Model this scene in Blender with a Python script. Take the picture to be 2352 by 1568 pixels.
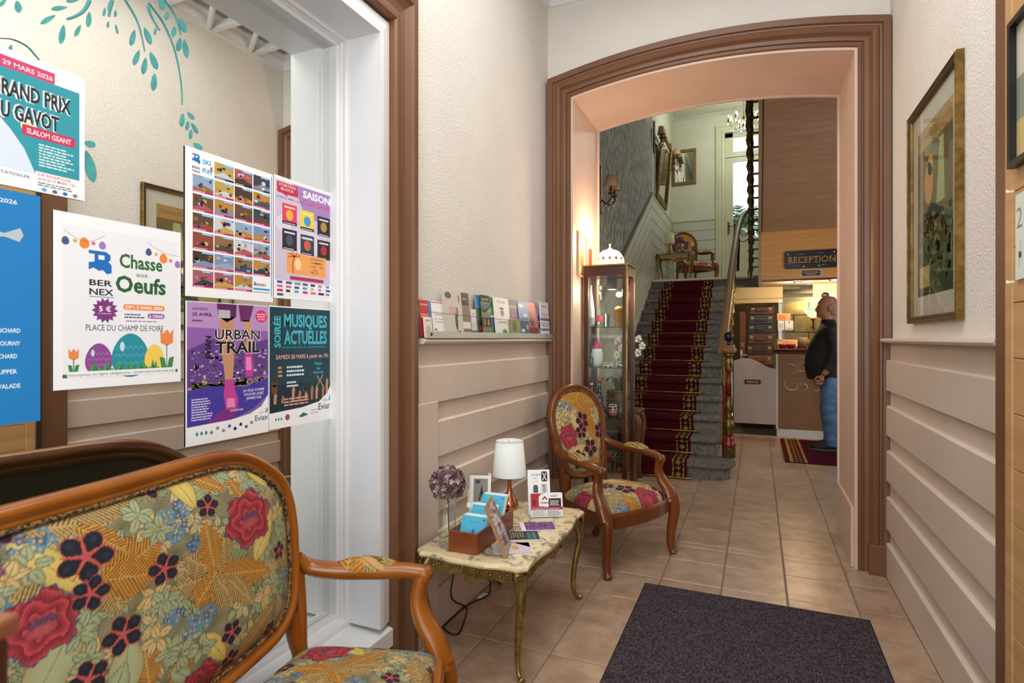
import bpy, bmesh, math, random
import numpy as np
from math import sin, cos, pi, radians, tan, atan2, sqrt
from mathutils import Matrix, Vector

for _o in list(bpy.data.objects):
    bpy.data.objects.remove(_o)
SC = bpy.context.scene
COL = SC.collection
RND = random.Random(7)

# ------------------------------------------------------------------ camera
F_PX, TH, Y0, CAM_H = 1313.3, radians(23.214), 777.0, 1.252   # focal length in px of a 2352x1568 frame, yaw, horizon row, height
cam_d = bpy.data.cameras.new('camera')
cam_d.sensor_width = 36.0
cam_d.lens = 36.0 * F_PX / 2352.0
cam_d.shift_y = (Y0 - 784.0) / 2352.0
cam_d.clip_start = 0.02
cam_d.clip_end = 200
cam_d.dof.use_dof = True
cam_d.dof.focus_distance = 3.2
cam_d.dof.aperture_fstop = 6.3
cam = bpy.data.objects.new('camera', cam_d)
COL.objects.link(cam)
cam.location = (0, 0, CAM_H)
cam.rotation_euler = (pi / 2, 0, TH)
SC.camera = cam

# ------------------------------------------------------------------ world, large lights, exposure
world = bpy.data.worlds.new('world')
SC.world = world
world.use_nodes = True
bg = world.node_tree.nodes['Background']
bg.inputs['Color'].default_value = (0.90, 0.97, 1.0, 1)
bg.inputs['Strength'].default_value = 1.3


def area(name, loc, rot, sx, sy, watt, color):
    l = bpy.data.lights.new(name, 'AREA')
    l.shape = 'RECTANGLE'
    l.size, l.size_y = sx, sy
    l.energy = watt
    l.color = color
    o = bpy.data.objects.new(name, l)
    COL.objects.link(o)
    o.location = loc
    o.rotation_euler = rot
    return o


# daylight coming in through the glazed entrance behind the camera; added fill lamp below the opaque ceiling glazing
area('entrance_daylight', (-0.15, -1.5, 1.7), (radians(80), 0, 0), 1.7, 2.2, 48, (1.0, 0.98, 0.96))
area('ceiling_fill', (-0.32, 1.2, 3.44), (0, 0, 0), 1.2, 3.0, 44, (1.0, 0.985, 0.97))
# daylight of the garden door at the head of the stairs
area('garden_daylight', (0.0, 12.6, 6.4), (radians(-48), 0, 0), 2.4, 1.8, 300, (0.90, 1.0, 0.95))
# window on the right-hand side of the stair hall, hidden behind the arch jamb
area('hall_window_daylight', (1.93, 6.0, 1.7), (0, radians(90), 0), 1.5, 1.6, 20, (0.9, 0.96, 1.0))
SC.cycles.adaptive_threshold = 0.02
SC.cycles.max_bounces = 7
SC.cycles.diffuse_bounces = 4
SC.cycles.glossy_bounces = 4
SC.cycles.transmission_bounces = 6
SC.cycles.transparent_max_bounces = 16
SC.cycles.caustics_reflective = False
SC.cycles.caustics_refractive = False
SC.view_settings.view_transform = 'Standard'
SC.view_settings.look = 'None'
SC.view_settings.exposure = 0.12
SC.view_settings.gamma = 1.0
SC.view_settings.use_curve_mapping = False


def ray(px, py):
    u = (px - 1176) / F_PX
    v = (Y0 - py) / F_PX
    return np.array([-sin(TH) + cos(TH) * u, cos(TH) + sin(TH) * u, v])


def at(px, py, X=None, Y=None, Z=None):
    """point where the sight line of a photo pixel meets the plane X=, Y= or Z="""
    d = ray(px, py)
    if X is not None:
        t = X / d[0]
    elif Y is not None:
        t = Y / d[1]
    else:
        t = (Z - CAM_H) / d[2]
    return np.array([0, 0, CAM_H]) + t * d


# ------------------------------------------------------------------ helpers
def lin(c):
    """'#rrggbb' or (r,g,b) 0-255 in sRGB -> linear tuple"""
    if isinstance(c, str):
        c = [int(c[i:i + 2], 16) for i in (1, 3, 5)]
    r = []
    for x in c[:3]:
        x = x / 255.0
        r.append(x / 12.92 if x <= 0.04045 else ((x + 0.055) / 1.055) ** 2.4)
    return tuple(r)


_M = {}


def mat(name, color='#808080', rough=0.5, metal=0.0, c2=None, nscale=6.0, ndetail=4.0, stretch=None, bump=0.0, bscale=60.0,
        trans=0.0, ior=1.45, emit=None, estr=0.0, coat=0.0, alpha=1.0, attr=False, rnd=0.0, spec=0.5, contrast=(0.35, 0.65), sss=0.0):
    if name in _M:
        return _M[name]
    m = bpy.data.materials.new(name)
    m.use_nodes = True
    nt = m.node_tree
    b = nt.nodes['Principled BSDF']
    N, L = nt.nodes, nt.links
    b.inputs['Roughness'].default_value = rough
    b.inputs['Metallic'].default_value = metal
    b.inputs['IOR'].default_value = ior
    b.inputs['Specular IOR Level'].default_value = spec
    b.inputs['Coat Weight'].default_value = coat
    b.inputs['Coat Roughness'].default_value = 0.12
    b.inputs['Transmission Weight'].default_value = trans
    b.inputs['Alpha'].default_value = alpha
    base = lin(color)
    b.inputs['Base Color'].default_value = (*base, 1)
    tc = N.new('ShaderNodeTexCoord')
    src = tc.outputs['Object']
    if stretch or rnd:
        mp = N.new('ShaderNodeMapping')
        L.new(src, mp.inputs['Vector'])
        if stretch:
            mp.inputs['Scale'].default_value = stretch
        if rnd:
            oi = N.new('ShaderNodeObjectInfo')
            mu = N.new('ShaderNodeMath')
            mu.operation = 'MULTIPLY'
            mu.inputs[1].default_value = 37.0
            L.new(oi.outputs['Random'], mu.inputs[0])
            L.new(mu.outputs[0], mp.inputs['Location'])
        src = mp.outputs['Vector']
    out = None
    if attr:
        a = N.new('ShaderNodeAttribute')
        a.attribute_name = 'Col'
        out = a.outputs['Color']
    elif c2:
        no = N.new('ShaderNodeTexNoise')
        no.inputs['Scale'].default_value = nscale
        no.inputs['Detail'].default_value = ndetail
        no.inputs['Roughness'].default_value = 0.6
        L.new(src, no.inputs['Vector'])
        rp = N.new('ShaderNodeValToRGB')
        rp.color_ramp.elements[0].position = contrast[0]
        rp.color_ramp.elements[1].position = contrast[1]
        rp.color_ramp.elements[0].color = (*base, 1)
        rp.color_ramp.elements[1].color = (*lin(c2), 1)
        L.new(no.outputs['Fac'], rp.inputs['Fac'])
        out = rp.outputs['Color']
    if rnd and out is not None:
        hs = N.new('ShaderNodeHueSaturation')
        mr = N.new('ShaderNodeMapRange')
        mr.inputs['To Min'].default_value = 1 - rnd
        mr.inputs['To Max'].default_value = 1 + rnd
        oi2 = N.new('ShaderNodeObjectInfo')
        L.new(oi2.outputs['Random'], mr.inputs['Value'])
        L.new(mr.outputs[0], hs.inputs['Value'])
        L.new(out, hs.inputs['Color'])
        out = hs.outputs['Color']
    if out is not None:
        L.new(out, b.inputs['Base Color'])
    if bump:
        nb = N.new('ShaderNodeTexNoise')
        nb.inputs['Scale'].default_value = bscale
        nb.inputs['Detail'].default_value = 3
        L.new(src, nb.inputs['Vector'])
        bp = N.new('ShaderNodeBump')
        bp.inputs['Strength'].default_value = bump
        bp.inputs['Distance'].default_value = 0.01
        L.new(nb.outputs['Fac'], bp.inputs['Height'])
        L.new(bp.outputs['Normal'], b.inputs['Normal'])
    if emit:
        b.inputs['Emission Color'].default_value = (*lin(emit), 1)
        b.inputs['Emission Strength'].default_value = estr
    if sss:
        b.inputs['Subsurface Weight'].default_value = sss
        b.inputs['Subsurface Scale'].default_value = 0.02
    m.diffuse_color = (*base, 1)
    _M[name] = m
    return m


def glass(name, tint='#fcfffd', alpha=0.12, rough=0.02):
    """thin clear sheet: mostly transparent, with a Fresnel reflection"""
    if name in _M:
        return _M[name]
    m = bpy.data.materials.new(name)
    m.use_nodes = True
    N, L = m.node_tree.nodes, m.node_tree.links
    N.clear()
    o = N.new('ShaderNodeOutputMaterial')
    t = N.new('ShaderNodeBsdfTransparent')
    t.inputs['Color'].default_value = (*lin(tint), 1)
    g = N.new('ShaderNodeBsdfGlossy')
    g.inputs['Roughness'].default_value = rough
    lw = N.new('ShaderNodeLayerWeight')
    pw = N.new('ShaderNodeMath')
    pw.operation = 'POWER'
    pw.inputs[1].default_value = 4.5
    L.new(lw.outputs['Facing'], pw.inputs[0])
    ad = N.new('ShaderNodeMath')
    ad.operation = 'MULTIPLY_ADD'
    ad.inputs[1].default_value = 0.75
    ad.inputs[2].default_value = 0.035 + alpha * 0.1
    L.new(pw.outputs[0], ad.inputs[0])
    mx = N.new('ShaderNodeMixShader')
    L.new(ad.outputs[0], mx.inputs[0])
    L.new(t.outputs[0], mx.inputs[1])
    L.new(g.outputs[0], mx.inputs[2])
    L.new(mx.outputs[0], o.inputs['Surface'])
    _M[name] = m
    return m


def crom(pts, n=8, closed=False):
    """Catmull-Rom resampling"""
    P = [np.array(p, float) for p in pts]
    K = len(P)
    out = []
    segs = K if closed else K - 1
    for i in range(segs):
        if closed:
            a, b, c, d = P[(i - 1) % K], P[i], P[(i + 1) % K], P[(i + 2) % K]
        else:
            a, b, c, d = P[max(i - 1, 0)], P[i], P[i + 1], P[min(i + 2, K - 1)]
        for j in range(n):
            t = j / n
            out.append(0.5 * (2 * b + (c - a) * t + (2 * a - 5 * b + 4 * c - d) * t * t + (3 * b - a - 3 * c + d) * t ** 3))
    if not closed:
        out.append(P[-1])
    return out


class MB:
    """collects shapes; build() links them as ONE mesh object"""

    def __init__(s):
        s.v, s.f, s.mi, s.sm = [], [], [], []
        s.cur = 0
        s.M = None
        s.colors = None

    def add(s, vs, fs, smooth=False):
        o = len(s.v)
        if s.M is not None:
            vs = [s.M @ Vector(p) for p in vs]
        s.v.extend([tuple(p) for p in vs])
        for f in fs:
            s.f.append([i + o for i in f])
            s.mi.append(s.cur)
            s.sm.append(smooth)
        return s

    def box(s, x0, y0, z0, x1, y1, z1):
        v = [(x0, y0, z0), (x1, y0, z0), (x1, y1, z0), (x0, y1, z0), (x0, y0, z1), (x1, y0, z1), (x1, y1, z1), (x0, y1, z1)]
        return s.add(v, [(0, 3, 2, 1), (4, 5, 6, 7), (0, 1, 5, 4), (1, 2, 6, 5), (2, 3, 7, 6), (3, 0, 4, 7)])

    def prism(s, poly, z0, z1, axis='z', smooth=False):
        """poly: 2D outline, extruded along an axis; axis x: (y,z), axis y: (x,z), axis z: (x,y)"""
        n = len(poly)
        f3 = {'z': lambda p, t: (p[0], p[1], t), 'y': lambda p, t: (p[0], t, p[1]), 'x': lambda p, t: (t, p[0], p[1])}[axis]
        v = [f3(p, z0) for p in poly] + [f3(p, z1) for p in poly]
        f = [tuple(range(n))[::-1], tuple(range(n, 2 * n))]
        s.add(v, f)
        s.add(v, [(i, (i + 1) % n, n + (i + 1) % n, n + i) for i in range(n)], smooth)
        return s

    def lathe(s, prof, n=16, c=(0, 0, 0), smooth=True, a0=0.0, a1=2 * pi, sx=1.0, sy=1.0):
        full = abs(a1 - a0 - 2 * pi) < 1e-6
        k = n if full else n + 1
        v = []
        for (r, z) in prof:
            for i in range(k):
                a = a0 + (a1 - a0) * i / n
                v.append((c[0] + r * cos(a) * sx, c[1] + r * sin(a) * sy, c[2] + z))
        f = []
        for j in range(len(prof) - 1):
            for i in range(n):
                i2 = (i + 1) % k
                f.append((j * k + i, j * k + i2, (j + 1) * k + i2, (j + 1) * k + i))
        s.add(v, f, smooth)
        return s

    def disc(s, r, z, n=16, c=(0, 0), up=True):
        v = [(c[0] + r * cos(2 * pi * i / n), c[1] + r * sin(2 * pi * i / n), z) for i in range(n)]
        return s.add(v, [tuple(range(n)) if up else tuple(range(n))[::-1]])

    def tube(s, path, r, n=8, closed=False, cap=True, flat=None, smooth=True):
        """swept round section; r: radius or list; flat: (sx, sy) section scale list-free"""
        P = [Vector(p) for p in path]
        K = len(P)
        R = r if hasattr(r, '__len__') else [r] * K
        T = []
        for i in range(K):
            if closed:
                t = P[(i + 1) % K] - P[(i - 1) % K]
            else:
                t = P[min(i + 1, K - 1)] - P[max(i - 1, 0)]
            T.append(t.normalized() if t.length > 1e-9 else Vector((0, 0, 1)))
        ref = Vector((0, 0, 1)) if abs(T[0].z) < 0.9 else Vector((1, 0, 0))
        u = T[0].cross(ref).normalized()
        v = []
        fx, fy = flat or (1, 1)
        for i in range(K):
            u = (u - T[i] * u.dot(T[i]))
            u = u.normalized() if u.length > 1e-6 else T[i].orthogonal().normalized()
            w = T[i].cross(u)
            for j in range(n):
                a = 2 * pi * j / n
                v.append(P[i] + (u * cos(a) * fx + w * sin(a) * fy) * R[i])
        f = []
        for i in range(K if closed else K - 1):
            i2 = (i + 1) % K
            for j in range(n):
                j2 = (j + 1) % n
                f.append((i * n + j, i * n + j2, i2 * n + j2, i2 * n + j))
        s.add(v, f, smooth)
        if cap and not closed:
            s.add(v[:n], [tuple(range(n))[::-1]])
            s.add(v[-n:], [tuple(range(n))])
        return s

    def sphere(s, c, r, nu=12, nv=8, sc=(1, 1, 1)):
        prof = [(r * sin(pi * i / nv), -r * cos(pi * i / nv)) for i in range(nv + 1)]
        v, f = [], []
        for (rr, z) in prof:
            for i in range(nu):
                a = 2 * pi * i / nu
                v.append((c[0] + rr * cos(a) * sc[0], c[1] + rr * sin(a) * sc[1], c[2] + z * sc[2]))
        for j in range(nv):
            for i in range(nu):
                i2 = (i + 1) % nu
                f.append((j * nu + i, j * nu + i2, (j + 1) * nu + i2, (j + 1) * nu + i))
        return s.add(v, f, True)

    def sweep(s, path, nrm, prof, closed=False, smooth=False, cap=True):
        """moulding: profile (a,b) swept along path, a = in-plane side (tangent x nrm), b = along nrm; mitred"""
        P = [Vector(p) for p in path]
        K = len(P)
        nrm = Vector(nrm).normalized()
        v = []
        m = len(prof)
        for i in range(K):
            if closed or 0 < i < K - 1:
                t0 = (P[i] - P[(i - 1) % K]).normalized()
                t1 = (P[(i + 1) % K] - P[i]).normalized()
            elif i == 0:
                t0 = t1 = (P[1] - P[0]).normalized()
            else:
                t0 = t1 = (P[-1] - P[-2]).normalized()
            s0, s1 = t0.cross(nrm), t1.cross(nrm)
            sd = s0 + s1
            sd = sd.normalized() if sd.length > 1e-6 else s0
            k = 1.0 / max(0.35, sd.dot(s0))
            for (a, b) in prof:
                v.append(P[i] + sd * a * k + nrm * b)
        f = []
        for i in range(K if closed else K - 1):
            i2 = (i + 1) % K
            for j in range(m):
                j2 = (j + 1) % m
                f.append((i * m + j, i2 * m + j, i2 * m + j2, i * m + j2))
        s.add(v, f, smooth)
        if cap and not closed:
            s.add(v[:m], [tuple(range(m))])
            s.add(v[-m:], [tuple(range(m))[::-1]])
        return s

    def build(s, name, mats, parent=None, bev=0.0, seg=2, loc=None, rotz=None, autofix=True):
        me = bpy.data.meshes.new(name)
        me.from_pydata(s.v, [], s.f)
        me.polygons.foreach_set('use_smooth', s.sm)
        if not isinstance(mats, (list, tuple)):
            mats = [mats]
        for m in mats:
            me.materials.append(m)
        if len(mats) > 1:
            me.polygons.foreach_set('material_index', s.mi)
        if s.colors is not None:
            ca = me.color_attributes.new('Col', 'FLOAT_COLOR', 'POINT')
            c = np.ones((len(s.v), 4), np.float32)
            c[:, :3] = np.array(s.colors, np.float32)
            ca.data.foreach_set('color', c.ravel())
        if autofix:
            bm = bmesh.new()
            bm.from_mesh(me)
            bmesh.ops.recalc_face_normals(bm, faces=bm.faces)
            bm.to_mesh(me)
            bm.free()
        o = bpy.data.objects.new(name, me)
        COL.objects.link(o)
        if parent is not None:
            o.parent = parent
        if loc is not None:
            o.location = loc
        if rotz is not None:
            o.rotation_euler = (0, 0, rotz)
        if bev:
            b = o.modifiers.new('bevel', 'BEVEL')
            b.width = bev
            b.segments = seg
            b.limit_method = 'ANGLE'
            b.angle_limit = radians(40)
        return o


def grid_obj(name, X, Y, Z, colors, m, parent=None, closed_u=False):
    """dense smooth grid from 2D numpy arrays, with vertex colours (flat print)"""
    nu, nv = X.shape
    me = bpy.data.meshes.new(name)
    co = np.stack([X, Y, Z], -1).reshape(-1, 3)
    i, j = np.meshgrid(np.arange(nu - 1), np.arange(nv - 1), indexing='ij')
    a = i * nv + j
    q = np.stack([a, a + nv, a + nv + 1, a + 1], -1).reshape(-1, 4)
    me.vertices.add(len(co))
    me.vertices.foreach_set('co', co.astype(np.float32).ravel())
    me.loops.add(len(q) * 4)
    me.loops.foreach_set('vertex_index', q.astype(np.int32).ravel())
    me.polygons.add(len(q))
    me.polygons.foreach_set('loop_start', np.arange(0, len(q) * 4, 4, dtype=np.int32))
    me.update(calc_edges=True)
    me.validate()
    me.polygons.foreach_set('use_smooth', np.ones(len(me.polygons), bool))
    if colors is not None:
        ca = me.color_attributes.new('Col', 'FLOAT_COLOR', 'POINT')
        c = np.ones((len(co), 4), np.float32)
        c[:, :3] = colors.reshape(-1, 3)
        ca.data.foreach_set('color', c.ravel())
    me.materials.append(m)
    o = bpy.data.objects.new(name, me)
    COL.objects.link(o)
    if parent is not None:
        o.parent = parent
    return o


def tag(o, label=None, cat=None, group=None, kind=None):
    if label:
        o['label'] = label
    if cat:
        o['category'] = cat
    if group:
        o['group'] = group
    if kind:
        o['kind'] = kind
    return o


def thing(name, label, cat, loc=(0, 0, 0), rotz=0.0, group=None):
    o = bpy.data.objects.new(name, None)
    o.empty_display_size = 0.05
    COL.objects.link(o)
    o.location = loc
    o.rotation_euler = (0, 0, rotz)
    return tag(o, label, cat, group)


def struct(o):
    o['kind'] = 'structure'
    return o


def dup(root, loc, rotz=None, label=None, scale=None):
    r = root.copy()
    COL.objects.link(r)
    r.location = loc
    if rotz is not None:
        r.rotation_euler = (0, 0, rotz)
    if scale:
        r.scale = (scale, scale, scale)
    if label:
        r['label'] = label
    for ch in list(root.children):
        c = ch.copy()
        COL.objects.link(c)
        c.parent = r
        for g in ch.children:
            d = g.copy()
            COL.objects.link(d)
            d.parent = c
    return r


def lightp(name, loc, watt, color, r=0.03, parent=None):
    l = bpy.data.lights.new(name, 'POINT')
    l.energy = watt
    l.color = color
    l.shadow_soft_size = r
    o = bpy.data.objects.new(name, l)
    COL.objects.link(o)
    o.location = loc
    if parent is not None:
        o.parent = parent
    return o


# ---------------------------------------------------------------- flat print
_T = {}


def glyphs(txt, bold=0.0):
    k = (txt, bold)
    if k in _T:
        return _T[k]
    cu = bpy.data.curves.new('t', 'FONT')
    cu.body = txt
    cu.size = 1.0
    cu.resolution_u = 2
    cu.offset = bold
    ob = bpy.data.objects.new('t', cu)
    COL.objects.link(ob)
    dg = bpy.context.evaluated_depsgraph_get()
    ev = ob.evaluated_get(dg)
    me = ev.to_mesh()
    V = np.array([(v.co.x, v.co.y) for v in me.vertices]) if len(me.vertices) else np.zeros((0, 2))
    Fc = [tuple(p.vertices) for p in me.polygons]
    ev.to_mesh_clear()
    bpy.data.objects.remove(ob)
    bpy.data.curves.remove(cu)
    _T[k] = (V, Fc)
    return _T[k]


class Print:
    """flat sheet with printed shapes and lettering: one mesh, coloured per shape; local x right, y up, z towards the reader"""

    def __init__(s, w, h, paper='#f4f4f2', th=0.0004):
        s.w, s.h, s.th = w, h, th
        s.mb = MB()
        s.c = []
        s.lv = 0
        s.curve = None
        s.mb.box(0, 0, -th, w, h, 0)
        s.c += [lin(paper)] * 8

    def z(s):
        return 0.00003 * s.lv + 0.00002

    def poly(s, pts, color):
        n = len(pts)
        s.mb.add([(p[0], p[1], s.z()) for p in pts], [tuple(range(n))])
        s.c += [lin(color)] * n
        return s

    def rect(s, x0, y0, x1, y1, color):
        return s.poly([(x0, y0), (x1, y0), (x1, y1), (x0, y1)], color)

    def ell(s, cx, cy, rx, ry, color, n=20, rot=0.0):
        c, q = cos(rot), sin(rot)
        return s.poly([(cx + rx * cos(2 * pi * i / n) * c - ry * sin(2 * pi * i / n) * q,
                        cy + rx * cos(2 * pi * i / n) * q + ry * sin(2 * pi * i / n) * c) for i in range(n)], color)

    def rr(s, x0, y0, x1, y1, r, color, n=4):
        p = []
        for (cx, cy, a) in ((x1 - r, y1 - r, 0), (x0 + r, y1 - r, pi / 2), (x0 + r, y0 + r, pi), (x1 - r, y0 + r, 1.5 * pi)):
            p += [(cx + r * cos(a + pi / 2 * i / n), cy + r * sin(a + pi / 2 * i / n)) for i in range(n + 1)]
        return s.poly(p, color)

    def up(s, n=1):
        s.lv += n
        return s

    def line(s, pts, wd, color):
        for a, b in zip(pts[:-1], pts[1:]):
            d = np.array(b) - np.array(a)
            L = np.hypot(*d)
            if L < 1e-9:
                continue
            nx, ny = -d[1] / L * wd / 2, d[0] / L * wd / 2
            s.poly([(a[0] + nx, a[1] + ny), (a[0] - nx, a[1] - ny), (b[0] - nx, b[1] - ny), (b[0] + nx, b[1] + ny)], color)
        return s

    def text(s, t, x, y, hgt, color, w=None, al='c', bold=0.0, rot=0.0):
        """baseline at y, cap height hgt, fitted to width w"""
        V, Fc = glyphs(t, bold)
        if not len(V):
            return s
        V = V.copy()
        cap = 0.72
        x0, x1 = V[:, 0].min(), V[:, 0].max()
        V[:, 0] -= x0
        sc = hgt / cap
        wd = (x1 - x0) * sc
        sx = sc if w is None else sc * w / wd
        V[:, 0] *= sx
        V[:, 1] *= sc
        W = (x1 - x0) * sx
        V[:, 0] -= {'c': W / 2, 'l': 0, 'r': W}[al]
        c, q = cos(rot), sin(rot)
        R = np.stack([V[:, 0] * c - V[:, 1] * q, V[:, 0] * q + V[:, 1] * c], 1) + (x, y)
        s.mb.add([(p[0], p[1], s.z()) for p in R], Fc)
        s.c += [lin(color)] * len(R)
        return s

    def greek(s, x0, y0, x1, y1, color, rows, rnd, fill=0.5):
        """lines of print too small to read"""
        dh = (y1 - y0) / rows
        for r in range(rows):
            x = x0
            yy = y1 - (r + 1) * dh
            end = x0 + (x1 - x0) * rnd.uniform(0.7, 1.0)
            while x < end:
                wl = (x1 - x0) * rnd.uniform(0.06, 0.18)
                s.rect(x, yy, min(x + wl, end), yy + dh * fill, color)
                x += wl + (x1 - x0) * 0.025
        return s

    def build(s, name, m=None, parent=None, matrix=None, bend=None):
        if bend:
            s.mb.v = [bend(p) for p in s.mb.v]
        s.mb.colors = s.c
        o = s.mb.build(name, m or PRINT, parent, autofix=False)
        if matrix is not None:
            o.matrix_local = matrix
        return o


def sheet_matrix(o, ex, ey):
    """matrix with local x = ex, y = ey, z = ex x ey at o"""
    ex, ey = Vector(ex).normalized(), Vector(ey).normalized()
    ez = ex.cross(ey).normalized()
    ey = ez.cross(ex)
    M = Matrix.Identity(4)
    for i in range(3):
        M[i][0], M[i][1], M[i][2], M[i][3] = ex[i], ey[i], ez[i], o[i]
    return M


# ---------------------------------------------------------------- materials
PRINT = mat('print', attr=True, rough=0.45)
PRINT_MATT = mat('print_matt', attr=True, rough=0.8)
M_PLASTER = mat('plaster', '#dfdad3', 0.9, c2='#e3dfd8', nscale=3, bump=0.4, bscale=110)
M_WAINSCOT = mat('wainscot_paint', '#d6c6ba', 0.40, c2='#cfbfb2', nscale=2.5)
M_WHITE = mat('white_paint', '#e3e4e7', 0.4, c2='#dedfe0', nscale=3)
M_BROWN = mat('brown_paint', '#76523a', 0.36, c2='#6f4c36', nscale=3)
M_PINK = mat('salmon_paint', '#d9bfb0', 0.45, c2='#d5b9a9', nscale=3)
M_TILE = mat('floor_tile', '#9c806a', 0.28, c2='#b89d86', nscale=9, ndetail=6, bump=0.12, bscale=14, rnd=0.07)
M_GROUT = mat('grout', '#7d7468', 0.9)
M_MIRROR = mat('mirror', '#f1f3ee', 0.0, 1.0)
M_WOOD = mat('honey_wood', '#83450a', 0.27, c2='#9c5a12', nscale=5, stretch=(1, 1, 0.25), coat=0.3)
M_WOOD2 = mat('walnut_wood', '#5c2a0a', 0.25, c2='#7a4014', nscale=5, stretch=(1, 1, 0.25), coat=0.3)
M_WOODD = mat('dark_wood', '#4f2a18', 0.3, c2='#5e351f', nscale=6, coat=0.3)
M_MAHOG = mat('mahogany', '#3c140b', 0.3, c2='#4c1d12', nscale=6, stretch=(1, 1, 0.2), coat=0.15)
M_PINE = mat('pine', '#b58a5a', 0.5, c2='#c79d6b', nscale=4, stretch=(1, 0.25, 6), contrast=(0.3, 0.7))
M_OAK = mat('oak_board', '#dda05c', 0.5, c2='#d09450', nscale=4, stretch=(0.4, 1, 9))
M_BRASS = mat('brass', '#a98a45', 0.28, 1.0, c2='#7d6428', nscale=12)
M_GOLD = mat('gilt', '#9a7c44', 0.38, 0.8, c2='#6e562c', nscale=20)
M_COPPER = mat('copper', '#c98264', 0.12, 1.0)
M_BRONZE = mat('bronze_iron', '#40301f', 0.45, 0.5, c2='#6b5326', nscale=25)
M_RED = mat('red_lacquer', '#7a1713', 0.3, c2='#691210', nscale=8)
M_STONE = mat('grey_stone', '#56534f', 0.75, c2='#7b7771', nscale=30, ndetail=8, bump=0.5, bscale=40)
M_BLACK = mat('black', '#101012', 0.35)
M_STEEL = mat('steel', '#b9bcbb', 0.35, 0.9)
M_ALU = mat('aluminium', '#c3c8c4', 0.4, 0.6)
M_GLASS = glass('clear_glass')
M_GREEN_GLASS = glass('green_glass', '#bfe3d2', 0.4)
M_FABRIC = mat('floral_fabric', attr=True, rough=0.85, bump=0.12, bscale=900)
M_CARPET = mat('carpet', attr=True, rough=1.0, bump=0.4, bscale=500, spec=0.1)

# ================================================================== SETTING: vestibule
XL, XR = -1.256, 0.623        # faces of the wainscot boards
XLP, XRP = -1.283, 0.652      # plaster faces
YA, YB = 3.60, 4.20           # front and back of the arch wall
ZC = 3.55
MX = -1.474                   # mirror plane
X_OPL, X_OPR, Z_SPR, Z_CRN = -1.12, 0.50, 2.83, 2.912

floor = struct(MB().box(-1.75, -1.2, -0.12, 2.3, 9.9, -0.004).build('floor', M_GROUT))
tile_me = {}
NT = 0
px_, py_ = 0.2967, 0.301


def tile_range(lo, hi, o, p):
    k0 = math.floor((lo - o) / p)
    out = []
    while o + k0 * p < hi:
        a, b = max(lo, o + k0 * p + 0.003), min(hi, o + (k0 + 1) * p - 0.003)
        if b - a > 0.02:
            out.append((a, b))
        k0 += 1
    return out


def lay(x0, x1, y0, y1):
    for (xa, xb) in tile_range(x0, x1, 0.4296, px_):
        for (ya, yb) in tile_range(y0, y1, 4.858, py_):
            k = (round(xb - xa, 4), round(yb - ya, 4))
            if k not in tile_me:
                t = MB()
                w, d = k[0] / 2, k[1] / 2
                b = 0.003
                v = [(-w, -d, -.006), (w, -d, -.006), (w, d, -.006), (-w, d, -.006), (-w, -d, -b), (w, -d, -b), (w, d, -b), (-w, d, -b),
                     (-w + b, -d + b, 0), (w - b, -d + b, 0), (w - b, d - b, 0), (-w + b, d - b, 0)]
                t.add(v, [(4, 5, 9, 8), (5, 6, 10, 9), (6, 7, 11, 10), (7, 4, 8, 11), (8, 9, 10, 11), (0, 1, 5, 4), (1, 2, 6, 5), (2, 3, 7, 6), (3, 0, 4, 7)])
                o = t.build('tile', M_TILE, floor)
                tile_me[k] = o.data
            else:
                o = bpy.data.objects.new('tile', tile_me[k])
                COL.objects.link(o)
                o.parent = floor
            o.location = ((xa + xb) / 2, (ya + yb) / 2, 0)


lay(XL, XR, 0.6, YA - 0.02)
lay(X_OPL, X_OPR, YA - 0.017, YB)
lay(-1.44, 1.05, YB + 0.003, 8.0)

# ---- left wall with mirror recess
b = MB()
b.box(-1.75, 1.80, 0, XLP, YA, ZC)
b.box(-1.75, -1.2, 2.45, XLP, 1.80, ZC)
b.box(-1.75, -1.2, 0, XLP, 1.80, 0.16)
b.box(-1.75, -1.2, 0.16, MX - 0.012, 1.80, 2.45)
wall_left = struct(b.build('wall_left', M_PLASTER))

BOARDS = [(0.98, 1.14), (0.745, 0.90), (0.507, 0.665), (0.255, 0.424), (0.0, 0.18)]


def wainscot(wall, xf, xb, sgn, y0, y1, y0low=None):
    """horizontal boards: proud ones with a sloped upper edge, thin ones between"""
    prev = 1.229
    for i, (z0, z1) in enumerate(BOARDS):
        ys = y0 if (y0low is None or i == 0) else y0low
        pr = [(xb, z0), (xf, z0), (xf, z1 - 0.006), (xf - sgn * 0.008, z1), (xb, z1)]
        MB().prism(pr, ys, y1, 'y').build('plank', M_WAINSCOT, wall, bev=0.0015)
        pr = [(xb, z1), (xb + sgn * 0.011, z1), (xb + sgn * 0.011, prev), (xb, prev)]
        MB().prism(pr, ys, y1, 'y').build('plank', M_WAINSCOT, wall)
        prev = z0
    cp = [(xb, 1.226), (xf + sgn * 0.022, 1.230), (xf + sgn * 0.028, 1.24), (xf + sgn * 0.022, 1.252), (xb, 1.252)]
    MB().prism(cp, y0, y1, 'y').build('dado_rail', M_WAINSCOT, wall, bev=0.002)


wainscot(wall_left, XL, XLP, 1, 1.975, YA - 0.02, 2.125)
MB().box(XLP, 1.952, 0, XL + 0.004, 2.122, 0.985).build('stile', M_WAINSCOT, wall_left, bev=0.003)
MB().box(XLP, 1.952, 0.985, XLP + 0.006, 1.973, ZC).build('corner_strip', M_PLASTER, wall_left)

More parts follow.
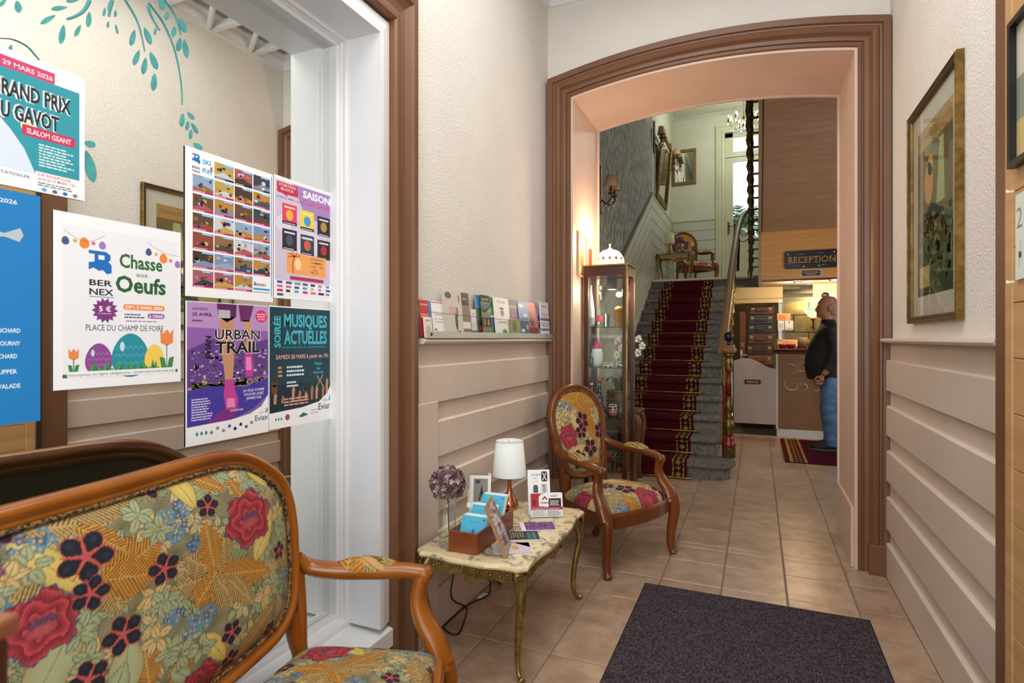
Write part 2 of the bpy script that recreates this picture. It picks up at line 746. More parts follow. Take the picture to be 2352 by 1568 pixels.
# ---- right wall
b = MB().box(XRP, 1.83, 0, 0.95, YA, ZC).box(XRP, -1.2, 0, 0.95, 1.83, ZC)
wall_right = struct(b.build('wall_right', M_PLASTER))
wainscot(wall_right, XR, XRP, -1, 1.965, YA - 0.02)
trim_door = struct(MB().box(0.598, 1.835, 0, XRP, 1.962, 2.30).box(0.598, 0.6, 2.30, XRP, 1.962, 2.42).build('trim_4', M_BROWN, bev=0.006))

# ---- arch wall
def arc(n=28, grow=0.0):
    w = (X_OPR - X_OPL) / 2
    sg = Z_CRN - Z_SPR
    R = (w * w + sg * sg) / (2 * sg)
    a = math.asin(w / R)
    cx, cz = (X_OPL + X_OPR) / 2, Z_CRN - R
    return [(cx + R * sin(a - 2 * a * i / n), cz + R * cos(a - 2 * a * i / n)) for i in range(n + 1)]


A = arc()
b = MB()
b.box(-1.75, YA, 0, X_OPL, YB, 5.35)
b.box(X_OPR, YA, 0, 2.3, YB, 5.35)
for (x0, z0), (x1, z1) in zip(A[:-1], A[1:]):
    v = [(x0, YA, z0), (x1, YA, z1), (x1, YA, 5.35), (x0, YA, 5.35), (x0, YB, z0), (x1, YB, z1), (x1, YB, 5.35), (x0, YB, 5.35)]
    b.add(v, [(0, 1, 2, 3), (7, 6, 5, 4), (2, 6, 7, 3)])
wall_arch = struct(b.build('wall_arch', M_PLASTER))
# salmon lining of the opening: two jambs and the curved soffit
lin_ = MB()
path = [(X_OPR, YA - 0.0, 0), *[(x, YA, z) for x, z in A], (X_OPL, YA, 0)]
lin_.sweep(path, (0, -1, 0), [(0.0, 0.012), (-0.014, 0.012), (-0.014, -0.612), (0.0, -0.612)])
trim_lining = struct(lin_.build('trim_1', M_PINK))
# back bead of the lining
lin_ = MB().sweep([(p[0], YB + 0.012, p[2]) for p in path], (0, 1, 0), [(-0.0, 0), (0.0, 0.018), (0.026, 0.018), (0.026, 0)])
lin_.build('bead', M_PINK, trim_lining)
MB().box(X_OPR - 0.028, YA + 0.015, 0, X_OPR - 0.012, YB - 0.005, 0.33).build('base_board', M_PINK, trim_lining, bev=0.004)
MB().box(X_OPL + 0.012, YA + 0.015, 0, X_OPL + 0.028, YB - 0.005, 0.33).build('base_board', M_PINK, trim_lining, bev=0.004)
# brown architrave of the arch
ARCHI = [(0.0, 0.0), (0.0, 0.018), (0.006, 0.024), (0.014, 0.024), (0.018, 0.016), (0.026, 0.016), (0.030, 0.026), (0.050, 0.028), (0.058, 0.036), (0.066, 0.050),
         (0.078, 0.058), (0.090, 0.056), (0.098, 0.048), (0.106, 0.050), (0.112, 0.062), (0.146, 0.064), (0.148, 0.0)]
tr = MB().sweep(path, (0, -1, 0), ARCHI)
trim_arch = struct(tr.build('trim_2', M_BROWN))
for x0, x1 in ((X_OPR + 0.045, 0.652), (-1.268, X_OPL - 0.045)):
    MB().box(x0, YA - 0.068, 0, x1, YA - 0.002, 0.16).build('plinth_block', M_BROWN, trim_arch, bev=0.004)

# ---- mirror casing
PATHM = [(XLP + 0.002, 1.795, 0), (XLP + 0.002, 1.795, 2.446), (XLP + 0.002, -1.2, 2.446)]
CAS = [(0.0, 0.0), (0.0, 0.032), (0.008, 0.040), (0.020, 0.040), (0.030, 0.034), (0.036, 0.022), (0.060, 0.018), (0.085, 0.022), (0.108, 0.036), (0.116, 0.046), (0.126, 0.046),
       (0.130, 0.040), (0.152, 0.040), (0.156, 0.0)]
trim_case = struct(MB().sweep(PATHM, (1, 0, 0), CAS).build('trim_3', M_BROWN))
# white box frame round the mirror: jamb, head, sill
w = MB()
w.sweep([(XLP, 1.725, 0.19), (XLP, 1.725, 2.368), (XLP, -1.2, 2.368)], (1, 0, 0), [(0, 0.022), (0, -0.19), (0.075, -0.19), (0.075, 0.0), (0.068, 0.012), (0.02, 0.022)])
window_1 = struct(w.build('window_1', M_WHITE))
for prof in ([(-0.026, -0.192), (-0.026, -0.158), (-0.012, -0.150), (0.001, -0.150), (0.001, -0.192)], [(-0.014, -0.148), (-0.010, -0.140), (-0.012, -0.130), (0.001, -0.126), (0.001, -0.148)]):
    MB().sweep([(XLP, 1.725, 0.19), (XLP, 1.725, 2.368), (XLP, -1.2, 2.368)], (1, 0, 0), prof).build('glazing_stop', M_WHITE, window_1)
MB().prism([(MX, 0.10), (XLP + 0.028, 0.10), (XLP + 0.028, 0.165), (XLP, 0.172), (MX + 0.075, 0.178), (MX + 0.07, 0.20), (MX + 0.03, 0.205), (MX + 0.025, 0.222), (MX, 0.222)], -1.2, 1.80, 'y').build('sill', M_WHITE, window_1, bev=0.002)

# ---- ceiling: white lattice under dull glazing, cornice round the walls
ceiling = struct(MB().box(-1.75, -1.2, ZC, 0.95, YA, ZC + 0.05).build('ceiling', mat('dull_glazing', '#9aa09c', 0.25, c2='#8b918e', nscale=4)))
MB().box(-0.34, -1.2, ZC - 0.10, -0.28, YA, ZC).build('beam', M_WHITE, ceiling)
for i in range(9):
    y = 3.28 - 0.36 * i
    MB().box(XLP, y - 0.02, ZC - 0.10, XRP, y + 0.02, ZC - .05).build('beam', M_WHITE, ceiling)
    for (xa, xb) in ((XRP, -0.28), (XLP, -0.34)):
        MB().tube([(xa, y - 0.02, ZC - 0.085), ((xa + xb) / 2, y - 0.34, ZC - 0.085)], 0.02, 6).build('brace', M_WHITE, ceiling)
COR = [(0, 0), (0, -0.105), (-0.018, -0.100), (-0.024, -0.075), (-0.05, -0.045), (-0.055, -0.02), (-0.085, -0.016), (-0.085, 0)]
MB().sweep([(XRP, -1.2, ZC), (XRP, YA, ZC), (XLP, YA, ZC), (XLP, -1.2, ZC)], (0, 0, 1), COR).build('cornice', M_WHITE, ceiling)

# ================================================================== SETTING: stair hall behind the arch
XS, YF, ZL = -1.45, 10.86, 2.12          # left wall, far wall, landing height
Y_ST, TR, RI = 5.30, 0.277, 0.163        # foot of the stairs, tread, riser
Y_LD = Y_ST + 12 * TR                    # landing edge
ZT = 5.30
M_PAPER = mat('grey_wallpaper', '#6e6a63', 0.75, c2='#b2aea4', nscale=34, ndetail=7, stretch=(1, 1.0, 0.3), bump=0.8, bscale=50, contrast=(0.44, 0.58))
M_CREAM = mat('cream_wall', '#d6d3c2', 0.85, c2='#cfccba', nscale=3)
M_PANEL = mat('panel_gloss', '#cfcdbf', 0.22, c2='#c8c6b6', nscale=3)
wall_stair = struct(MB().box(-1.75, YB, 0, XS, 8.75, ZT).build('wall_stair', M_PAPER))
wall_landing = struct(MB().box(-1.75, 8.75, 0, XS, YF + 0.2, ZT).build('wall_landing', M_CREAM))
# diagonal boards rising with the stairs, level boards along the landing
SL = RI / TR
yk, zk = 8.60, ZL + 1.26


def zline(y, k):
    return zk - k * 0.165 - (yk - y) * SL


def wslab(pl, th, wall, name, m):
    MB().prism(pl, XS, XS + th, 'x').build(name, m, wall, bev=0.002)


for k in range(8):
    y_lo = yk - (zk - k * 0.165) / SL if k > 4 else YB + 0.02
    y_lo = max(y_lo, YB + 0.02)
    wslab([(y_lo, zline(y_lo, k) - 0.155), (yk - 0.003, zline(yk, k) - 0.155), (yk - 0.003, zline(yk, k) - 0.004), (y_lo, zline(y_lo, k) - 0.004)], 0.016, wall_stair, 'plank', M_PANEL)
    if k < 7:
        wslab([(yk + 0.003, zk - k * 0.18 - 0.172), (YF, zk - k * 0.18 - 0.172), (YF, zk - k * 0.18 - 0.004), (yk + 0.003, zk - k * 0.18 - 0.004)], 0.014, wall_landing, 'plank', M_PANEL)
cap_prof = [(-0.022, 0.0), (-0.022, 0.035), (-0.008, 0.045), (0.008, 0.035), (0.03, 0.045), (0.036, 0.02), (0.036, 0.0)]
M_CAP = mat('grey_cap', '#8a7a66', 0.55, c2='#8b7c68', nscale=5)
MB().sweep([(XS, yk, zk), (XS, YB + 0.02, zline(YB + 0.02, 0))], (1, 0, 0), cap_prof).build('dado_rail', M_CAP, wall_stair)
MB().sweep([(XS, YF, zk), (XS, yk, zk)], (1, 0, 0), [(-0.012, 0), (-0.012, 0.022), (0.012, 0.026), (0.012, 0)]).build('dado_rail', M_PANEL, wall_landing)

# far wall with the garden door
DX0, DX1 = -0.53, 0.45                    # door leaf
b = MB()
b.box(XS, YF, 0, DX0 - 0.02, YF + 0.2, ZT).box(DX1 + 0.02, YF, 0, 2.3, YF + 0.2, ZT).box(DX0 - 0.02, YF, 4.92, DX1 + 0.02, YF + 0.2, ZT).box(DX0 - 0.02, YF, 0, DX1 + 0.02, YF + 0.2, ZL)
wall_far = struct(b.build('wall_far', M_CREAM))
for k in range(7):
    MB().box(XS + 0.02, YF - 0.014, zk - k * 0.18 - 0.172, DX0 - 0.17, YF, zk - k * 0.18 - 0.004).build('plank', M_PANEL, wall_far, bev=0.002)
MB().box(XS + 0.02, YF - 0.028, zk - 0.004, DX0 - 0.17, YF, zk + 0.02).build('dado_rail', M_PANEL, wall_far, bev=0.004)
M_DOOR = mat('door_cream', '#d3cfb4', 0.4, c2='#cbc7aa', nscale=3)
d1 = struct(MB().sweep([(DX0, YF, ZL), (DX0, YF, 4.90), (DX1, YF, 4.90), (DX1, YF, ZL)], (0, 1, 0), [(0.0, -0.05), (0.04, -0.055), (0.05, -0.04), (0.10, -0.035), (0.11, -0.055), (0.15, -0.05), (0.15, 0.0), (0.0, 0.1)][::-1]).build('door_1', M_DOOR))
b = MB()
zt0, zt1 = 4.46, 4.56        # transom bar
b.box(DX0, YF + .02, ZL, DX0 + 0.135, YF + .06, zt0).box(DX1 - 0.135, YF + .02, ZL, DX1, YF + .06, zt0)
b.box(DX0 + 0.135, YF + .02, ZL, DX1 - 0.135, YF + .06, 3.03).box(DX0 + 0.135, YF + .02, 4.38, DX1 - 0.135, YF + .06, zt0)
b.build('leaf', M_DOOR, d1, bev=0.004)
b = MB().box(DX0, YF + .01, zt0 + 0.01, DX1, YF + .08, zt1).box(DX0, YF + .02, zt1, DX0 + 0.135, YF + .06, 4.90).box(DX1 - 0.135, YF + .02, zt1, DX1, YF + .06, 4.90).box(DX0, YF + .02, 4.82, DX1, YF + .06, 4.90)
b.build('transom', M_DOOR, d1, bev=0.004)
MB().box(DX0 + 0.13, YF + .038, 3.02, DX1 - 0.13, YF + .042, 4.39).build('pane', M_GLASS, d1)
MB().box(DX0 + 0.13, YF + .038, 4.55, DX1 - 0.13, YF + .042, 4.83).build('pane', M_GLASS, d1)
MB().box(DX0 + 0.045, YF + .008, 3.10, DX0 + 0.075, YF + .02, 3.32).tube([(DX0 + 0.06, YF + .01, 3.24), (DX0 + 0.06, YF - .03, 3.24), (DX0 + 0.16, YF - .03, 3.24)], 0.009, 8).build('handle', M_BRASS, d1)

# ceilings of the stair hall: white boards
ceil2 = struct(MB().box(-1.75, YB, ZT, 2.3, YF + 0.2, ZT + 0.08).build('ceiling_stair', M_CREAM))
pl0 = None
for i in range(26):
    y = YF - 0.125 * (i + 0.5)
    if pl0 is None:
        pl0 = MB().box(XS, -0.0605, -0.012, 2.0, 0.0605, 0).build('plank', M_PANEL, ceil2, bev=0.003)
        o = pl0
    else:
        o = pl0.copy()
        COL.objects.link(o)
    o.location = (0, y, ZT)
MB().sweep([(XS, YB, ZT - 0.012), (XS, YF, ZT - 0.012), (2.0, YF, ZT - 0.012)], (0, 0, 1), [(0, 0), (0, -0.05), (0.05, -0.012), (0.05, 0)]).build('cornice', M_PANEL, ceil2)
wall_reception = struct(MB().box(2.0, YB, 0, 2.3, YF, ZT).build('wall_reception', M_CREAM))

# ---- staircase: each stone step a part
stairs = thing('staircase', 'grey stone staircase climbing from the tiled floor to the landing', 'staircase', (0, Y_ST, 0))
XE = -0.335
for k in range(12):
    zt, y = RI * (k + 1), TR * k
    b = MB()
    if k == 0:
        n = 14
        cx, cy, R = -0.36, 0.17, 0.17
        def outl(g):
            p = [(XS, -g), (cx, -g)]
            p += [(cx + (R + g) * sin(pi * i / n), cy - (R + g) * cos(pi * i / n)) for i in range(1, n + 1)]
            p += [(cx - 0.05, cy + R + g), (cx - 0.05, 0.55), (XS, 0.55)]
            return p
        b.prism(outl(-0.03), 0, zt - 0.06, 'z')
        b.prism(outl(-0.005), zt - 0.06, zt - 0.045, 'z')
        b.prism(outl(0.012), zt - 0.045, zt - 0.008, 'z')
        b.prism(outl(0.004), zt - 0.008, zt, 'z')
    else:
        b.box(XS, y + 0.03, max(0, zt - 0.36), XE - 0.03, y + TR + 0.03, zt - 0.055)
        b.box(XS, y + 0.02, zt - 0.06, XE - 0.015, y + TR + 0.03, zt - 0.045)
        pr = [(y - 0.004, zt - 0.045), (y - 0.014, zt - 0.034), (y - 0.014, zt - 0.012), (y - 0.004, zt), (y + TR + 0.03, zt), (y + TR + 0.03, zt - 0.045)]
        b.prism(pr, XS, XE, 'x')
    b.build('step', M_STONE, stairs, bev=0.003)
b = MB().box(XS + .002, Y_LD - Y_ST, ZL - 0.2, 1.99, YF - Y_ST - .004, ZL - 0.03)
b.build('landing_slab', M_STONE, stairs)
MB().box(XS + .02, Y_LD - Y_ST - 0.015, ZL - 0.03, -0.05, YF - Y_ST - .02, ZL).build('landing_floor', mat('landing_edge', '#dcd5cc', 0.4), stairs, bev=0.004)
MB().box(-0.05, Y_LD - Y_ST - 0.015, ZL - 0.03, 1.99, YF - Y_ST - .06, ZL).build('landing_floor', M_BLACK, stairs)
b = MB()
pr = [(0.55, 0), (TR * 11.9, 0), (TR * 11.9, RI * 11.6), (0.55, RI * 1.6)]
b.prism(pr, XS, XE - 0.06, 'x')
b.build('stair_core', M_STONE, stairs)

# ---- second flight overhead: boarded soffit, oak fascia, left stringer
YFA, ZF0, ZF1 = 7.65, 1.955, 2.56
flight = struct(MB().prism([(YFA, ZF1), (YFA, ZF1 + 0.22), (YFA - 2.9, ZF1 + 0.22 + 2.9 * 0.56), (YFA - 2.9, ZF1 + 2.9 * 0.56)], 0.045, 2.0, 'x').build('trim_5', mat('soffit_back', '#8e6a48', 0.6)))
M_SOF = mat('soffit_board', '#ae8c70', 0.5, c2='#a48266', nscale=4, rnd=0.04)
nrm_a = math.atan(0.56)
s0 = None
for i in range(44):
    L = 0.074
    sdist = (i + 0.5) * L
    yy, zz = YFA - sdist * cos(nrm_a), ZF1 + sdist * sin(nrm_a)
    if s0 is None:
        s0 = MB().box(0.06, -L / 2 + 0.0006, -0.012, 1.98, L / 2 - 0.0006, 0.004).build('plank', M_SOF, flight, bev=0.0012)
        o = s0
    else:
        o = s0.copy()
        COL.objects.link(o)
    o.location = (0, yy, zz)
    o.rotation_euler = (-nrm_a, 0, 0)
MB().prism([(YFA + 0.02, ZF0 - 0.05), (YFA + 0.02, ZF1 + 0.35), (YFA - 2.9, ZF1 + 0.35 + 2.9 * 0.56), (YFA - 2.9, ZF1 - 0.04 + 2.9 * 0.56), (YFA - 0.01, ZF1 - 0.04), (YFA - 0.01, ZF0 - 0.05)], 0.012, 0.045, 'x').build('stringer', M_SOF, flight, bev=0.003)
fascia = struct(MB().box(0.045, YFA, ZF0, 2.0, YFA + 0.03, ZF1 + 0.02).build('trim_6', M_OAK))
MB().box(0.045, YFA - 0.006, ZF0 - 0.012, 2.0, YFA + 0.03, ZF0 + 0.012).build('edge_strip', M_RED, fascia)
MB().box(0.02, YFA + 0.03, ZF0, 2.0, Y_LD + 0.3, ZF0 + 0.03).build('soffit_panel', mat('lobby_soffit', '#c9b48c', 0.6), fascia)
# cream beam along the landing edge and the cupboard wall below
beam = struct(MB().box(-0.36, Y_LD - 0.04, 1.80, 0.32, Y_LD + 0.3, 1.96).box(-0.36, Y_LD - 0.02, 1.74, 0.32, Y_LD + 0.3, 1.80).build('trim_7', mat('beam_cream', '#c2ab7f', 0.55), bev=0.006))
ub = struct(MB().box(-0.36, 9.75, 0, 2.0, 9.85, ZL - 0.2).build('wall_lobby', mat('lobby_back', '#8f7d5a', 0.8)))
M_BLOCK = mat('stone_block', '#a99562', 0.7, c2='#c2b184', nscale=9, bump=0.4, bscale=25, rnd=0.06)
for r in range(6):
    z1 = 1.86 - r * 0.26
    for c in range(5):
        x0 = 0.30 + c * 0.42 - (0.21 if r % 2 else 0)
        MB().box(max(0.28, x0), 9.69, z1 - 0.25, min(2.0, x0 + 0.41), 9.75, z1).build('block', M_BLOCK, ub, bev=0.01)
MB().box(0.28, 9.5, 1.80, 1.6, 9.74, 1.87).box(0.28, 9.55, 1.87, 1.6, 9.74, 1.93).build('lit_shelf', mat('shelf_white', '#d9d4c0', 0.5), ub, bev=0.004)
# beige board hanging at the right, with rounded lower corner
p = [(0.66, 1.955), (0.66, 1.80)] + [(0.72 - 0.06 * cos(a), 1.80 - 0.06 * sin(a)) for a in (0.3, 0.7, 1.1, 1.57)] + [(1.6, 1.74), (1.6, 1.955)]
b = MB().prism(p, 8.30, 8.33, 'y')
b.build('hanging_panel', mat('lobby_soffit'), fascia)
b = MB()
b.M = Matrix.Translation((0.80, 8.29, 1.80)) @ Matrix.Rotation(pi / 2, 4, 'X')
b.lathe([(0.0, 0.03), (0.04, 0.03), (0.045, -0.012)], 14)
b.build('speaker_hole', M_BLACK, fascia)
b = MB()
b.M = Matrix.Translation((0.885, 8.29, 1.80)) @ Matrix.Rotation(pi / 2, 4, 'X')
b.lathe([(0.0, 0.02), (0.026, 0.02), (0.03, -0.012)], 14)
b.build('spot_hole', mat('spot_white', '#ffffff', 0.4, emit='#fff6e0', estr=1.5), fascia)
M_BULB = mat('bulb', '#fff2d0', 0.4, emit='#ffdca0', estr=14)
for (px, py) in ((1832, 649), (1913, 645)):
    q = at(px, py, Z=ZF0 - 0.004)
    dl = thing('downlight', 'round brass ceiling spot lit beside the small plaque' if px < 1900 else 'round brass ceiling spot lit nearest the arch jamb', 'light', (q[0], q[1] - 0.1, ZF0), 0, 'reception spots')
    MB().lathe([(0.0, -0.012), (0.035, -0.012)], 16).build('lamp', M_BULB, dl)
    MB().lathe([(0.036, -0.014), (0.055, -0.012), (0.058, 0.0)], 18).build('ring', M_BRASS, dl)
    lightp('downlight_light', (0, 0, -0.05), 16, (1.0, 0.78, 0.48), 0.03, dl)

# ================================================================== floral upholstery (flat print, painted onto the weave point by point)
PHI, LEAN = radians(10), tan(radians(10))
S_EX = np.array([-sin(PHI), cos(PHI), 0])
S_EY = np.array([-cos(PHI), -sin(PHI), 0])
S_O = np.array([-1.258, 1.343, 0.55]) - 0.58 * S_EX
S_ROOT = S_O - 0.2264 * S_EY
STR = 1.3        # the print is laid wider along the settee
S_ROOT[2] = 0.0


def on_back(cx, cy):
    """place on the settee back (along, height) seen at a spot of the enlarged photo"""
    d = ray(cx / 2.76, 1000 + cy / 2.76)
    o = np.array([0, 0, CAM_H])
    n = np.cross(S_EX, np.array([0, 0, 1]) + LEAN * S_EY)
    t = np.dot(S_O - o, n) / np.dot(d, n)
    p = o + t * d
    return float(np.dot(p - S_O, S_EX)) / STR, float(p[2])


FC = {k: np.array(lin(v)) for k, v in dict(bg='#8f8866', bg2='#706b4e', bg3='#b09a72', bg4='#857650', orange='#dd9430', orange2='#b86c20', tan='#c9a566', dark='#2a2414', navy='#161b2b', coral='#c9564a', red='#a8343f',
                                           red2='#8c2233', rose='#bd525a', plum='#5d4a6b', yellow='#d6c06c', yellow2='#a88c3c', cream='#d6bd88', cream2='#a8854a', sage='#aab38c', sage2='#76805c', blue='#55879f',
                                           blue2='#2f5f86', olive='#4c5228', brown='#5a3a26').items()}


class Fabric:
    def __init__(s, X, Y, b1='bg', b2='bg2'):
        s.X, s.Y = X.ravel(), Y.ravel()
        n = np.sin(s.X * 61 + 3 * np.sin(s.Y * 47)) * np.sin(s.Y * 53 + 2 * np.sin(s.X * 39))
        k = (0.5 + 0.5 * n)[:, None]
        s.C = FC[b1] * k + FC[b2] * (1 - k)
        st = (np.sin((s.X * 0.5 + s.Y) * 900) > 0.75)[:, None]
        s.C = np.where(st, s.C * 0.8, s.C)

    def local(s, x0, y0, ang, R):
        m = np.nonzero((np.abs(s.X - x0) < R) & (np.abs(s.Y - y0) < R))[0]
        dx, dy = s.X[m] - x0, s.Y[m] - y0
        c, q = cos(ang), sin(ang)
        return m, dx * c + dy * q, -dx * q + dy * c

    def put(s, m, a, col):
        a = np.clip(a, 0, 1)[:, None]
        s.C[m] = s.C[m] * (1 - a) + col * a

    def leaf(s, x, y, ang, L, w, c1, c2, vein=True):
        m, a, b = s.local(x, y, ang, L * 1.05)
        if not len(m):
            return
        t = np.clip((a / L + 1) / 2, 0, 1)
        env = w * np.sin(pi * t ** 0.8) ** 0.8
        k = (np.abs(a) < L)
        s.put(m, ((np.abs(b) < env + 0.0018) & k) * 0.8, FC[c2] * 0.55)
        sh = np.clip(np.abs(b) / (env + 1e-6), 0, 1)[:, None]
        ve = (np.sin((a - np.abs(b) * 0.9) * 2 * pi / 0.008) > 0.6)[:, None] * 0.25
        s.put(m, ((np.abs(b) < env) & k).astype(float), FC[c1] * (1 - 0.45 * sh ** 2 - ve * 0.5) + FC[c2] * (0.4 * sh ** 2 + ve * 0.5))
        if vein:
            s.put(m, ((np.abs(b) < 0.0011) & k) * 0.8, FC[c2] * 0.8)

    def frond(s, x, y, ang, L, w, c1='orange', c2='orange2', pitch=0.0068):
        """palm leaf: stalk at (x,y), leaflets slanting forward from the rib"""
        m, a, b = s.local(x, y, ang, L * 1.3)
        if not len(m):
            return
        t = np.clip(a / L, 0, 1)
        env = w * (np.sin(pi * np.clip(t * 0.92 + 0.06, 0, 1)) ** 0.55)
        q = (a - np.abs(b) * 0.75)
        ph = (q / pitch) % 1.0
        k = (np.abs(b) < env * (0.90 + 0.10 * np.sin(np.floor(q / pitch) * 2.3))) & (a > -0.01) & (a < L * 1.08)
        s.put(m, k * 0.85, FC['olive'] * 0.75)
        on = k & (ph < 0.62)
        g = np.clip(np.abs(b) / (w + 1e-6), 0, 1)[:, None]
        sh = np.where(ph < 0.14, 0.6, 1.0)[:, None]
        s.put(m, on * 0.95, (FC[c1] * (1 - 0.35 * g) + FC[c2] * 0.35 * g) * sh)
        s.put(m, ((np.abs(b) < 0.0016) & (a > 0) & (a < L)) * 0.9, FC['tan'] * 0.9)

    def fan(s, x, y, R, angs, w):
        for a in angs:
            s.frond(x, y, a, R, w)

    def bloom(s, x, y, r, ang, sx=1.0):
        """dark five-petalled flower with coral rim and star"""
        m, a, b = s.local(x, y, ang, r * 1.35)
        if not len(m):
            return
        a = a / sx
        rr, th = np.hypot(a, b), np.arctan2(b, a)
        f = ((th / (2 * pi / 5)) % 1.0) - 0.5
        lat = rr * np.sin(np.abs(f) * 2 * pi / 5)
        fwd = rr * np.cos(f * 2 * pi / 5)
        e = ((fwd - 0.60 * r) / (0.44 * r)) ** 2 + (lat / (0.36 * r)) ** 2
        s.put(m, (e < 1.16) * 0.95, FC['coral'] * 0.7)
        sheen = np.clip(1 - ((fwd - 0.72 * r) / (0.2 * r)) ** 2 - (lat / (0.14 * r)) ** 2, 0, 1)[:, None]
        s.put(m, (e < 0.93).astype(float), FC['navy'] + 0.02 * sheen * np.array([0.5, 0.9, 1.5]))
        g = 0.5 - np.abs(f)
        arm = rr * np.sin(g * 2 * pi / 5)
        s.put(m, ((arm < 0.075 * r * np.clip(1.3 - rr / (0.85 * r), 0, 1)) & (rr < 0.95 * r)).astype(float), FC['coral'])
        s.put(m, (rr < 0.17 * r).astype(float), FC['rose'])

    def peony(s, x, y, r, ang=0.0):
        m, a, b = s.local(x, y, ang, r * 1.3)
        if not len(m):
            return
        rr, th = np.hypot(a, b), np.arctan2(b, a)
        edge = r * (0.92 + 0.10 * np.sin(6 * th + 0.5) + 0.03 * np.sin(23 * th))
        s.put(m, (rr < edge * 1.03).astype(float), FC['plum'] * 0.9)
        lay = (rr / r * 3.1 + 0.32 * np.sin(5 * th + 3 * rr / r)) % 1.0
        col = FC['red'] * (0.55 + 0.6 * lay)[:, None] + FC['rose'] * (0.45 * lay ** 3)[:, None]
        fine = (0.90 + 0.10 * np.sin(th * 46))[:, None]
        s.put(m, (rr < edge * 0.97).astype(float), col * fine)
        s.put(m, ((lay < 0.10) & (rr < edge * 0.97)) * 0.7, FC['red2'] * 0.6)
        e = ((a - 0.05 * r) / (0.34 * r)) ** 2 + ((b - 0.06 * r) / (0.15 * r)) ** 2
        s.put(m, (e < 1.0) * 0.85, FC['plum'] * (0.8 + 0.5 * np.sin(a * 900) * np.sin(b * 700))[:, None])
        e2 = ((a) / (0.36 * r)) ** 2 + ((b + 0.16 * r) / (0.17 * r)) ** 2
        s.put(m, (e2 < 1.0).astype(float), FC['rose'] * (1.05 - 0.35 * e2)[:, None] * fine)

    def florets(s, x, y, R, seed, n=16):
        rn = random.Random(seed)
        for _ in range(n):
            q, t = R * sqrt(rn.random()), rn.uniform(0, 2 * pi)
            fx, fy, r, an = x + q * cos(t), y + q * sin(t) * 0.8, rn.uniform(0.007, 0.010), rn.uniform(0, 3)
            m, a, b = s.local(fx, fy, an, r * 1.4)
            if not len(m):
                continue
            rr, th = np.hypot(a, b), np.arctan2(b, a)
            k = rr < r * (0.55 + 0.45 * np.abs(np.cos(2 * th)))
            s.put(m, k * 0.95, FC['blue'] if rn.random() < 0.7 else FC['blue2'])
            s.put(m, (rr < r * 0.28).astype(float), FC['orange'])

    def sprig(s, x, y, seed, c=('cream', 'cream2'), n=6, L=0.015, R=0.024):
        rn = random.Random(seed)
        for i in range(n):
            t = 2 * pi * i / n + rn.uniform(-.4, .4)
            s.leaf(x + R * cos(t) * rn.uniform(.5, 1), y + R * sin(t) * rn.uniform(.5, 1), t, L * rn.uniform(.8, 1.15), L * 0.52, c[0], c[1])


_K = 0.00039      # metres on the cloth for one pixel of the enlarged photo
MOT = []


def _m(kind, cx, cy, *a):
    s, z = on_back(cx, cy)
    MOT.append((kind, s, z) + a)


_fill = random.Random(3)
for _i in range(26):
    MOT.append(('frond', _fill.uniform(-.42, .40), _fill.uniform(.44, .96), _fill.uniform(0, 6.3), _fill.uniform(.07, .12), .03, _fill.choice(('tan', 'sage', 'cream')), 'sage2', 0.0055))
for _i in range(170):
    MOT.append(('sprig', _fill.uniform(-.42, .40), _fill.uniform(.44, .96), 500 + _i, (('sage', 'sage2'), ('sage', 'olive'), ('cream', 'sage2'))[_i % 3], 5, 0.014, 0.022))
for (x0, y0, x1, y1, w) in ((560, 905, 900, 650, 125), (585, 930, 640, 1090, 95), (565, 900, 860, 860, 110), (250, 545, 780, 400, 90), (1255, 860, 1000, 960, 95), (1260, 875, 1600, 840, 100), (1262, 850, 1070, 760, 80),
                            (1258, 870, 1140, 1060, 90), (1275, 840, 1335, 600, 75), (1255, 820, 1200, 560, 80), (1270, 890, 1380, 1040, 90), (1330, 330, 1180, 260, 50), (1450, 400, 1400, 280, 45), (1450, 1400, 1640, 1080, 90),
                            (830, 1560, 800, 1350, 80), (440, 590, 680, 720, 60), (150, 600, 420, 560, 60), (1350, 900, 1500, 1040, 70), (1010, 1560, 1060, 1380, 70), (40, 1100, -200, 900, 110), (-150, 700, -420, 560, 110),
                            (-500, 1200, -250, 1000, 120)):
    (sa, za), (sb, zb) = on_back(x0, y0), on_back(x1, y1)
    L = sqrt((sb - sa) ** 2 + (zb - za) ** 2)
    MOT.append(('frond', sa, za, atan2(zb - za, sb - sa), L, w * _K, 'orange' if (x0 + y0) % 3 else 'tan'))
for (cx, cy, an, L, w, c1, c2) in ((1110, 350, -80, 105, 55, 'yellow', 'yellow2'), (1590, 610, 52, 165, 62, 'yellow', 'yellow2'), (230, 840, -55, 190, 62, 'yellow', 'yellow2'), (1270, 1330, -62, 125, 50, 'yellow', 'yellow2'),
                                   (1590, 250, -60, 110, 45, 'yellow', 'yellow2'), (230, 1380, 55, 210, 85, 'sage', 'yellow2'), (680, 1440, 80, 140, 75, 'sage', 'yellow2'), (1050, 1500, -50, 80, 40, 'sage', 'sage2'),
                                   (620, 1560, 60, 90, 50, 'sage', 'sage2'), (-120, 1250, -40, 180, 70, 'yellow', 'yellow2'), (-330, 900, 60, 170, 70, 'sage', 'yellow2')):
    _m('leaf', cx, cy, radians(an), L * _K, w * _K, c1, c2)
for i, (cx, cy, R) in enumerate(((1010, 490, 75), (1030, 600, 60), (1090, 1200, 70), (1180, 1150, 70), (990, 1140, 50), (90, 640, 100), (1750, 880, 60), (1780, 980, 50), (1120, 680, 40), (-250, 1150, 80))):
    _m('florets', cx, cy, R * _K, 40 + i)
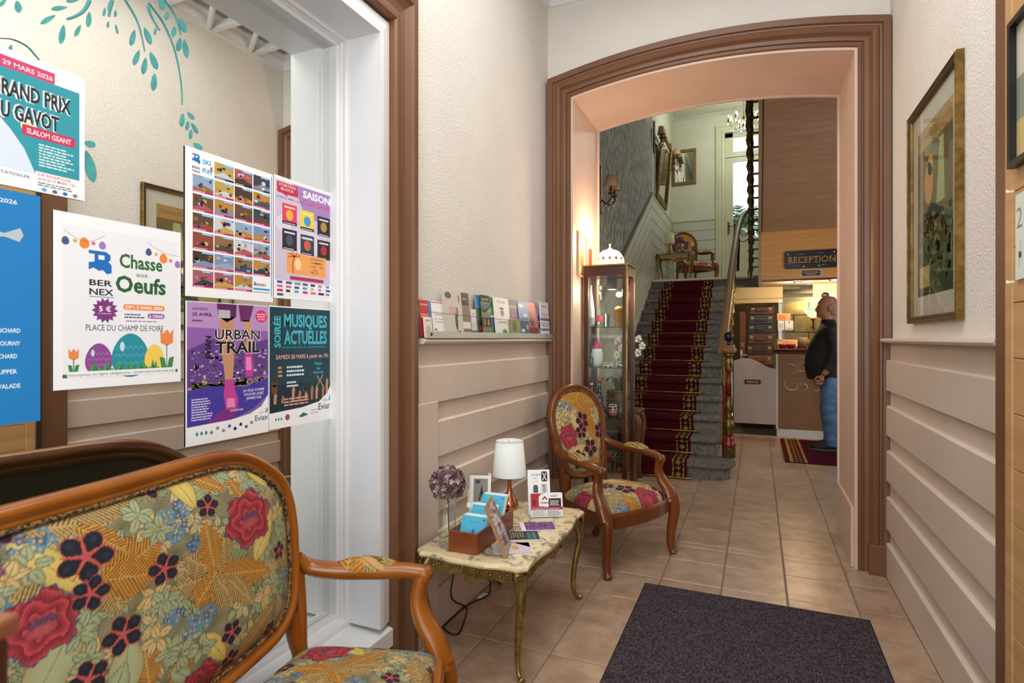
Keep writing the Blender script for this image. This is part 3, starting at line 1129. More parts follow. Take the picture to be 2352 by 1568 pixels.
for i, (cx, cy) in enumerate(((830, 560), (790, 500), (900, 590), (860, 1000), (930, 1040), (1640, 940), (1590, 1010), (440, 1140), (380, 1230), (470, 1380), (430, 1400), (1350, 215), (1480, 225), (960, 1340), (1040, 1370), (880, 1270),
                              (60, 820), (1170, 1330), (1700, 480), (1720, 570), (1500, 290), (-80, 900), (-200, 1000))):
    _m('sprig', cx, cy, 80 + i, ('cream', 'cream2') if i % 3 == 0 else ('sage', 'sage2'))
for (cx, cy, r) in ((1490, 515, 185), (130, 1180, 150), (1195, 1570, 130), (-420, 760, 180)):
    _m('peony', cx, cy, r * _K * 0.98)
for i, (cx, cy, r) in enumerate(((430, 755, 165), (930, 830, 120), (450, 985, 115), (660, 1240, 132), (1225, 440, 100), (1690, 300, 65), (1705, 720, 90), (1370, 1230, 100), (1390, 1410, 85), (1665, 1215, 75), (430, 1525, 120),
                                 (915, 320, 95), (1640, 205, 45), (-60, 560, 130), (-300, 1250, 130))):
    _m('bloom', cx, cy, r * _K * 0.66, i * 0.7 + 0.3)


# motifs of the armchair cloth: back (across, height) and seat (across, depth + 5)
CH_C, CH_R = np.array([-0.78, 3.28, 0.0]), radians(62.8)
CH_EX, CH_EY = np.array([cos(CH_R), sin(CH_R), 0]), np.array([-sin(CH_R), cos(CH_R), 0])


def on_chair(cx, cy, seat=False):
    d = ray(1230 + cx / 3.135, 860 + cy / 3.135)
    o = np.array([0, 0, CAM_H])
    if seat:
        p = o + d * ((0.352 - CAM_H) / d[2])
        return float(np.dot(p - CH_C, CH_EX)), float(np.dot(p - CH_C, CH_EY)) + 5
    L_ = tan(radians(12))
    q = CH_C + CH_EY * 0.2 + np.array([0, 0, 0.4])
    n = np.cross(CH_EX, np.array([0, 0, 1]) + L_ * CH_EY)
    p = o + d * (np.dot(q - o, n) / np.dot(d, n))
    return float(np.dot(p - CH_C, CH_EX)), float(p[2])


MOT_B, MOT_S = [], []
_f2 = random.Random(8)
for lst, zz0, zz1 in ((MOT_B, .40, .97), (MOT_S, 4.74, 5.22)):
    for _i in range(16):
        lst.append(('frond', _f2.uniform(-.26, .26), _f2.uniform(zz0, zz1), _f2.uniform(0, 6.3), _f2.uniform(.09, .14), .035, _f2.choice(('tan', 'sage', 'cream')), 'sage2', 0.007))
    for _i in range(60):
        lst.append(('sprig', _f2.uniform(-.28, .28), _f2.uniform(zz0, zz1), 900 + _i, (('sage', 'olive'), ('cream', 'brown'), ('cream', 'cream2'))[_i % 3], 5, 0.019, 0.030))


def _c(lst, kind, cx, cy, *a):
    s, z = on_chair(cx, cy, lst is MOT_S)
    lst.append((kind, s, z) + a)


def _cf(lst, x0, y0, x1, y1, w):
    a, b = on_chair(x0, y0, lst is MOT_S), on_chair(x1, y1, lst is MOT_S)
    lst.append(('frond', a[0], a[1], atan2(b[1] - a[1], b[0] - a[0]), math.hypot(b[0] - a[0], b[1] - a[1]), w, 'orange', 'orange2', 0.009))


for q in ((265, 195, 150, 170, .05), (275, 195, 420, 180, .055), (270, 205, 340, 270, .05), (265, 190, 300, 110, .05), (345, 395, 445, 320, .055), (345, 395, 430, 470, .055), (290, 280, 400, 310, .05), (340, 390, 340, 300, .045), (150, 330, 200, 370, .03), (420, 690, 390, 580, .04)):
    _cf(MOT_B, *q)
for (cx, cy, an, L, w) in ((258, 340, -65, .07, .026), (265, 545, 20, .085, .035), (335, 620, 82, .075, .032), (200, 250, 60, .05, .02)):
    _c(MOT_B, 'leaf', cx, cy, radians(an), L, w, 'cream', 'cream2')
for i, (cx, cy) in enumerate(((200, 230), (165, 215), (455, 540), (468, 590))):
    _c(MOT_B, 'florets', cx, cy, .03, 70 + i)
for i, (cx, cy) in enumerate(((170, 285), (420, 265), (400, 300), (345, 460), (440, 490), (455, 620), (160, 320))):
    _c(MOT_B, 'sprig', cx, cy, 30 + i, ('cream', 'brown'), 5, 0.022, 0.032)
_c(MOT_B, 'peony', 215, 440, .072)
for i, (cx, cy, r) in enumerate(((305, 325, .052), (300, 402, .044), (437, 400, .052), (365, 517, .052), (288, 605, .055))):
    _c(MOT_B, 'bloom', cx, cy, r, i * .9)
for q in ((430, 990, 400, 920, .06), (720, 960, 660, 930, .06), (720, 960, 760, 990, .05), (640, 770, 560, 760, .05), (640, 770, 720, 765, .05), (590, 800, 680, 850, .05)):
    _cf(MOT_S, *q)
for (cx, cy, an, L, w) in ((560, 845, -60, .09, .035), (370, 925, 70, .08, .035), (930, 930, 40, .06, .025)):
    _c(MOT_S, 'leaf', cx, cy, radians(an), L, w, 'cream', 'cream2')
for i, (cx, cy) in enumerate(((610, 965), (570, 985), (650, 960))):
    _c(MOT_S, 'florets', cx, cy, .035, 75 + i)
for (cx, cy, r) in ((810, 905, .085), (300, 915, .085)):
    _c(MOT_S, 'peony', cx, cy, r)
for i, (cx, cy, r) in enumerate(((490, 815, .045), (645, 895, .055), (515, 880, .04), (885, 860, .05), (340, 825, .045), (820, 820, .04))):
    _c(MOT_S, 'bloom', cx, cy, r, i * .8)


def paint_chair(S, Z, mots):
    fb = Fabric(S, Z, 'bg3', 'bg4')
    for mo in mots:
        getattr(fb, mo[0])(*mo[1:])
    return fb.C


def paint(S, Z):
    """colour of the cloth at (along, height); the printed repeat is 0.82 x 0.52 m"""
    fb = Fabric(S, Z)
    for mo in MOT:
        k, x, z = mo[:3]
        for ox in (-0.82, 0, 0.82):
            for oz in (-0.52, 0, 0.52):
                xx, zz = x + ox, z + oz
                if xx < S.min() - .25 or xx > S.max() + .25 or zz < Z.min() - .25 or zz > Z.max() + .25:
                    continue
                getattr(fb, k)(xx, zz, *mo[3:])
    return fb.C * 0.92


# ================================================================== carved seats
M_PIPE = mat('gimp_braid', '#8a6a3c', 0.8, c2='#2a2018', nscale=120, contrast=(0.45, 0.55))


def root_wood(root):
    return M_WOOD2 if root.name.startswith('armchair') else M_WOOD


def half_outline(pts):
    """right half from top to bottom -> closed smooth outline"""
    q = [(-x, z) for x, z in pts[1:-1]][::-1]
    return [tuple(p) for p in crom(list(pts) + q, 6, True)]


def back_parts(root, outline, y0, z0, lean, cush, res, fmap, fw=0.042, bulge=0.035):
    """frame sweep, padded front, padded rear, piping"""
    def P(x, z, off=0.0):
        return (x, y0 + (z - z0) * lean + off, z)
    nrm = Vector((0, -1, lean)).normalized()
    prof = [(0.0, -0.018), (0.0, 0.012), (-0.006, 0.022), (-0.016, 0.026), (-0.024, 0.022), (-0.029, 0.014), (-0.034, 0.018), (-fw, 0.010), (-fw, -0.018)]
    # outline runs clockwise seen from the front (top -> right -> bottom); side = tangent x nrm points outwards or inwards, test it
    p0, p1 = Vector(P(*outline[0])), Vector(P(*outline[1]))
    sd = (p1 - p0).cross(nrm)
    sg = 1 if sd.z > 0 else -1
    MB().sweep([P(x, z) for x, z in outline], nrm, [(a * sg, b) for a, b in prof], closed=True, smooth=True).build('back_frame', root_wood(root), root)
    ins = []
    n = len(outline)
    for i in range(n):
        t = np.array(outline[(i + 1) % n]) - np.array(outline[i - 1])
        t = t / np.hypot(*t)
        nn = np.array([-t[1], t[0]])
        c = np.array(outline[i])
        cen = np.array([0, (min(z for _, z in outline) + max(z for _, z in outline)) / 2])
        if np.dot(nn, cen - c) < 0 and abs(np.dot(nn, cen - c)) > 1e-6:
            nn = -nn
        ins.append(c + nn * (fw - 0.004))
    if sg:
        # signed-area test for a robust inward side
        ar = sum(outline[i][0] * outline[(i + 1) % n][1] - outline[(i + 1) % n][0] * outline[i][1] for i in range(n))
        ins = []
        for i in range(n):
            t = np.array(outline[(i + 1) % n]) - np.array(outline[i - 1])
            t = t / np.hypot(*t)
            nn = np.array([-t[1], t[0]]) * (1 if ar > 0 else -1)
            ins.append(np.array(outline[i]) + nn * (fw - 0.004))
    zs = np.array([p[1] for p in ins])
    z_lo, z_hi = zs.min() + 0.002, zs.max() - 0.002

    def xr(z):
        best = 0.0
        for i in range(n):
            (xa, za), (xb, zb) = ins[i], ins[(i + 1) % n]
            if (za - z) * (zb - z) <= 0 and za != zb:
                x = xa + (xb - xa) * (z - za) / (zb - za)
                best = max(best, x)
        return best
    W = max(p[0] for p in ins)
    nz, nx = int((z_hi - z_lo) / res), int(2 * W / res)
    zz = z_lo + (z_hi - z_lo) * (0.5 - 0.5 * np.cos(np.linspace(0.0, 1, nz) * pi)) * 0.35 + (z_hi - z_lo) * np.linspace(0, 1, nz) * 0.65
    R = np.array([max(0.01, xr(z)) for z in zz])
    e = np.linspace(-1, 1, nx)
    X = R[:, None] * e[None, :]
    Z = np.repeat(zz[:, None], nx, 1)
    v = (Z - z_lo) / (z_hi - z_lo) * 2 - 1
    B = bulge * (1 - np.abs(e[None, :]) ** 7) * (1 - np.abs(v) ** 6)
    Y = y0 + (Z - z0) * lean - 0.006 - B
    S_, Z_ = fmap(X, Z)
    grid_obj('back_cushion', X, Y, Z, paint(S_, Z_) if root.name.startswith('settee') else paint_chair(X, Z, MOT_B), M_FABRIC, root)
    MB().tube([P(p[0], p[1], -0.014) for p in ins], 0.0055, 6, closed=True).build('piping', M_PIPE, root)
    MB().add([P(p[0], p[1], 0.012) for p in ins], [tuple(range(n))]).build('back_panel', mat('rear_cloth', '#6e5c3c', 0.9), root)


def seat_parts(root, per, z0, z1, crown, res, fmap):
    """per: function v in 0..1 (back->front) -> (half width, y); grid of rows"""
    ys = np.linspace(0, 1, max(8, int(0.5 / res)))
    hw = np.array([per(v)[0] for v in ys])
    yy0 = np.array([per(v)[1] for v in ys])
    W = hw.max()
    e = np.linspace(-1, 1, int(2 * W / res))
    X = hw[:, None] * e[None, :]
    yb = yy0[0]
    bow = (1 - e[None, :] ** 2)
    t = ys[:, None]
    Y = yb + (yy0[:, None] - yb) * (1 + 0.0 * bow) - t ** 2 * seat_bow(root) * bow
    v = ys[:, None] * 2 - 1
    Z = z0 + (z1 - z0) * ((1 - np.abs(e[None, :]) ** 10) * (1 - np.abs(v) ** 12)) ** 0.5 + crown * (1 - np.abs(e[None, :]) ** 2.5) * (1 - np.abs(v) ** 2.5)
    S_, Z_ = fmap(X, Y)
    grid_obj('seat_cushion', X, Y, Z, paint(S_, Z_) if root.name.startswith('settee') else paint_chair(X, Y + 5, MOT_S), M_FABRIC, root)


def seat_bow(root):
    return root.get('bow_m', 0.06)


def rail_ring(root, hb, yb, hf, yf, bow, z0, z1):
    pts = []
    n = 14
    for i in range(n + 1):
        e = 1 - 2 * i / n
        pts.append((e * hf, yf - bow * (1 - e * e), 0))
    pts += [(-hb, yb, 0), (hb, yb, 0)]
    zc = (z0 + z1) / 2
    path = [(p[0], p[1], zc) for p in pts]
    hh = (z1 - z0) / 2
    prof = [(0.012, -hh), (0.012, hh * 0.6), (0.004, hh), (-0.022, hh), (-0.022, -hh)]
    MB().sweep(path, (0, 0, 1), [(-a, b) for a, b in prof][::-1], closed=True).build('seat_rail', root_wood(root), root, bev=0.004)


def arm_parts(root, sx, A, padr, fm):
    """A: dict of points for the right arm, mirrored by sx"""
    mir = lambda L: [(sx * x, y, z) for x, y, z in L]
    pth = crom(mir(A['arm']), 8)
    n = len(pth)
    K_ = A.get('k', 1.0)
    rad = [K_ * (0.017 + 0.006 * sin(pi * i / n)) for i in range(n)]
    b = MB().tube(pth, rad, 10, flat=(1.15, 0.9))
    ex, ey, ez = A['arm'][-1]
    b.M = Matrix.Translation((sx * ex, ey + 0.004, ez - 0.006)) @ Matrix.Rotation(pi / 2, 4, 'Y')
    b.lathe([(0, -0.026), (0.012, -0.026), (0.020, -0.022), (0.025, -0.018), (0.026, 0.018), (0.020, 0.022), (0.012, 0.026), (0, 0.026)], 18)
    arm = b.build('arm', root_wood(root), root)
    sp = crom(mir(A['post']), 8)
    m = len(sp)
    MB().tube(sp, [K_ * (0.019 + 0.016 * (i / m) ** 1.2) for i in range(m)], 10, flat=(0.85, 1.15)).build('arm_post', root_wood(root), root)
    # padded rest
    pp = crom(mir(A['pad']), 6)
    k = len(pp)
    uu = np.linspace(0, 1, 48)
    vv = np.linspace(0, pi, 22)
    idx = uu * (k - 1)
    i0 = np.minimum(idx.astype(int), k - 2)
    PP = np.array(pp)
    cen = PP[i0] + (PP[i0 + 1] - PP[i0]) * (idx - i0)[:, None]
    r = padr * np.sin(pi * np.clip(uu * 0.94 + 0.03, 0, 1)) ** 0.5
    X = cen[:, 0:1] + r[:, None] * np.cos(vv)[None, :] * 1.05
    Y = np.repeat(cen[:, 1:2], len(vv), 1)
    Z = cen[:, 2:3] + r[:, None] * np.sin(vv)[None, :] * 0.95
    grid_obj('arm_pad', X, Y, Z, paint(*fm(Y, vv[None, :] * padr + 0 * X)), M_FABRIC, root)


def leg_part(root, pts, r0, r1, name='leg'):
    p = crom(pts, 7)
    n = len(p)
    MB().tube(p, [r0 + (r1 - r0) * (i / (n - 1)) ** 0.8 + (0.006 if i > n - 4 else 0) for i in range(n)], 10).build(name, root_wood(root), root)


# ---- settee
settee = thing('settee', 'floral settee with honey wood frame under the posters', 'settee', tuple(S_ROOT), pi / 2 + PHI)
settee['bow_m'] = 0.11
SET_OUT = half_outline([(0, .963), (.12, .964), (.26, .964), (.36, .952), (.44, .918), (.52, .855), (.553, .79), (.558, .71), (.548, .64), (.532, .56), (.495, .48), (.42, .432), (.30, .418), (.14, .415), (0, .415)])
back_parts(settee, SET_OUT, 0.2, 0.40, LEAN, True, 0.0024, lambda X, Z: (X / STR, Z), 0.046, 0.04)
seat_parts(settee, lambda v: (0.565 + 0.055 * v, 0.20 - 0.38 * v), 0.315, 0.365, 0.05, 0.0033, lambda X, Y: (X - 0.22, 0.70 + Y))
rail_ring(settee, 0.57, 0.215, 0.63, -0.19, 0.11, 0.24, 0.32)
A_SET = dict(k=1.3, arm=[(.548, .232, .60), (.575, .205, .565), (.60, .13, .552), (.635, .03, .547), (.662, -.06, .545), (.676, -.12, .538)],
             post=[(.676, -.115, .53), (.668, -.105, .46), (.662, -.125, .40), (.655, -.165, .34), (.645, -.19, .27)],
             pad=[(.598, .145, .556), (.630, .05, .556), (.657, -.045, .550)])
for sx in (1, -1):
    arm_parts(settee, sx, A_SET, 0.036, lambda Y, V: (Y * .6 + 0.09, V * .9 + 0.66))
    leg_part(settee, [(sx * .645, -.19, .30), (sx * .652, -.208, .22), (sx * .642, -.19, .11), (sx * .65, -.21, .0)], 0.036, 0.016)
    leg_part(settee, [(sx * .50, .222, .46), (sx * .51, .21, .38), (sx * .53, .21, .30), (sx * .54, .235, .13), (sx * .555, .27, .0)], 0.026, 0.017, 'rear_leg')
    leg_part(settee, [(sx * .562, .242, .60), (sx * .545, .225, .54), (sx * .528, .21, .45), (sx * .52, .205, .36), (sx * .53, .205, .28)], 0.016, 0.024, 'back_post')
leg_part(settee, [(0, -.29, .30), (0, -.32, .22), (0, -.30, .11), (0, -.32, 0)], 0.034, 0.016)

# ---- armchair
AC_OUT = half_outline([(0, .967), (.075, .958), (.145, .928), (.20, .873), (.235, .79), (.236, .71), (.222, .63), (.200, .56), (.186, .51), (.165, .455), (.115, .418), (.05, .405), (0, .403)])


def make_armchair(loc, rotz, label, res, group=None):
    ch = thing('armchair', label, 'armchair', loc, rotz, group)
    ch['bow_m'] = 0.05
    back_parts(ch, AC_OUT, 0.2, 0.40, tan(radians(12)), True, res, lambda X, Z: (X * 0.62 + 0.343, .80 + (Z - .68) * .62), 0.042, 0.03)
    seat_parts(ch, lambda v: (0.19 + 0.085 * sin(pi * 0.5 * v) ** 0.8, 0.195 - 0.395 * v), 0.325, 0.372, 0.045, res * 1.2, lambda X, Y: (X * .62 + .175, .82 + (Y + .05) * .62))
    rail_ring(ch, 0.19, 0.21, 0.275, -0.20, 0.05, 0.25, 0.33)
    A_ = dict(k=1.22, arm=[(.212, .235, .62), (.228, .205, .595), (.243, .13, .578), (.262, .02, .572), (.272, -.09, .562), (.262, -.155, .548)],
              post=[(.264, -.15, .54), (.266, -.135, .48), (.278, -.15, .42), (.29, -.19, .36), (.288, -.215, .30)],
              pad=[(.245, .10, .588), (.260, .02, .588), (.268, -.06, .580)])
    for sx in (1, -1):
        arm_parts(ch, sx, A_, 0.031, lambda Y, V: (Y * .6 + 0.09, V * .9 + 0.66))
        leg_part(ch, [(sx * .286, -.21, .33), (sx * .293, -.228, .26), (sx * .283, -.215, .14), (sx * .281, -.212, .05), (sx * .288, -.226, .006)], 0.038, 0.019)
        leg_part(ch, [(sx * .155, .215, .45), (sx * .17, .205, .36), (sx * .175, .205, .28), (sx * .172, .235, .12), (sx * .17, .275, .006)], 0.026, 0.018, 'rear_leg')
        leg_part(ch, [(sx * .225, .245, .64), (sx * .20, .228, .56), (sx * .185, .215, .48), (sx * .178, .208, .38), (sx * .18, .205, .30)], 0.015, 0.020, 'back_post')
    return ch


make_armchair((-0.78, 3.28, 0), radians(62.8), 'floral armchair standing on the tiles beside the marble table', 0.003)

# ================================================================== mirror, painted garland, posters
mirror = thing('wall_mirror', 'huge mirror filling the white recessed frame behind the settee', 'mirror', (MX, 0.2, 1.28))
MB().box(-0.010, -1.38, -1.075, 0.0, 1.522, 1.088).build('mirror_glass', M_MIRROR, mirror)
M_TEAL = mat('teal_paint', '#3a8f90', 0.5, c2='#4fa5a2', nscale=30)


def on_mirror(cx, cy, k=0.34438):
    p = at(cx * k, cy * k, X=MX)
    return p[1] - 0.2, p[2] - 1.28


def leafm(cx, cy, L, ang, w):
    """painted leaf: centre, half length and half width in pixels of the enlarged photo, angle from vertical"""
    a = radians(ang)
    pts = []
    n = 9
    for i in range(n + 1):
        t = -1 + 2 * i / n
        pts.append((t, w * (1 - t * t) ** 0.7 * (1 - 0.25 * t)))
    full = pts + [(t, -ww) for t, ww in pts[-2:0:-1]]
    out = []
    for t, ww in full:
        dx, dy = t * L * sin(a) + ww * cos(a), -t * L * cos(a) + ww * sin(a)
        y, z = on_mirror(cx + dx, cy + dy)
        out.append((y, z))
    return MB().prism(out, 0.0, 0.0012, 'x').build('painted_leaf', M_TEAL, mirror)


for q in ((120, 45, 42, -15, 22), (395, 55, 55, 85, 16), (490, 0, 50, 80, 16), (320, 130, 58, 60, 18), (415, 230, 66, 8, 20), (518, 205, 44, 25, 15), (592, 130, 52, 3, 17), (696, 80, 30, 8, 9), (770, 90, 24, 0, 8),
          (885, 252, 56, 12, 18), (985, 240, 62, -22, 18), (910, 385, 55, 18, 18), (963, 440, 58, 8, 18), (1025, 405, 64, -22, 20), (1027, 548, 60, 3, 19), (1078, 25, 45, -20, 20), (1113, 105, 30, 5, 15), (1160, 210, 38, 5, 15),
          (1218, 170, 52, -25, 20), (1195, 295, 50, 8, 18), (1238, 325, 64, -10, 18), (1215, 800, 46, 5, 16), (1272, 772, 34, -42, 13), (1250, 838, 34, 6, 12), (1298, 855, 42, -30, 13), (1272, 895, 34, 2, 12), (1320, 975, 40, -55, 16),
          (600, 960, 40, -70, 22), (600, 1110, 110, -14, 34), (730, 30, 40, 14, 7), (1035, 210, 26, 10, 8), (720, 165, 22, 4, 7), (778, 195, 34, -14, 7), (20, 15, 40, 40, 14), (70, 320, 22, 10, 12)):
    leafm(*q)
for pl in ([(835, 0), (905, 120), (940, 220), (965, 345)], [(990, 20), (1080, 140), (1150, 290), (1190, 440), (1210, 580), (1215, 700)], [(1095, 0), (1160, 90), (1195, 190), (1205, 235)], [(600, 0), (560, 70), (500, 110), (445, 128)],
           [(0, 255), (90, 265), (180, 310), (240, 375), (262, 400)], [(750, 0), (735, 60), (725, 110)], [(985, 40), (1010, 110), (1065, 205)]):
    c = crom([np.array(p + (0,)) for p in pl], 6)
    v = [(0.0006, *on_mirror(p[0], p[1])) for p in c]
    n = len(v)
    MB().tube(v, [0.0042 - 0.0018 * i / n for i in range(n)], 6, flat=(1, 0.2)).build('painted_stem', M_TEAL, mirror)

PX = MX + 0.0035
_pr = random.Random(21)


def poster(name, label, px0, px1, yt, yb, draw, paper='#f2f3f4', curl=None, right=None):
    """sheet on the mirror: horizontal photo limits px0..px1, rows yt/yb at the px0 side"""
    A0, A1 = at(px0, yt, X=PX), at(px0, yb, X=PX)
    B0 = at(px1, yt, X=PX)
    w, h = B0[1] - A0[1], A0[2] - A1[2]
    if right:                       # rows read at the right edge, full width known
        A0, A1, B0 = at(px1, yt, X=PX), at(px1, yb, X=PX), at(px1, yt, X=PX)
        w, h = right, A0[2] - A1[2]
        A0 = A0 - np.array([0, right, 0])
    P = Print(w, h, paper)
    draw(P, w, h)
    o = P.build(name, None, None, sheet_matrix((PX, A0[1], A1[2]), (0, 1, 0), (0, 0, 1)), bend=curl)
    tag(o, label, 'poster', 'sheets taped to the mirror')
    return o


def logo_b(P, x, y, s, c='#1d6fc0'):
    """blocky B mark with a mountain cut"""
    P.poly([(x, y + .45 * s), (x + .25 * s, y + .5 * s), (x + .25 * s, y + .85 * s), (x, y + .85 * s), (x, y + s), (x + .75 * s, y + s), (x + .95 * s, y + .85 * s), (x + .95 * s, y + .65 * s), (x + .85 * s, y + .55 * s), (x + s, y + .4 * s), (x + s, y + .05 * s),
            (x + .8 * s, y - .03 * s), (x + .6 * s, y + .15 * s), (x + .45 * s, y + .1 * s), (x + .2 * s, y + .22 * s), (x, y + .12 * s)], c)
    P.up().poly([(x + .42 * s, y + .62 * s), (x + .68 * s, y + .62 * s), (x + .68 * s, y + .82 * s), (x + .42 * s, y + .82 * s)], '#f2f3f4')


def egg(P, cx, cy, rx, ry, c, st=None):
    P.poly([(cx + rx * cos(t) * (1 - 0.16 * sin(t)), cy + ry * sin(t)) for t in [2 * pi * i / 28 for i in range(28)]], c)
    if st:
        P.up()
        for yy, k in ((-.35, .86), (.0, .96), (.35, .82)):
            n = 10
            P.line([(cx - rx * k * .9 + 2 * rx * k * .9 * i / n, cy + ry * yy + (ry * .07 if i % 2 else -ry * .07)) for i in range(n + 1)], ry * .035, st)
        P.up().ell(cx - rx * .45, cy + ry * .4, rx * .12, ry * .22, '#bfe6ee')


def d_chasse(P, w, h):
    W = lambda a: a * w
    H = lambda a: a * h
    P.rect(W(.06), H(.07), W(.97), H(.93), '#eaedf3').up()
    for (xs, ys) in ((.07, .90), (.70, .90)):
        P.line([(W(xs + .29 * i / 6), H(ys - .05 * sin(pi * i / 6) * (1 if xs < .5 else .4) - (0.06 * i / 6 if xs > .5 else 0.0))) for i in range(7)], .0008, '#555560')
        for i, (c, kk) in enumerate((('#3f5c86', 1), ('#eaa13c', .7), ('#ea8a3c', 1.35), ('#e0567c', .6), ('#a078c0', 1))):
            if kk < .8:
                P.poly([(W(xs + .01 + .065 * i) + W(.022) * (1 if j % 2 == 0 else .45) * sin(2 * pi * j / 10), H(ys - .055 - (.014 * i if xs > .5 else 0)) + W(.022) * (1 if j % 2 == 0 else .45) * cos(2 * pi * j / 10)) for j in range(10)], c)
            else:
                egg(P, W(xs + .01 + .065 * i), H(ys - .06 - (.014 * i if xs > .5 else 0)), W(.026) * kk, H(.024) * kk, c)
    P.up()
    logo_b(P, W(.24), H(.675), W(.17))
    P.up().text('BER', W(.245), H(.60), H(.035), '#20252f', W(.17), 'l', .02).text('NEX', W(.245), H(.545), H(.038), '#20252f', W(.18), 'l', .02)
    P.rect(W(.245), H(.532), W(.43), H(.536), '#1d6fc0')
    P.text('Chasse', W(.65), H(.725), H(.085), '#2f6a3a', W(.36), 'c', .025).text('aux', W(.655), H(.675), H(.03), '#4c9a58', W(.10), 'c', .01).text('Oeufs', W(.65), H(.575), H(.10), '#2a5f33', W(.42), 'c', .03)
    cx, cy = W(.36), H(.455)
    P.poly([(cx + W(.10) * (1 if i % 2 == 0 else .74) * cos(2 * pi * i / 28), cy + W(.10) * (1 if i % 2 == 0 else .74) * sin(2 * pi * i / 28)) for i in range(28)], '#7d3a80')
    P.rr(W(.50), H(.465), W(.85), H(.50), H(.017), '#ee8f4d').rr(W(.70), H(.415), W(.85), H(.448), H(.016), '#9a5fae').up()
    P.text('5 €', cx, H(.45), H(.03), '#ffffff', W(.09), 'c', .02).greek(cx - W(.05), H(.435), cx + W(.06), H(.443), '#e6d0ea', 1, _pr)
    P.text('DIM. 5 AVRIL 2026', W(.675), H(.473), H(.019), '#ffffff', W(.31), 'c', .015).text('à 10h00', W(.775), H(.422), H(.018), '#ffffff', W(.12), 'c', .015)
    P.greek(W(.51), H(.415), W(.69), H(.45), '#5a5f72', 2, _pr).greek(W(.52), H(.393), W(.82), H(.405), '#9a5fae', 1, _pr)
    P.text('PLACE DU CHAMP DE FOIRE', W(.53), H(.335), H(.037), '#3c424f', W(.62), 'c', .0)
    egg(P, W(.315), H(.165), W(.10), H(.095), '#8e4a96', '#b07ab6')
    egg(P, W(.56), H(.185), W(.15), H(.135), '#2b8fa3', '#58b0c0')
    egg(P, W(.76), H(.165), W(.085), H(.085), '#f0d05a')
    P.up()
    for (x, y, s) in ((.135, .20, .6), (.87, .30, 1.0)):
        P.poly([(W(x - .055 * s), H(y - .04 * s)), (W(x - .06 * s), H(y + .05 * s)), (W(x - .03 * s), H(y + .02 * s)), (W(x), H(y + .05 * s)), (W(x + .03 * s), H(y + .02 * s)), (W(x + .06 * s), H(y + .05 * s)), (W(x + .055 * s), H(y - .04 * s)), (W(x), H(y - .06 * s))], '#e98a50')
        P.line([(W(x), H(y - .05 * s)), (W(x), H(.09))], .0022, '#3f8a4c')
        for d in (-1, 1):
            P.poly([(W(x), H(.085)), (W(x + d * .02 * s), H(.16 * (.6 + .4 * s))), (W(x + d * .065 * s), H(.17 * (.55 + .45 * s))), (W(x + d * .05 * s), H(.10))], '#3f8a4c')
    P.up()
    for i in range(22):
        x = .24 + .56 * i / 22
        P.poly([(W(x), H(.085)), (W(x + .02), H(.135 + .03 * sin(i * 1.7))), (W(x + .045), H(.085))], '#3c8a4e' if i % 2 else '#4b9c58')
    P.rect(W(.06), H(.065), W(.97), H(.085), '#2f7a4a').up().rr(W(.09), H(.062), W(.95), H(.098), H(.012), '#eef1f3').up()
    P.text('Inscription en ligne obligatoire : www.mairie-bernex.net', W(.52), H(.072), H(.016), '#3a4150', W(.84), 'c', .0)


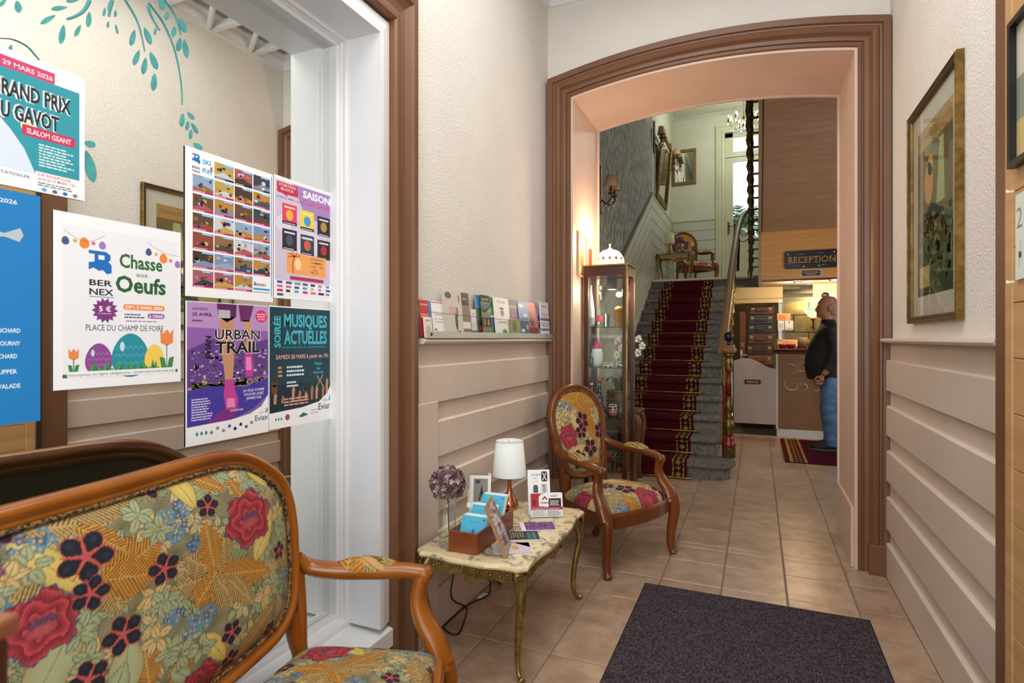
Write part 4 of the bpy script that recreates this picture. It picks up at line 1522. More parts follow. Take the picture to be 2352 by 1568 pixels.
def d_ski(P, w, h):
    W = lambda a: a * w
    H = lambda a: a * h
    logo_b(P, W(.07), H(.905), W(.08))
    P.text('BER', W(.07), H(.865), H(.016), '#202631', W(.08), 'l', .02).text('NEX', W(.07), H(.84), H(.016), '#202631', W(.08), 'l', .02)
    P.text('SKI', W(.175), H(.915), H(.03), '#1aa0dc', W(.085), 'l', .035).text('FUN', W(.175), H(.855), H(.03), '#1aa0dc', W(.095), 'l', .035)
    P.poly([(W(.25), H(.90)), (W(.28), H(.912)), (W(.272), H(.89)), (W(.29), H(.885)), (W(.26), H(.875))], '#e0246a')
    P.greek(W(.07), H(.82), W(.30), H(.828), '#c05a80', 1, _pr)
    x0, cw, gx, y0, chh, gy = .075, .212, .012, .075, .115, .014
    cols = ['#3b5070', '#b88a3e', '#7c90b4', '#8e4a3a', '#4a3526', '#bfa250', '#3a3f4a', '#8e6844', '#8fa6c4', '#a85a64', '#2f3a5c', '#6a4a30', '#c8ccd4', '#5c4438', '#b8863c', '#34506c']
    for r in range(7):
        for c in range(4):
            if r == 0 and c == 0:
                continue
            X0, X1 = W(x0 + c * (cw + gx)), W(x0 + c * (cw + gx) + cw)
            Y1 = H(.955 - r * (chh + gy))
            Y0_ = Y1 - H(chh)
            if r == 6 and c == 3:
                logo_b(P, X0, Y0_ + H(.05), H(.028), '#1d6fc0')
                P.text('ERNEX', X0 + H(.032), Y0_ + H(.052), H(.018), '#202631', W(.12), 'l', .02)
                P.rect(X0, Y0_ + H(.02), X1, Y0_ + H(.034), '#1aa0dc').greek(X0, Y0_ + H(.0), X1, Y0_ + H(.012), '#888888', 1, _pr)
                continue
            a, b_ = _pr.choice(cols), _pr.choice(cols)
            P.lv = 0
            P.rect(X0, Y0_, X1, Y1, a)
            P.lv = 1
            P.poly([(X0, Y0_), (X1, Y0_), (X1, Y0_ + H(.03) * _pr.uniform(.6, 1.7)), (X0 + (X1 - X0) * .5, Y0_ + H(.055)), (X0, Y0_ + H(.03) * _pr.uniform(.5, 1.5))], b_)
            P.lv = 2
            for _ in range(5):
                P.ell(_pr.uniform(X0 + W(.03), X1 - W(.03)), _pr.uniform(Y0_ + H(.022), Y1 - H(.025)), W(_pr.uniform(.012, .03)), H(_pr.uniform(.006, .016)), _pr.choice(cols + ['#e8d8c8', '#d8b088', '#1c1c22']), 8)
            P.lv = 3
            P.rect(X0, Y0_, X1, Y0_ + H(.014), '#c01a52' if r else '#1c2230')
            P.rect(X0 + (X1 - X0) * .42, Y1 - H(.013), X1, Y1, '#2a9ade')
            P.lv = 4
            P.greek(X0 + W(.01), Y0_ + H(.004), X0 + (X1 - X0) * .7, Y0_ + H(.010), '#f0e0e6', 1, _pr, .8)
            P.greek(X0 + (X1 - X0) * .46, Y1 - H(.010), X1 - W(.005), Y1 - H(.004), '#e8f4fc', 1, _pr, .8)
    P.lv = 5
    P.rect(W(.975), H(.04), W(.985), H(.98), '#3f8ed0')


def d_saison(P, w, h):
    W = lambda a: a * w
    H = lambda a: a * h
    P.rect(W(.02), H(.03), W(.99), H(.97), '#cfc2d8').up()
    P.poly([(W(.3), H(.97)), (W(.99), H(.97)), (W(.99), H(.62)), (W(.8), H(.7)), (W(.5), H(.72))], '#a583c0').ell(W(.15), H(.62), W(.12), H(.07), '#ded6e4').ell(W(.5), H(.5), W(.3), H(.12), '#d9d0e0').up()
    P.poly([(W(.05), H(.955)), (W(.37), H(.955)), (W(.38), H(.865)), (W(.20), H(.865)), (W(.22), H(.845)), (W(.14), H(.865)), (W(.05), H(.87))], '#c02a48').up()
    P.text('STARTING', W(.21), H(.925), H(.022), '#ffffff', W(.26), 'c', .0).text('BLOCK', W(.21), H(.893), H(.022), '#ffffff', W(.2), 'c', .0)
    P.text('SAISON', W(.70), H(.885), H(.06), '#ffffff', W(.48), 'c', .03).text('Culturelle', W(.72), H(.825), H(.048), '#d0447e', W(.52), 'c', .005, .0)
    P.text('LA PROG · MARS - AVRIL', W(.25), H(.825), H(.015), '#4a3a58', W(.42), 'c', .012)
    cs = (('#e03a6a', '#f2b03c'), ('#f2d040', '#3a9ad8'), ('#1c1c20', '#b8893c'), ('#23242e', '#4a5266'), ('#2a3a50', '#d0583c'), ('#241418', '#a83030'))
    for i, (a, b_) in enumerate(cs):
        X0, Y1 = W(.13 + .29 * (i % 3)), H(.79 - .21 * (i // 3) - .015 * (i % 3))
        P.rect(X0, Y1 - H(.17), X0 + W(.23), Y1, a)
    P.up()
    for i, (a, b_) in enumerate(cs):
        X0, Y1 = W(.13 + .29 * (i % 3)), H(.79 - .21 * (i // 3) - .015 * (i % 3))
        P.ell(X0 + W(.115), Y1 - H(.09), W(.06), H(.045), b_, 10).rect(X0, Y1 - H(.17), X0 + W(.23), Y1 - H(.145), '#17171c').rect(X0 + W(.03), Y1 - H(.035), X0 + W(.2), Y1 - H(.02), '#f0e0a0' if i < 2 else '#d8d8e0')
    P.up()
    for i in range(6):
        X0, Y1 = W(.13 + .29 * (i % 3)), H(.79 - .21 * (i // 3) - .015 * (i % 3))
        P.greek(X0 + W(.02), Y1 - H(.163), X0 + W(.21), Y1 - H(.152), '#f0f0f0', 1, _pr)
    P.text('Helene Sielo', W(.535), H(.525), H(.018), '#f0e8e0', W(.2), 'c', .01)
    P.rect(W(.20), H(.215), W(.86), H(.39), '#f0a45a').up()
    P.ell(W(.38), H(.30), W(.05), H(.05), '#f8d8a0').line([(W(.30), H(.22)), (W(.29), H(.30)), (W(.32), H(.36))], .004, '#8a4a2c')
    for a in (20, 60, 110, 150, 190):
        P.line([(W(.32), H(.36)), (W(.32) + .03 * cos(radians(a)), H(.36) + .018 * sin(radians(a)))], .004, '#b0602c')
    P.text('STARTING', W(.70), H(.355), H(.018), '#5a3320', W(.22), 'c', .01).text('SUMMER', W(.70), H(.325), H(.018), '#5a3320', W(.2), 'c', .01).text('11.07 - 18H', W(.70), H(.292), H(.018), '#7a3a20', W(.24), 'c', .01)
    P.text('LIVE', W(.66), H(.262), H(.014), '#3a2a20', W(.1), 'c', .01).text('MUSIC', W(.67), H(.24), H(.014), '#3a2a20', W(.13), 'c', .01)
    P.rr(W(.25), H(.165), W(.82), H(.195), H(.01), '#b02a50').rect(W(.02), H(.03), W(.99), H(.15), '#f0eef2').up()
    for i in range(22):
        P.rr(W(.05 + .135 * (i % 7)), H(.125 - .034 * (i // 7)), W(.05 + .135 * (i % 7) + _pr.uniform(.05, .11)), H(.125 - .034 * (i // 7)) + H(.02), .001, _pr.choice(['#2a5a9a', '#c03040', '#20242c', '#888890', '#3a9ad0', '#d8b040', '#d06aa0']), 2)


def city_logo(P, x, y, s):
    P.text('ville', x, y + .75 * s, .28 * s, '#8a949c', None, 'c').text('Evian', x, y, .62 * s, '#1d4a6e', None, 'c', .012)
    P.poly([(x + .5 * s, y + .75 * s), (x + .7 * s, y + 1.35 * s), (x + .8 * s, y + .8 * s)], '#38a4c8').poly([(x + .8 * s, y + .8 * s), (x + .78 * s, y + 1.35 * s), (x + 1.0 * s, y + 1.1 * s)], '#e08a3c')


def d_urban(P, w, h):
    W = lambda a: a * w
    H = lambda a: a * h
    P.rect(W(.015), H(.13), W(.995), H(.995), '#8f5fae').up()
    P.poly([(W(.015), H(.995)), (W(.995), H(.995)), (W(.995), H(.80)), (W(.015), H(.82))], '#b890c8')
    P.poly([(W(.015), H(.66)), (W(.3), H(.74)), (W(.6), H(.66)), (W(.995), H(.74)), (W(.995), H(.45)), (W(.015), H(.40))], '#5f3f86').up()
    for i in range(170):
        x, y = _pr.uniform(.03, .94), _pr.uniform(.43, .66)
        P.rect(W(x), H(y), W(x + _pr.uniform(.015, .045)), H(y + _pr.uniform(.008, .02)), _pr.choice(['#d8c0e0', '#3c2a5c', '#8a6aa8', '#b89ac8', '#4a3468', '#cbb2d6', '#6a4a8c']))
    P.up()
    for i in range(90):
        P.rect(W(_pr.uniform(.03, .95)), H(_pr.uniform(.385, .43)), W(_pr.uniform(.03, .95)) * 0 + W(_pr.uniform(.03, .95)), H(.39), '#4a4a2c') if i < 1 else P.ell(W(_pr.uniform(.03, .97)), H(_pr.uniform(.385, .44)), W(.018), H(.009), _pr.choice(['#b0a84c', '#5a5a30', '#8a8440', '#3a3a24']), 7)
    P.up().poly([(W(.015), H(.13)), (W(.015), H(.38)), (W(.3), H(.40)), (W(.7), H(.375)), (W(.995), H(.43)), (W(.995), H(.30)), (W(.8), H(.2)), (W(.55), H(.145))], '#43399c')
    P.up().poly([(W(.20), H(.13)), (W(.45), H(.24)), (W(.62), H(.24)), (W(.55), H(.145))], '#7c2f86').up()
    # runner's legs
    P.poly([(W(.34), H(.995)), (W(.58), H(.995)), (W(.57), H(.90)), (W(.46), H(.86)), (W(.36), H(.90))], '#5a2456').poly([(W(.60), H(.995)), (W(.80), H(.995)), (W(.74), H(.87)), (W(.63), H(.87))], '#6a2a60')
    P.poly([(W(.38), H(.90)), (W(.55), H(.90)), (W(.53), H(.72)), (W(.55), H(.60)), (W(.53), H(.42)), (W(.44), H(.42)), (W(.42), H(.55)), (W(.38), H(.70))], '#c4906a')
    P.poly([(W(.66), H(.88)), (W(.76), H(.88)), (W(.79), H(.72)), (W(.76), H(.62)), (W(.69), H(.62)), (W(.70), H(.74))], '#c89a72').up()
    P.poly([(W(.44), H(.44)), (W(.53), H(.44)), (W(.56), H(.36)), (W(.60), H(.28)), (W(.57), H(.21)), (W(.45), H(.22)), (W(.42), H(.33))], '#c43f98').poly([(W(.69), H(.65)), (W(.77), H(.65)), (W(.80), H(.52)), (W(.78), H(.45)), (W(.70), H(.45)), (W(.67), H(.54))], '#c43f98').up()
    P.poly([(W(.46), H(.30)), (W(.55), H(.30)), (W(.56), H(.23)), (W(.46), H(.235))], '#e58ac4').poly([(W(.70), H(.60)), (W(.76), H(.60)), (W(.77), H(.50)), (W(.70), H(.50))], '#e58ac4').rect(W(.36), H(.89), W(.50), H(.95), '#b8b4be').up()
    P.text('EVIAN', W(.275), H(.60), H(.045), '#141016', H(.16), 'l', .03, pi / 2)
    for dx, c in ((.0025, '#f4f0f6'), (0, '#141016')):
        P.text('URBAN', W(.60) + dx * .3, H(.735) - dx * .3, H(.075), c, W(.56) + dx, 'c', .05 if dx else .015).text('TRAIL', W(.60) + dx * .3, H(.635) - dx * .3, H(.085), c, W(.56) + dx, 'c', .05 if dx else .03).up()
    P.text('SAMEDI', W(.07), H(.94), H(.02), '#5a2a6a', W(.17), 'l').text('25 AVRIL', W(.07), H(.90), H(.022), '#33143f', W(.22), 'l', .02).greek(W(.07), H(.86), W(.22), H(.885), '#6a3a7a', 1, _pr)
    P.ell(W(.90), H(.915), W(.08), H(.048), '#dd2a6a').up().text('NOUVEAU', W(.9), H(.925), H(.012), '#ffffff', W(.12), 'c', .01).text('FORMAT', W(.9), H(.905), H(.012), '#ffffff', W(.11), 'c', .01).text('30 KM', W(.9), H(.885), H(.012), '#ffffff', W(.09), 'c', .01)
    P.text('LA VILLE COMME', W(.80), H(.335), H(.020), '#f0eaf8', W(.28), 'c', .012).text('VOUS NE L\u2019AVEZ', W(.80), H(.305), H(.020), '#f0eaf8', W(.26), 'c', .012).text('JAMAIS VUE', W(.80), H(.275), H(.020), '#f0eaf8', W(.2), 'c', .012)
    P.greek(W(.06), H(.17), W(.30), H(.33), '#d8d0f0', 9, _pr)
    P.text('INSCRIPTIONS', W(.58), H(.20), H(.014), '#f0eaf8', W(.16), 'c', .01)
    P.poly([(W(.0), 0), (w, 0), (w, H(.30)), (W(.90), H(.21)), (W(.75), H(.165)), (W(.5), H(.14)), (W(.0), H(.13))], '#f4f4f6').up()
    for i in range(3):
        P.ell(W(.12 + .05 * i), H(.075), W(.014), H(.014), '#2a8a8a', 10)
    for i in range(8):
        P.ell(W(.28 + .07 * i), H(.07 + .025 * (i % 2)), W(.02), H(.013), _pr.choice(['#b03040', '#20242c', '#888890', '#2a6a9a']), 10)
    city_logo(P, W(.90), H(.10), W(.10))


def d_music(P, w, h):
    W = lambda a: a * w
    H = lambda a: a * h
    P.rect(W(.01), H(.13), W(.985), H(.99), '#123c48').up()
    P.poly([(W(.01), H(.13)), (W(.985), H(.13)), (W(.985), H(.35)), (W(.01), H(.35))], '#0f2a36').up()
    P.text('SOIRÉE', W(.165), H(.66), H(.065), '#3fb4c8', H(.26), 'l', .03, pi / 2)
    P.text('MUSIQUES', W(.57), H(.835), H(.105), '#3fb4c8', W(.70), 'c', .03).text('ACTUELLES', W(.57), H(.69), H(.115), '#3fb4c8', W(.70), 'c', .03)
    P.text('proposée par le conservatoire', W(.55), H(.655), H(.017), '#3fb4c8', W(.72), 'c', .0)
    P.text('SAMEDI 28 MARS à partir de 19h', W(.52), H(.565), H(.036), '#e8a8a0', W(.84), 'c', .012)
    P.greek(W(.26), H(.42), W(.58), H(.52), '#d8e8ec', 3, _pr).greek(W(.13), H(.42), W(.20), H(.52), '#e89a6a', 3, _pr).greek(W(.26), H(.33), W(.44), H(.39), '#d8e8ec', 2, _pr)
    P.text('Palais', W(.77), H(.50), H(.03), '#3fb4c8', W(.12), 'c', .01).text('des', W(.77), H(.46), H(.025), '#3fb4c8', W(.06), 'c', .01).text('festivités', W(.77), H(.425), H(.025), '#3fb4c8', W(.18), 'c', .01)
    for i, (x, t) in enumerate(((.09, .30), (.20, .27), (.36, .34), (.46, .30), (.56, .28), (.66, .33), (.74, .32), (.85, .32), (.92, .38))):
        P.poly([(W(x - .02), H(.20)), (W(x + .015), H(.20)), (W(x + .02), H(t - .06)), (W(x + .028), H(t - .03)), (W(x), H(t)), (W(x - .022), H(t - .04))], '#a87450' if i % 2 else '#c48e64')
    P.up().ell(W(.08), H(.32), W(.045), H(.04), '#6a4430').ell(W(.08), H(.37), W(.035), H(.03), '#6a4430').line([(W(.08), H(.38)), (W(.085), H(.46))], .004, '#5a3a2a').line([(W(.54), H(.29)), (W(.62), H(.52))], .004, '#2c2c34').ell(W(.53), H(.30), W(.03), H(.03), '#3a3f4c')
    P.line([(W(.73), H(.30)), (W(.85), H(.41))], .003, '#d8b088').line([(W(.86), H(.30)), (W(.74), H(.41))], .003, '#d8b088').ell(W(.92), H(.45), W(.02), H(.018), '#30323a')
    P.greek(W(.22), H(.175), W(.72), H(.25), '#e0a090', 3, _pr)
    P.poly([(0, 0), (w, 0), (w, H(.33)), (W(.92), H(.24)), (W(.78), H(.175)), (W(.5), H(.145)), (0, H(.13))], '#f4f4f6').up()
    for i in range(3):
        P.ell(W(.10 + .04 * i), H(.075), W(.012), H(.013), '#2a8a8a', 10)
    P.ell(W(.27), H(.08), W(.035), H(.026), '#8a5a60', 14).poly([(W(.44), H(.07)), (W(.52), H(.10)), (W(.60), H(.075)), (W(.5), H(.06))], '#1d6a7a').text('HAUTE', W(.70), H(.10), H(.014), '#c03060', W(.12), 'c', .01).text('SAVOIE', W(.70), H(.075), H(.014), '#c03060', W(.12), 'c', .01)
    city_logo(P, W(.88), H(.10), W(.13))


def d_prix(P, w, h):
    W = lambda a: (a) * w
    H = lambda a: a * h
    P.rect(0, H(.13), W(.945), H(.86), '#2d98a8').up()
    P.rect(0, H(.86), W(.70), H(.945), '#d0406e').up().text('DIMANCHE 29 MARS 2026', W(.68), H(.882), H(.034), '#f4e6ec', W(.85), 'r', .015)
    P.poly([(0, H(.13)), (0, H(.55)), (W(.12), H(.56)), (W(.30), H(.42)), (W(.42), H(.30)), (W(.52), H(.13))], '#d6e2f2').poly([(0, H(.40)), (W(.08), H(.5)), (W(.05), H(.56)), (0, H(.57))], '#8fb4de').up()
    P.ell(W(.46), H(.475), W(.075), H(.05), '#ece6a0').ell(W(.06), H(.37), W(.02), H(.03), '#b83a56', 8).up()
    for t, y in (('GRAND PRIX', .665), ('DU GAVOT', .50)):
        for dx, c in ((.004, '#e8ecf0'), (0, '#22262c')):
            P.text(t, W(.86 if y > .6 else .74), H(y), H(.115), c, W(.73 if y > .6 else .61) + dx, 'r', .07 if dx else .03).up()
    P.rr(W(.40), H(.405), W(.90), H(.485), .004, '#c8355f').up().text('SLALOM GEANT', W(.65), H(.425), H(.04), '#f6e4ea', W(.42), 'c', .02)
    P.greek(W(.55), H(.20), W(.90), H(.38), '#d4ecf0', 8, _pr).rect(W(.52), H(.02), w, H(.155), '#eef1f4').up()
    P.text('SUR INSCRIPTIONS,', W(.70), H(.125), H(.02), '#c8355f', W(.32), 'c', .01).text('Jusqu\u2019au 27 MARS · 12h', W(.72), H(.095), H(.02), '#c8355f', W(.36), 'c', .01).greek(W(.54), H(.05), W(.93), H(.085), '#6a7280', 2, _pr)
    P.text('BERNEXSTATION.FR', W(.24), H(.085), H(.022), '#6f7886', W(.46), 'c', .01)
    for i in range(4):
        P.ell(W(.60 + .1 * i), H(.025), W(.025), H(.014), ['#5aa0d8', '#5a6478', '#2a70b8', '#7a8090'][i], 10)


def d_blue(P, w, h):
    W = lambda a: a * w
    H = lambda a: a * h
    P.text('9 2026', W(.855), H(.945), H(.018), '#e6f2fb', W(.145), 'r', .015)
    P.poly([(W(.3), H(.81)), (W(.55), H(.835)), (W(.78), H(.815)), (W(.875), H(.845)), (W(.895), H(.815)), (W(.87), H(.785)), (W(.78), H(.80)), (W(.55), H(.775)), (W(.3), H(.785))], '#b9c3c9').up()
    for i in range(10):
        P.line([(W(.42 + .03 * i), H(.785)), (W(.44 + .03 * i), H(.825))], .0012, '#7d8b95')
    P.poly([(W(.5), H(.83)), (W(.6), H(.875)), (W(.64), H(.83))], '#9db0bb')
    for i, t in enumerate(('BLANCHARD', 'FOURNY', 'RICHARD', 'KUPPER', 'VALADE')):
        P.text(t, W(.875 if i not in (2, 3) else .855), H((.392, .337, .282, .216, .154)[i]), H(.019), '#dff0fb', W(.19 if i in (0,) else .135), 'r', .02)


poster('poster', 'ski race poster with teal background and a snowy slope', 0, 194.5, 180, 462, d_prix, '#eef1f6', right=0.21)
poster('poster', 'plain blue poster with a silver fish and a list of names', 0, 92.5, 451, 966, d_blue, '#1f7fc4', right=0.30)
poster('poster', 'white easter egg hunt poster with three painted eggs', 122, 415, 481, 897, d_chasse, '#f0f3f7')
poster('poster', 'white sheet with a grid of small ski event photographs', 425, 627, 333, 679, d_ski, '#f2f4f8')
poster('poster', 'lilac cultural season poster with six small show pictures', 628.5, 765, 399, 683.5, d_saison, '#f3f2f6')
poster('poster', 'purple urban trail poster with a runner in pink shoes', 426, 616.5, 690, 1027, d_urban, '#f3f3f6')
poster('poster', 'dark teal concert poster with raised hands and instruments', 617.5, 761, 701, 988, d_music, '#f2f3f6')

# ================================================================== marble table and what stands on it
TX, TY, TZ = -0.995, 2.285, 0.428
M_MARBLE = mat('cream_marble', '#d8c18c', 0.16, c2='#d8c18c', nscale=4)
_n = M_MARBLE.node_tree
for nd in list(_n.nodes):
    if nd.type in ('TEX_NOISE', 'VALTORGB'):
        _n.nodes.remove(nd)
_tc = [n for n in _n.nodes if n.type == 'TEX_COORD'][0]
_a = _n.nodes.new('ShaderNodeTexNoise'); _a.inputs['Scale'].default_value = 16; _a.inputs['Detail'].default_value = 7; _a.inputs['Distortion'].default_value = 1.3
_r = _n.nodes.new('ShaderNodeValToRGB')
for p_, c_ in ((0.0, '#5f6158'), (0.40, '#928d78'), (0.455, '#cdbd98'), (0.54, '#e6d4aa'), (1.0, '#e2c992')):
    e_ = _r.color_ramp.elements.new(p_) if p_ not in (0.0, 1.0) else _r.color_ramp.elements[0 if p_ == 0.0 else -1]
    e_.color = (*lin(c_), 1)
_n.links.new(_tc.outputs['Object'], _a.inputs['Vector']); _n.links.new(_a.outputs['Fac'], _r.inputs['Fac']); _n.links.new(_r.outputs['Color'], _n.nodes['Principled BSDF'].inputs['Base Color'])


def make_table(loc, label, rotz=0.0, hx=0.235, hy=0.395, mt=None):
    t = thing('side_table', label, 'table', loc, rotz)
    out = []
    n = 16
    def edge(a, b, amp, k):
        a, b = np.array(a), np.array(b)
        d = (b - a) / np.hypot(*(b - a))
        nn = np.array([d[1], -d[0]])
        return [tuple(a + (b - a) * i / n + nn * amp * (sin(pi * i / n) ** 2 * 0.9 - 0.35 * abs(sin(3 * pi * i / n)))) for i in range(n)]
    c = 0.03
    P4 = [(-hx, -hy), (hx, -hy), (hx, hy), (-hx, hy)]
    for i in range(4):
        a, b = np.array(P4[i]), np.array(P4[(i + 1) % 4])
        d = (b - a) / np.hypot(*(b - a))
        out += edge(a + d * c, b - d * c, 0.022, 3) + [tuple(b - d * c)]
    sc = lambda k: [(x * k, y * k) for x, y in out]
    b_ = MB()
    rings = [(0.965, -0.022), (0.99, -0.020), (1.0, -0.012), (0.995, -0.004), (0.975, 0.0)]
    m = len(out)
    v = [(x, y, TZ + z) for k, z in rings for x, y in sc(k)]
    f = [(j * m + i, j * m + (i + 1) % m, (j + 1) * m + (i + 1) % m, (j + 1) * m + i) for j in range(len(rings) - 1) for i in range(m)]
    f += [tuple(range(m))[::-1], tuple(range((len(rings) - 1) * m, len(rings) * m))]
    b_.add(v, f)
    b_.build('table_top', mt or M_MARBLE, t)
    lx, ly = hx - 0.03, hy - 0.03
    br = M_BRASS_OLD
    for sx in (-1, 1):
        for sy in (-1, 1):
            p = crom([(sx * (lx - .03), sy * (ly - .03), .405), (sx * (lx - .005), sy * (ly - .005), .36), (sx * (lx + .005), sy * (ly + .005), .29), (sx * (lx - .012), sy * (ly - .012), .18), (sx * (lx - .02), sy * (ly - .02), .07),
                      (sx * (lx - .008), sy * (ly - .008), .02), (sx * (lx + .012), sy * (ly + .012), .012)], 6)
            k = len(p)
            rr = [0.030 - 0.021 * min(1, (i / (k * 0.75)) ** 0.7) for i in range(k)]
            rr[-4:] = [0.011, 0.013, 0.014, 0.010]
            lg = MB().tube(p, rr, 10).build('leg', br, t)
            # shell on the knee
            sh = MB()
            for j in range(5):
                a = (j - 2) * 0.22
                ox, oy = sx * (lx + 0.012), sy * (ly + 0.012)
                tx, ty = -sx * sin(a + 0) * 0.03, sy * sin(a) * 0.03
                sh.tube([(ox + tx * 1.2 * 0.7, oy + ty * 1.2 * 0.7, .395), (ox + tx * .8, oy + ty * .8, .36), (ox + tx * .25, oy + ty * .25, .315)], [.007, .006, .003], 6)
            sh.build('shell', br, lg)
    def apron(a, b, n=26):
        a, b = np.array(a), np.array(b)
        d = b - a
        L = np.hypot(*d)
        d = d / L
        nn = np.array([d[1], -d[0]])
        top, bot = [], []
        for i in range(n + 1):
            s_ = i / n
            low = 0.040 + 0.012 * abs(sin(5 * pi * s_)) + 0.030 * math.exp(-((s_ - .5) / .09) ** 2)
            top.append((s_ * L, 0.0))
            bot.append((s_ * L, -low))
        ap = MB()
        th = 0.006
        def pt(s_, z, o):
            q = a + d * s_ + nn * o
            return (q[0], q[1], .406 + z)
        for i in range(n):
            q = [top[i], top[i + 1], bot[i + 1], bot[i]]
            ap.add([pt(*p, th) for p in q] + [pt(*p, -th) for p in q], [(0, 1, 2, 3), (7, 6, 5, 4), (2, 6, 7, 3), (0, 4, 5, 1)])
        rn = random.Random(5)
        for i in range(26):
            s_ = (i + .5) / 26
            z = -0.018 - 0.012 * sin(i * 2.1) - (0.02 * math.exp(-((s_ - .5) / .09) ** 2))
            ap.sphere(pt(s_ * L, z, th), rn.uniform(.005, .009), 7, 5, (1, 1, .8))
        ap.build('apron', br, t)
    apron((-lx + .03, -ly), (lx - .03, -ly))
    apron((lx, -ly + .03), (lx, ly - .03), 40)
    apron((lx - .03, ly), (-lx + .03, ly))
    apron((-lx, ly - .03), (-lx, -ly + .03), 40)
    return t


M_BRASS_OLD = mat('old_brass', '#b0965a', 0.38, 0.85, c2='#75602f', nscale=40, contrast=(0.3, 0.7))
make_table((TX, TY, 0), 'low table with cream veined marble top on curved brass legs')

# lamp
def make_lamp(loc, label, k=1.0, shade='#eef0f0'):
    t = thing('table_lamp', label, 'lamp', loc)
    MB().lathe([(0, 0), (.040, 0), (.0435, .004), (.0435, .012), (.040, .03), (.028, .05), (.016, .072), (.0105, .10), (.0095, .14), (.010, .175), (0, .175)], 28).build('base', M_COPPER, t)
    sh = mat('lamp_shade_' + shade[1:], shade, 0.9, sss=0.2)
    MB().lathe([(.083, .160), (.0665, .327), (.0645, .327), (.081, .160), (.083, .160)], 32).build('shade', sh, t)
    b_ = MB().lathe([(.0655, .3245), (.068, .327), (.0655, .3295)], 28)
    for a in (0, 2.09, 4.19):
        b_.tube([(0, 0, .322), (.065 * cos(a), .065 * sin(a), .326)], .0012, 5)
    b_.tube([(0, 0, .17), (0, 0, .322)], .004, 6)
    b_.build('shade_ring', mat('ring_white', '#d8d8d4', 0.4), t)
    if k != 1.0:
        t.scale = (k, k, k)
    return t


make_lamp((-1.107, 2.55, TZ), 'copper table lamp with white shade on the marble table')

# glass vase with dried hydrangea
vz = thing('glass_vase', 'tall clear glass cylinder vase holding the dried flower', 'vase', (-1.129, 1.985, TZ))
MB().lathe([(0.0, 0.001), (.033, .001), (.034, .004), (.034, .205), (.0325, .205), (.0325, .012), (0, .012)], 24).build('vase_glass', M_GLASS, vz)
hy = thing('dried_hydrangea', 'round dried mauve hydrangea head on a thin dark stem', 'flower', (-1.129, 1.985, TZ + .013))
MB().tube([(.004, .01, .0), (.0, .006, .08), (.002, .0, .16), (0, 0, .20)], .0022, 6).build('stem', mat('dry_stem', '#2c2420', 0.8), hy)
fl = MB()
cols = []
rn = random.Random(9)
PAL = [lin(c) for c in ('#7d4f62', '#94707c', '#5f4050', '#b3a490', '#948a74', '#70565c', '#c0b4a4')]
for i in range(330):
    z = 1 - 2 * (i + .5) / 330
    a = i * 2.39996
    q = sqrt(1 - z * z)
    R = .066 * rn.uniform(.86, 1.06)
    c_ = Vector((q * cos(a), q * sin(a), z))
    if z < -0.75:
        continue
    p0 = c_ * R + Vector((0, 0, .235))
    u = c_.orthogonal().normalized()
    u.rotate(Matrix.Rotation(rn.uniform(0, 6.28), 3, c_))
    w_ = c_.cross(u)
    cc = rn.choice(PAL)
    for d in (u, w_, -u, -w_):
        e = d.cross(c_)
        r = .0105 * rn.uniform(.8, 1.2)
        lift = rn.uniform(-.002, .006)
        vs = [p0, p0 + d * r * .6 + e * r * .55 + c_ * lift, p0 + d * r * 1.15 + c_ * lift * 1.6, p0 + d * r * .6 - e * r * .55 + c_ * lift]
        fl.add(vs, [(0, 1, 2, 3)])
        k_ = rn.uniform(.75, 1.15)
        cols += [tuple(x * .6 for x in cc)] + [tuple(x * k_ for x in cc)] * 3
fl.colors = cols
hb = fl.build('flower_head', mat('petals', attr=True, rough=0.9), hy, autofix=False)
hb['kind'] = 'stuff'
MB().sphere((0, 0, .235), .052, 14, 9).build('flower_core', mat('flower_core', '#4a3440', 0.9), hy)

# wooden box of blue cards
bx = thing('wooden_box', 'open wooden box holding light blue cards', 'box', (-1.038, 2.115, TZ))
b_ = MB()
hx_, hy_, hz_ = .0625, .175, .082
th = .008
for q in ((-hx_, -hy_, 0, hx_, -hy_ + th, hz_), (-hx_, hy_ - th, 0, hx_, hy_, hz_), (-hx_, -hy_ + th, 0, -hx_ + th, hy_ - th, hz_), (hx_ - th, -hy_ + th, 0, hx_, hy_ - th, hz_), (-hx_ + th, -hy_ + th, 0, hx_ - th, hy_ - th, .006)):
    b_.box(*q)
b_.build('box_body', mat('box_wood', '#7a3a15', 0.35, c2='#8f4a1e', nscale=6, stretch=(1, .3, 3), coat=0.2), bx, bev=0.0025)
MB().box(-hx_ + th, .035, .006, hx_ - th, .042, .075).build('divider', mat('box_wood'), bx)
MB().box(-hx_ + th + .001, .10, .060, hx_ - th - .001, hy_ - th - .001, .066).build('tray', M_BRASS_OLD, bx)


def card_print(P, w, h):
    P.text('Tourisme', w / 2, h * .80, h * .035, '#205070', w * .4, 'c')
    P.poly([(w * .42, 0), (w * .42, h * .32), (w * .55, h * .62), (w * .66, h * .32), (w * .66, 0)], '#3a5fae').poly([(w * .40, 0), (w * .40, h * .28), (w * .68, h * .28), (w * .68, 0)], '#c8ccd8').up().ell(w * .9, h * .9, w * .03, w * .03, '#203050')


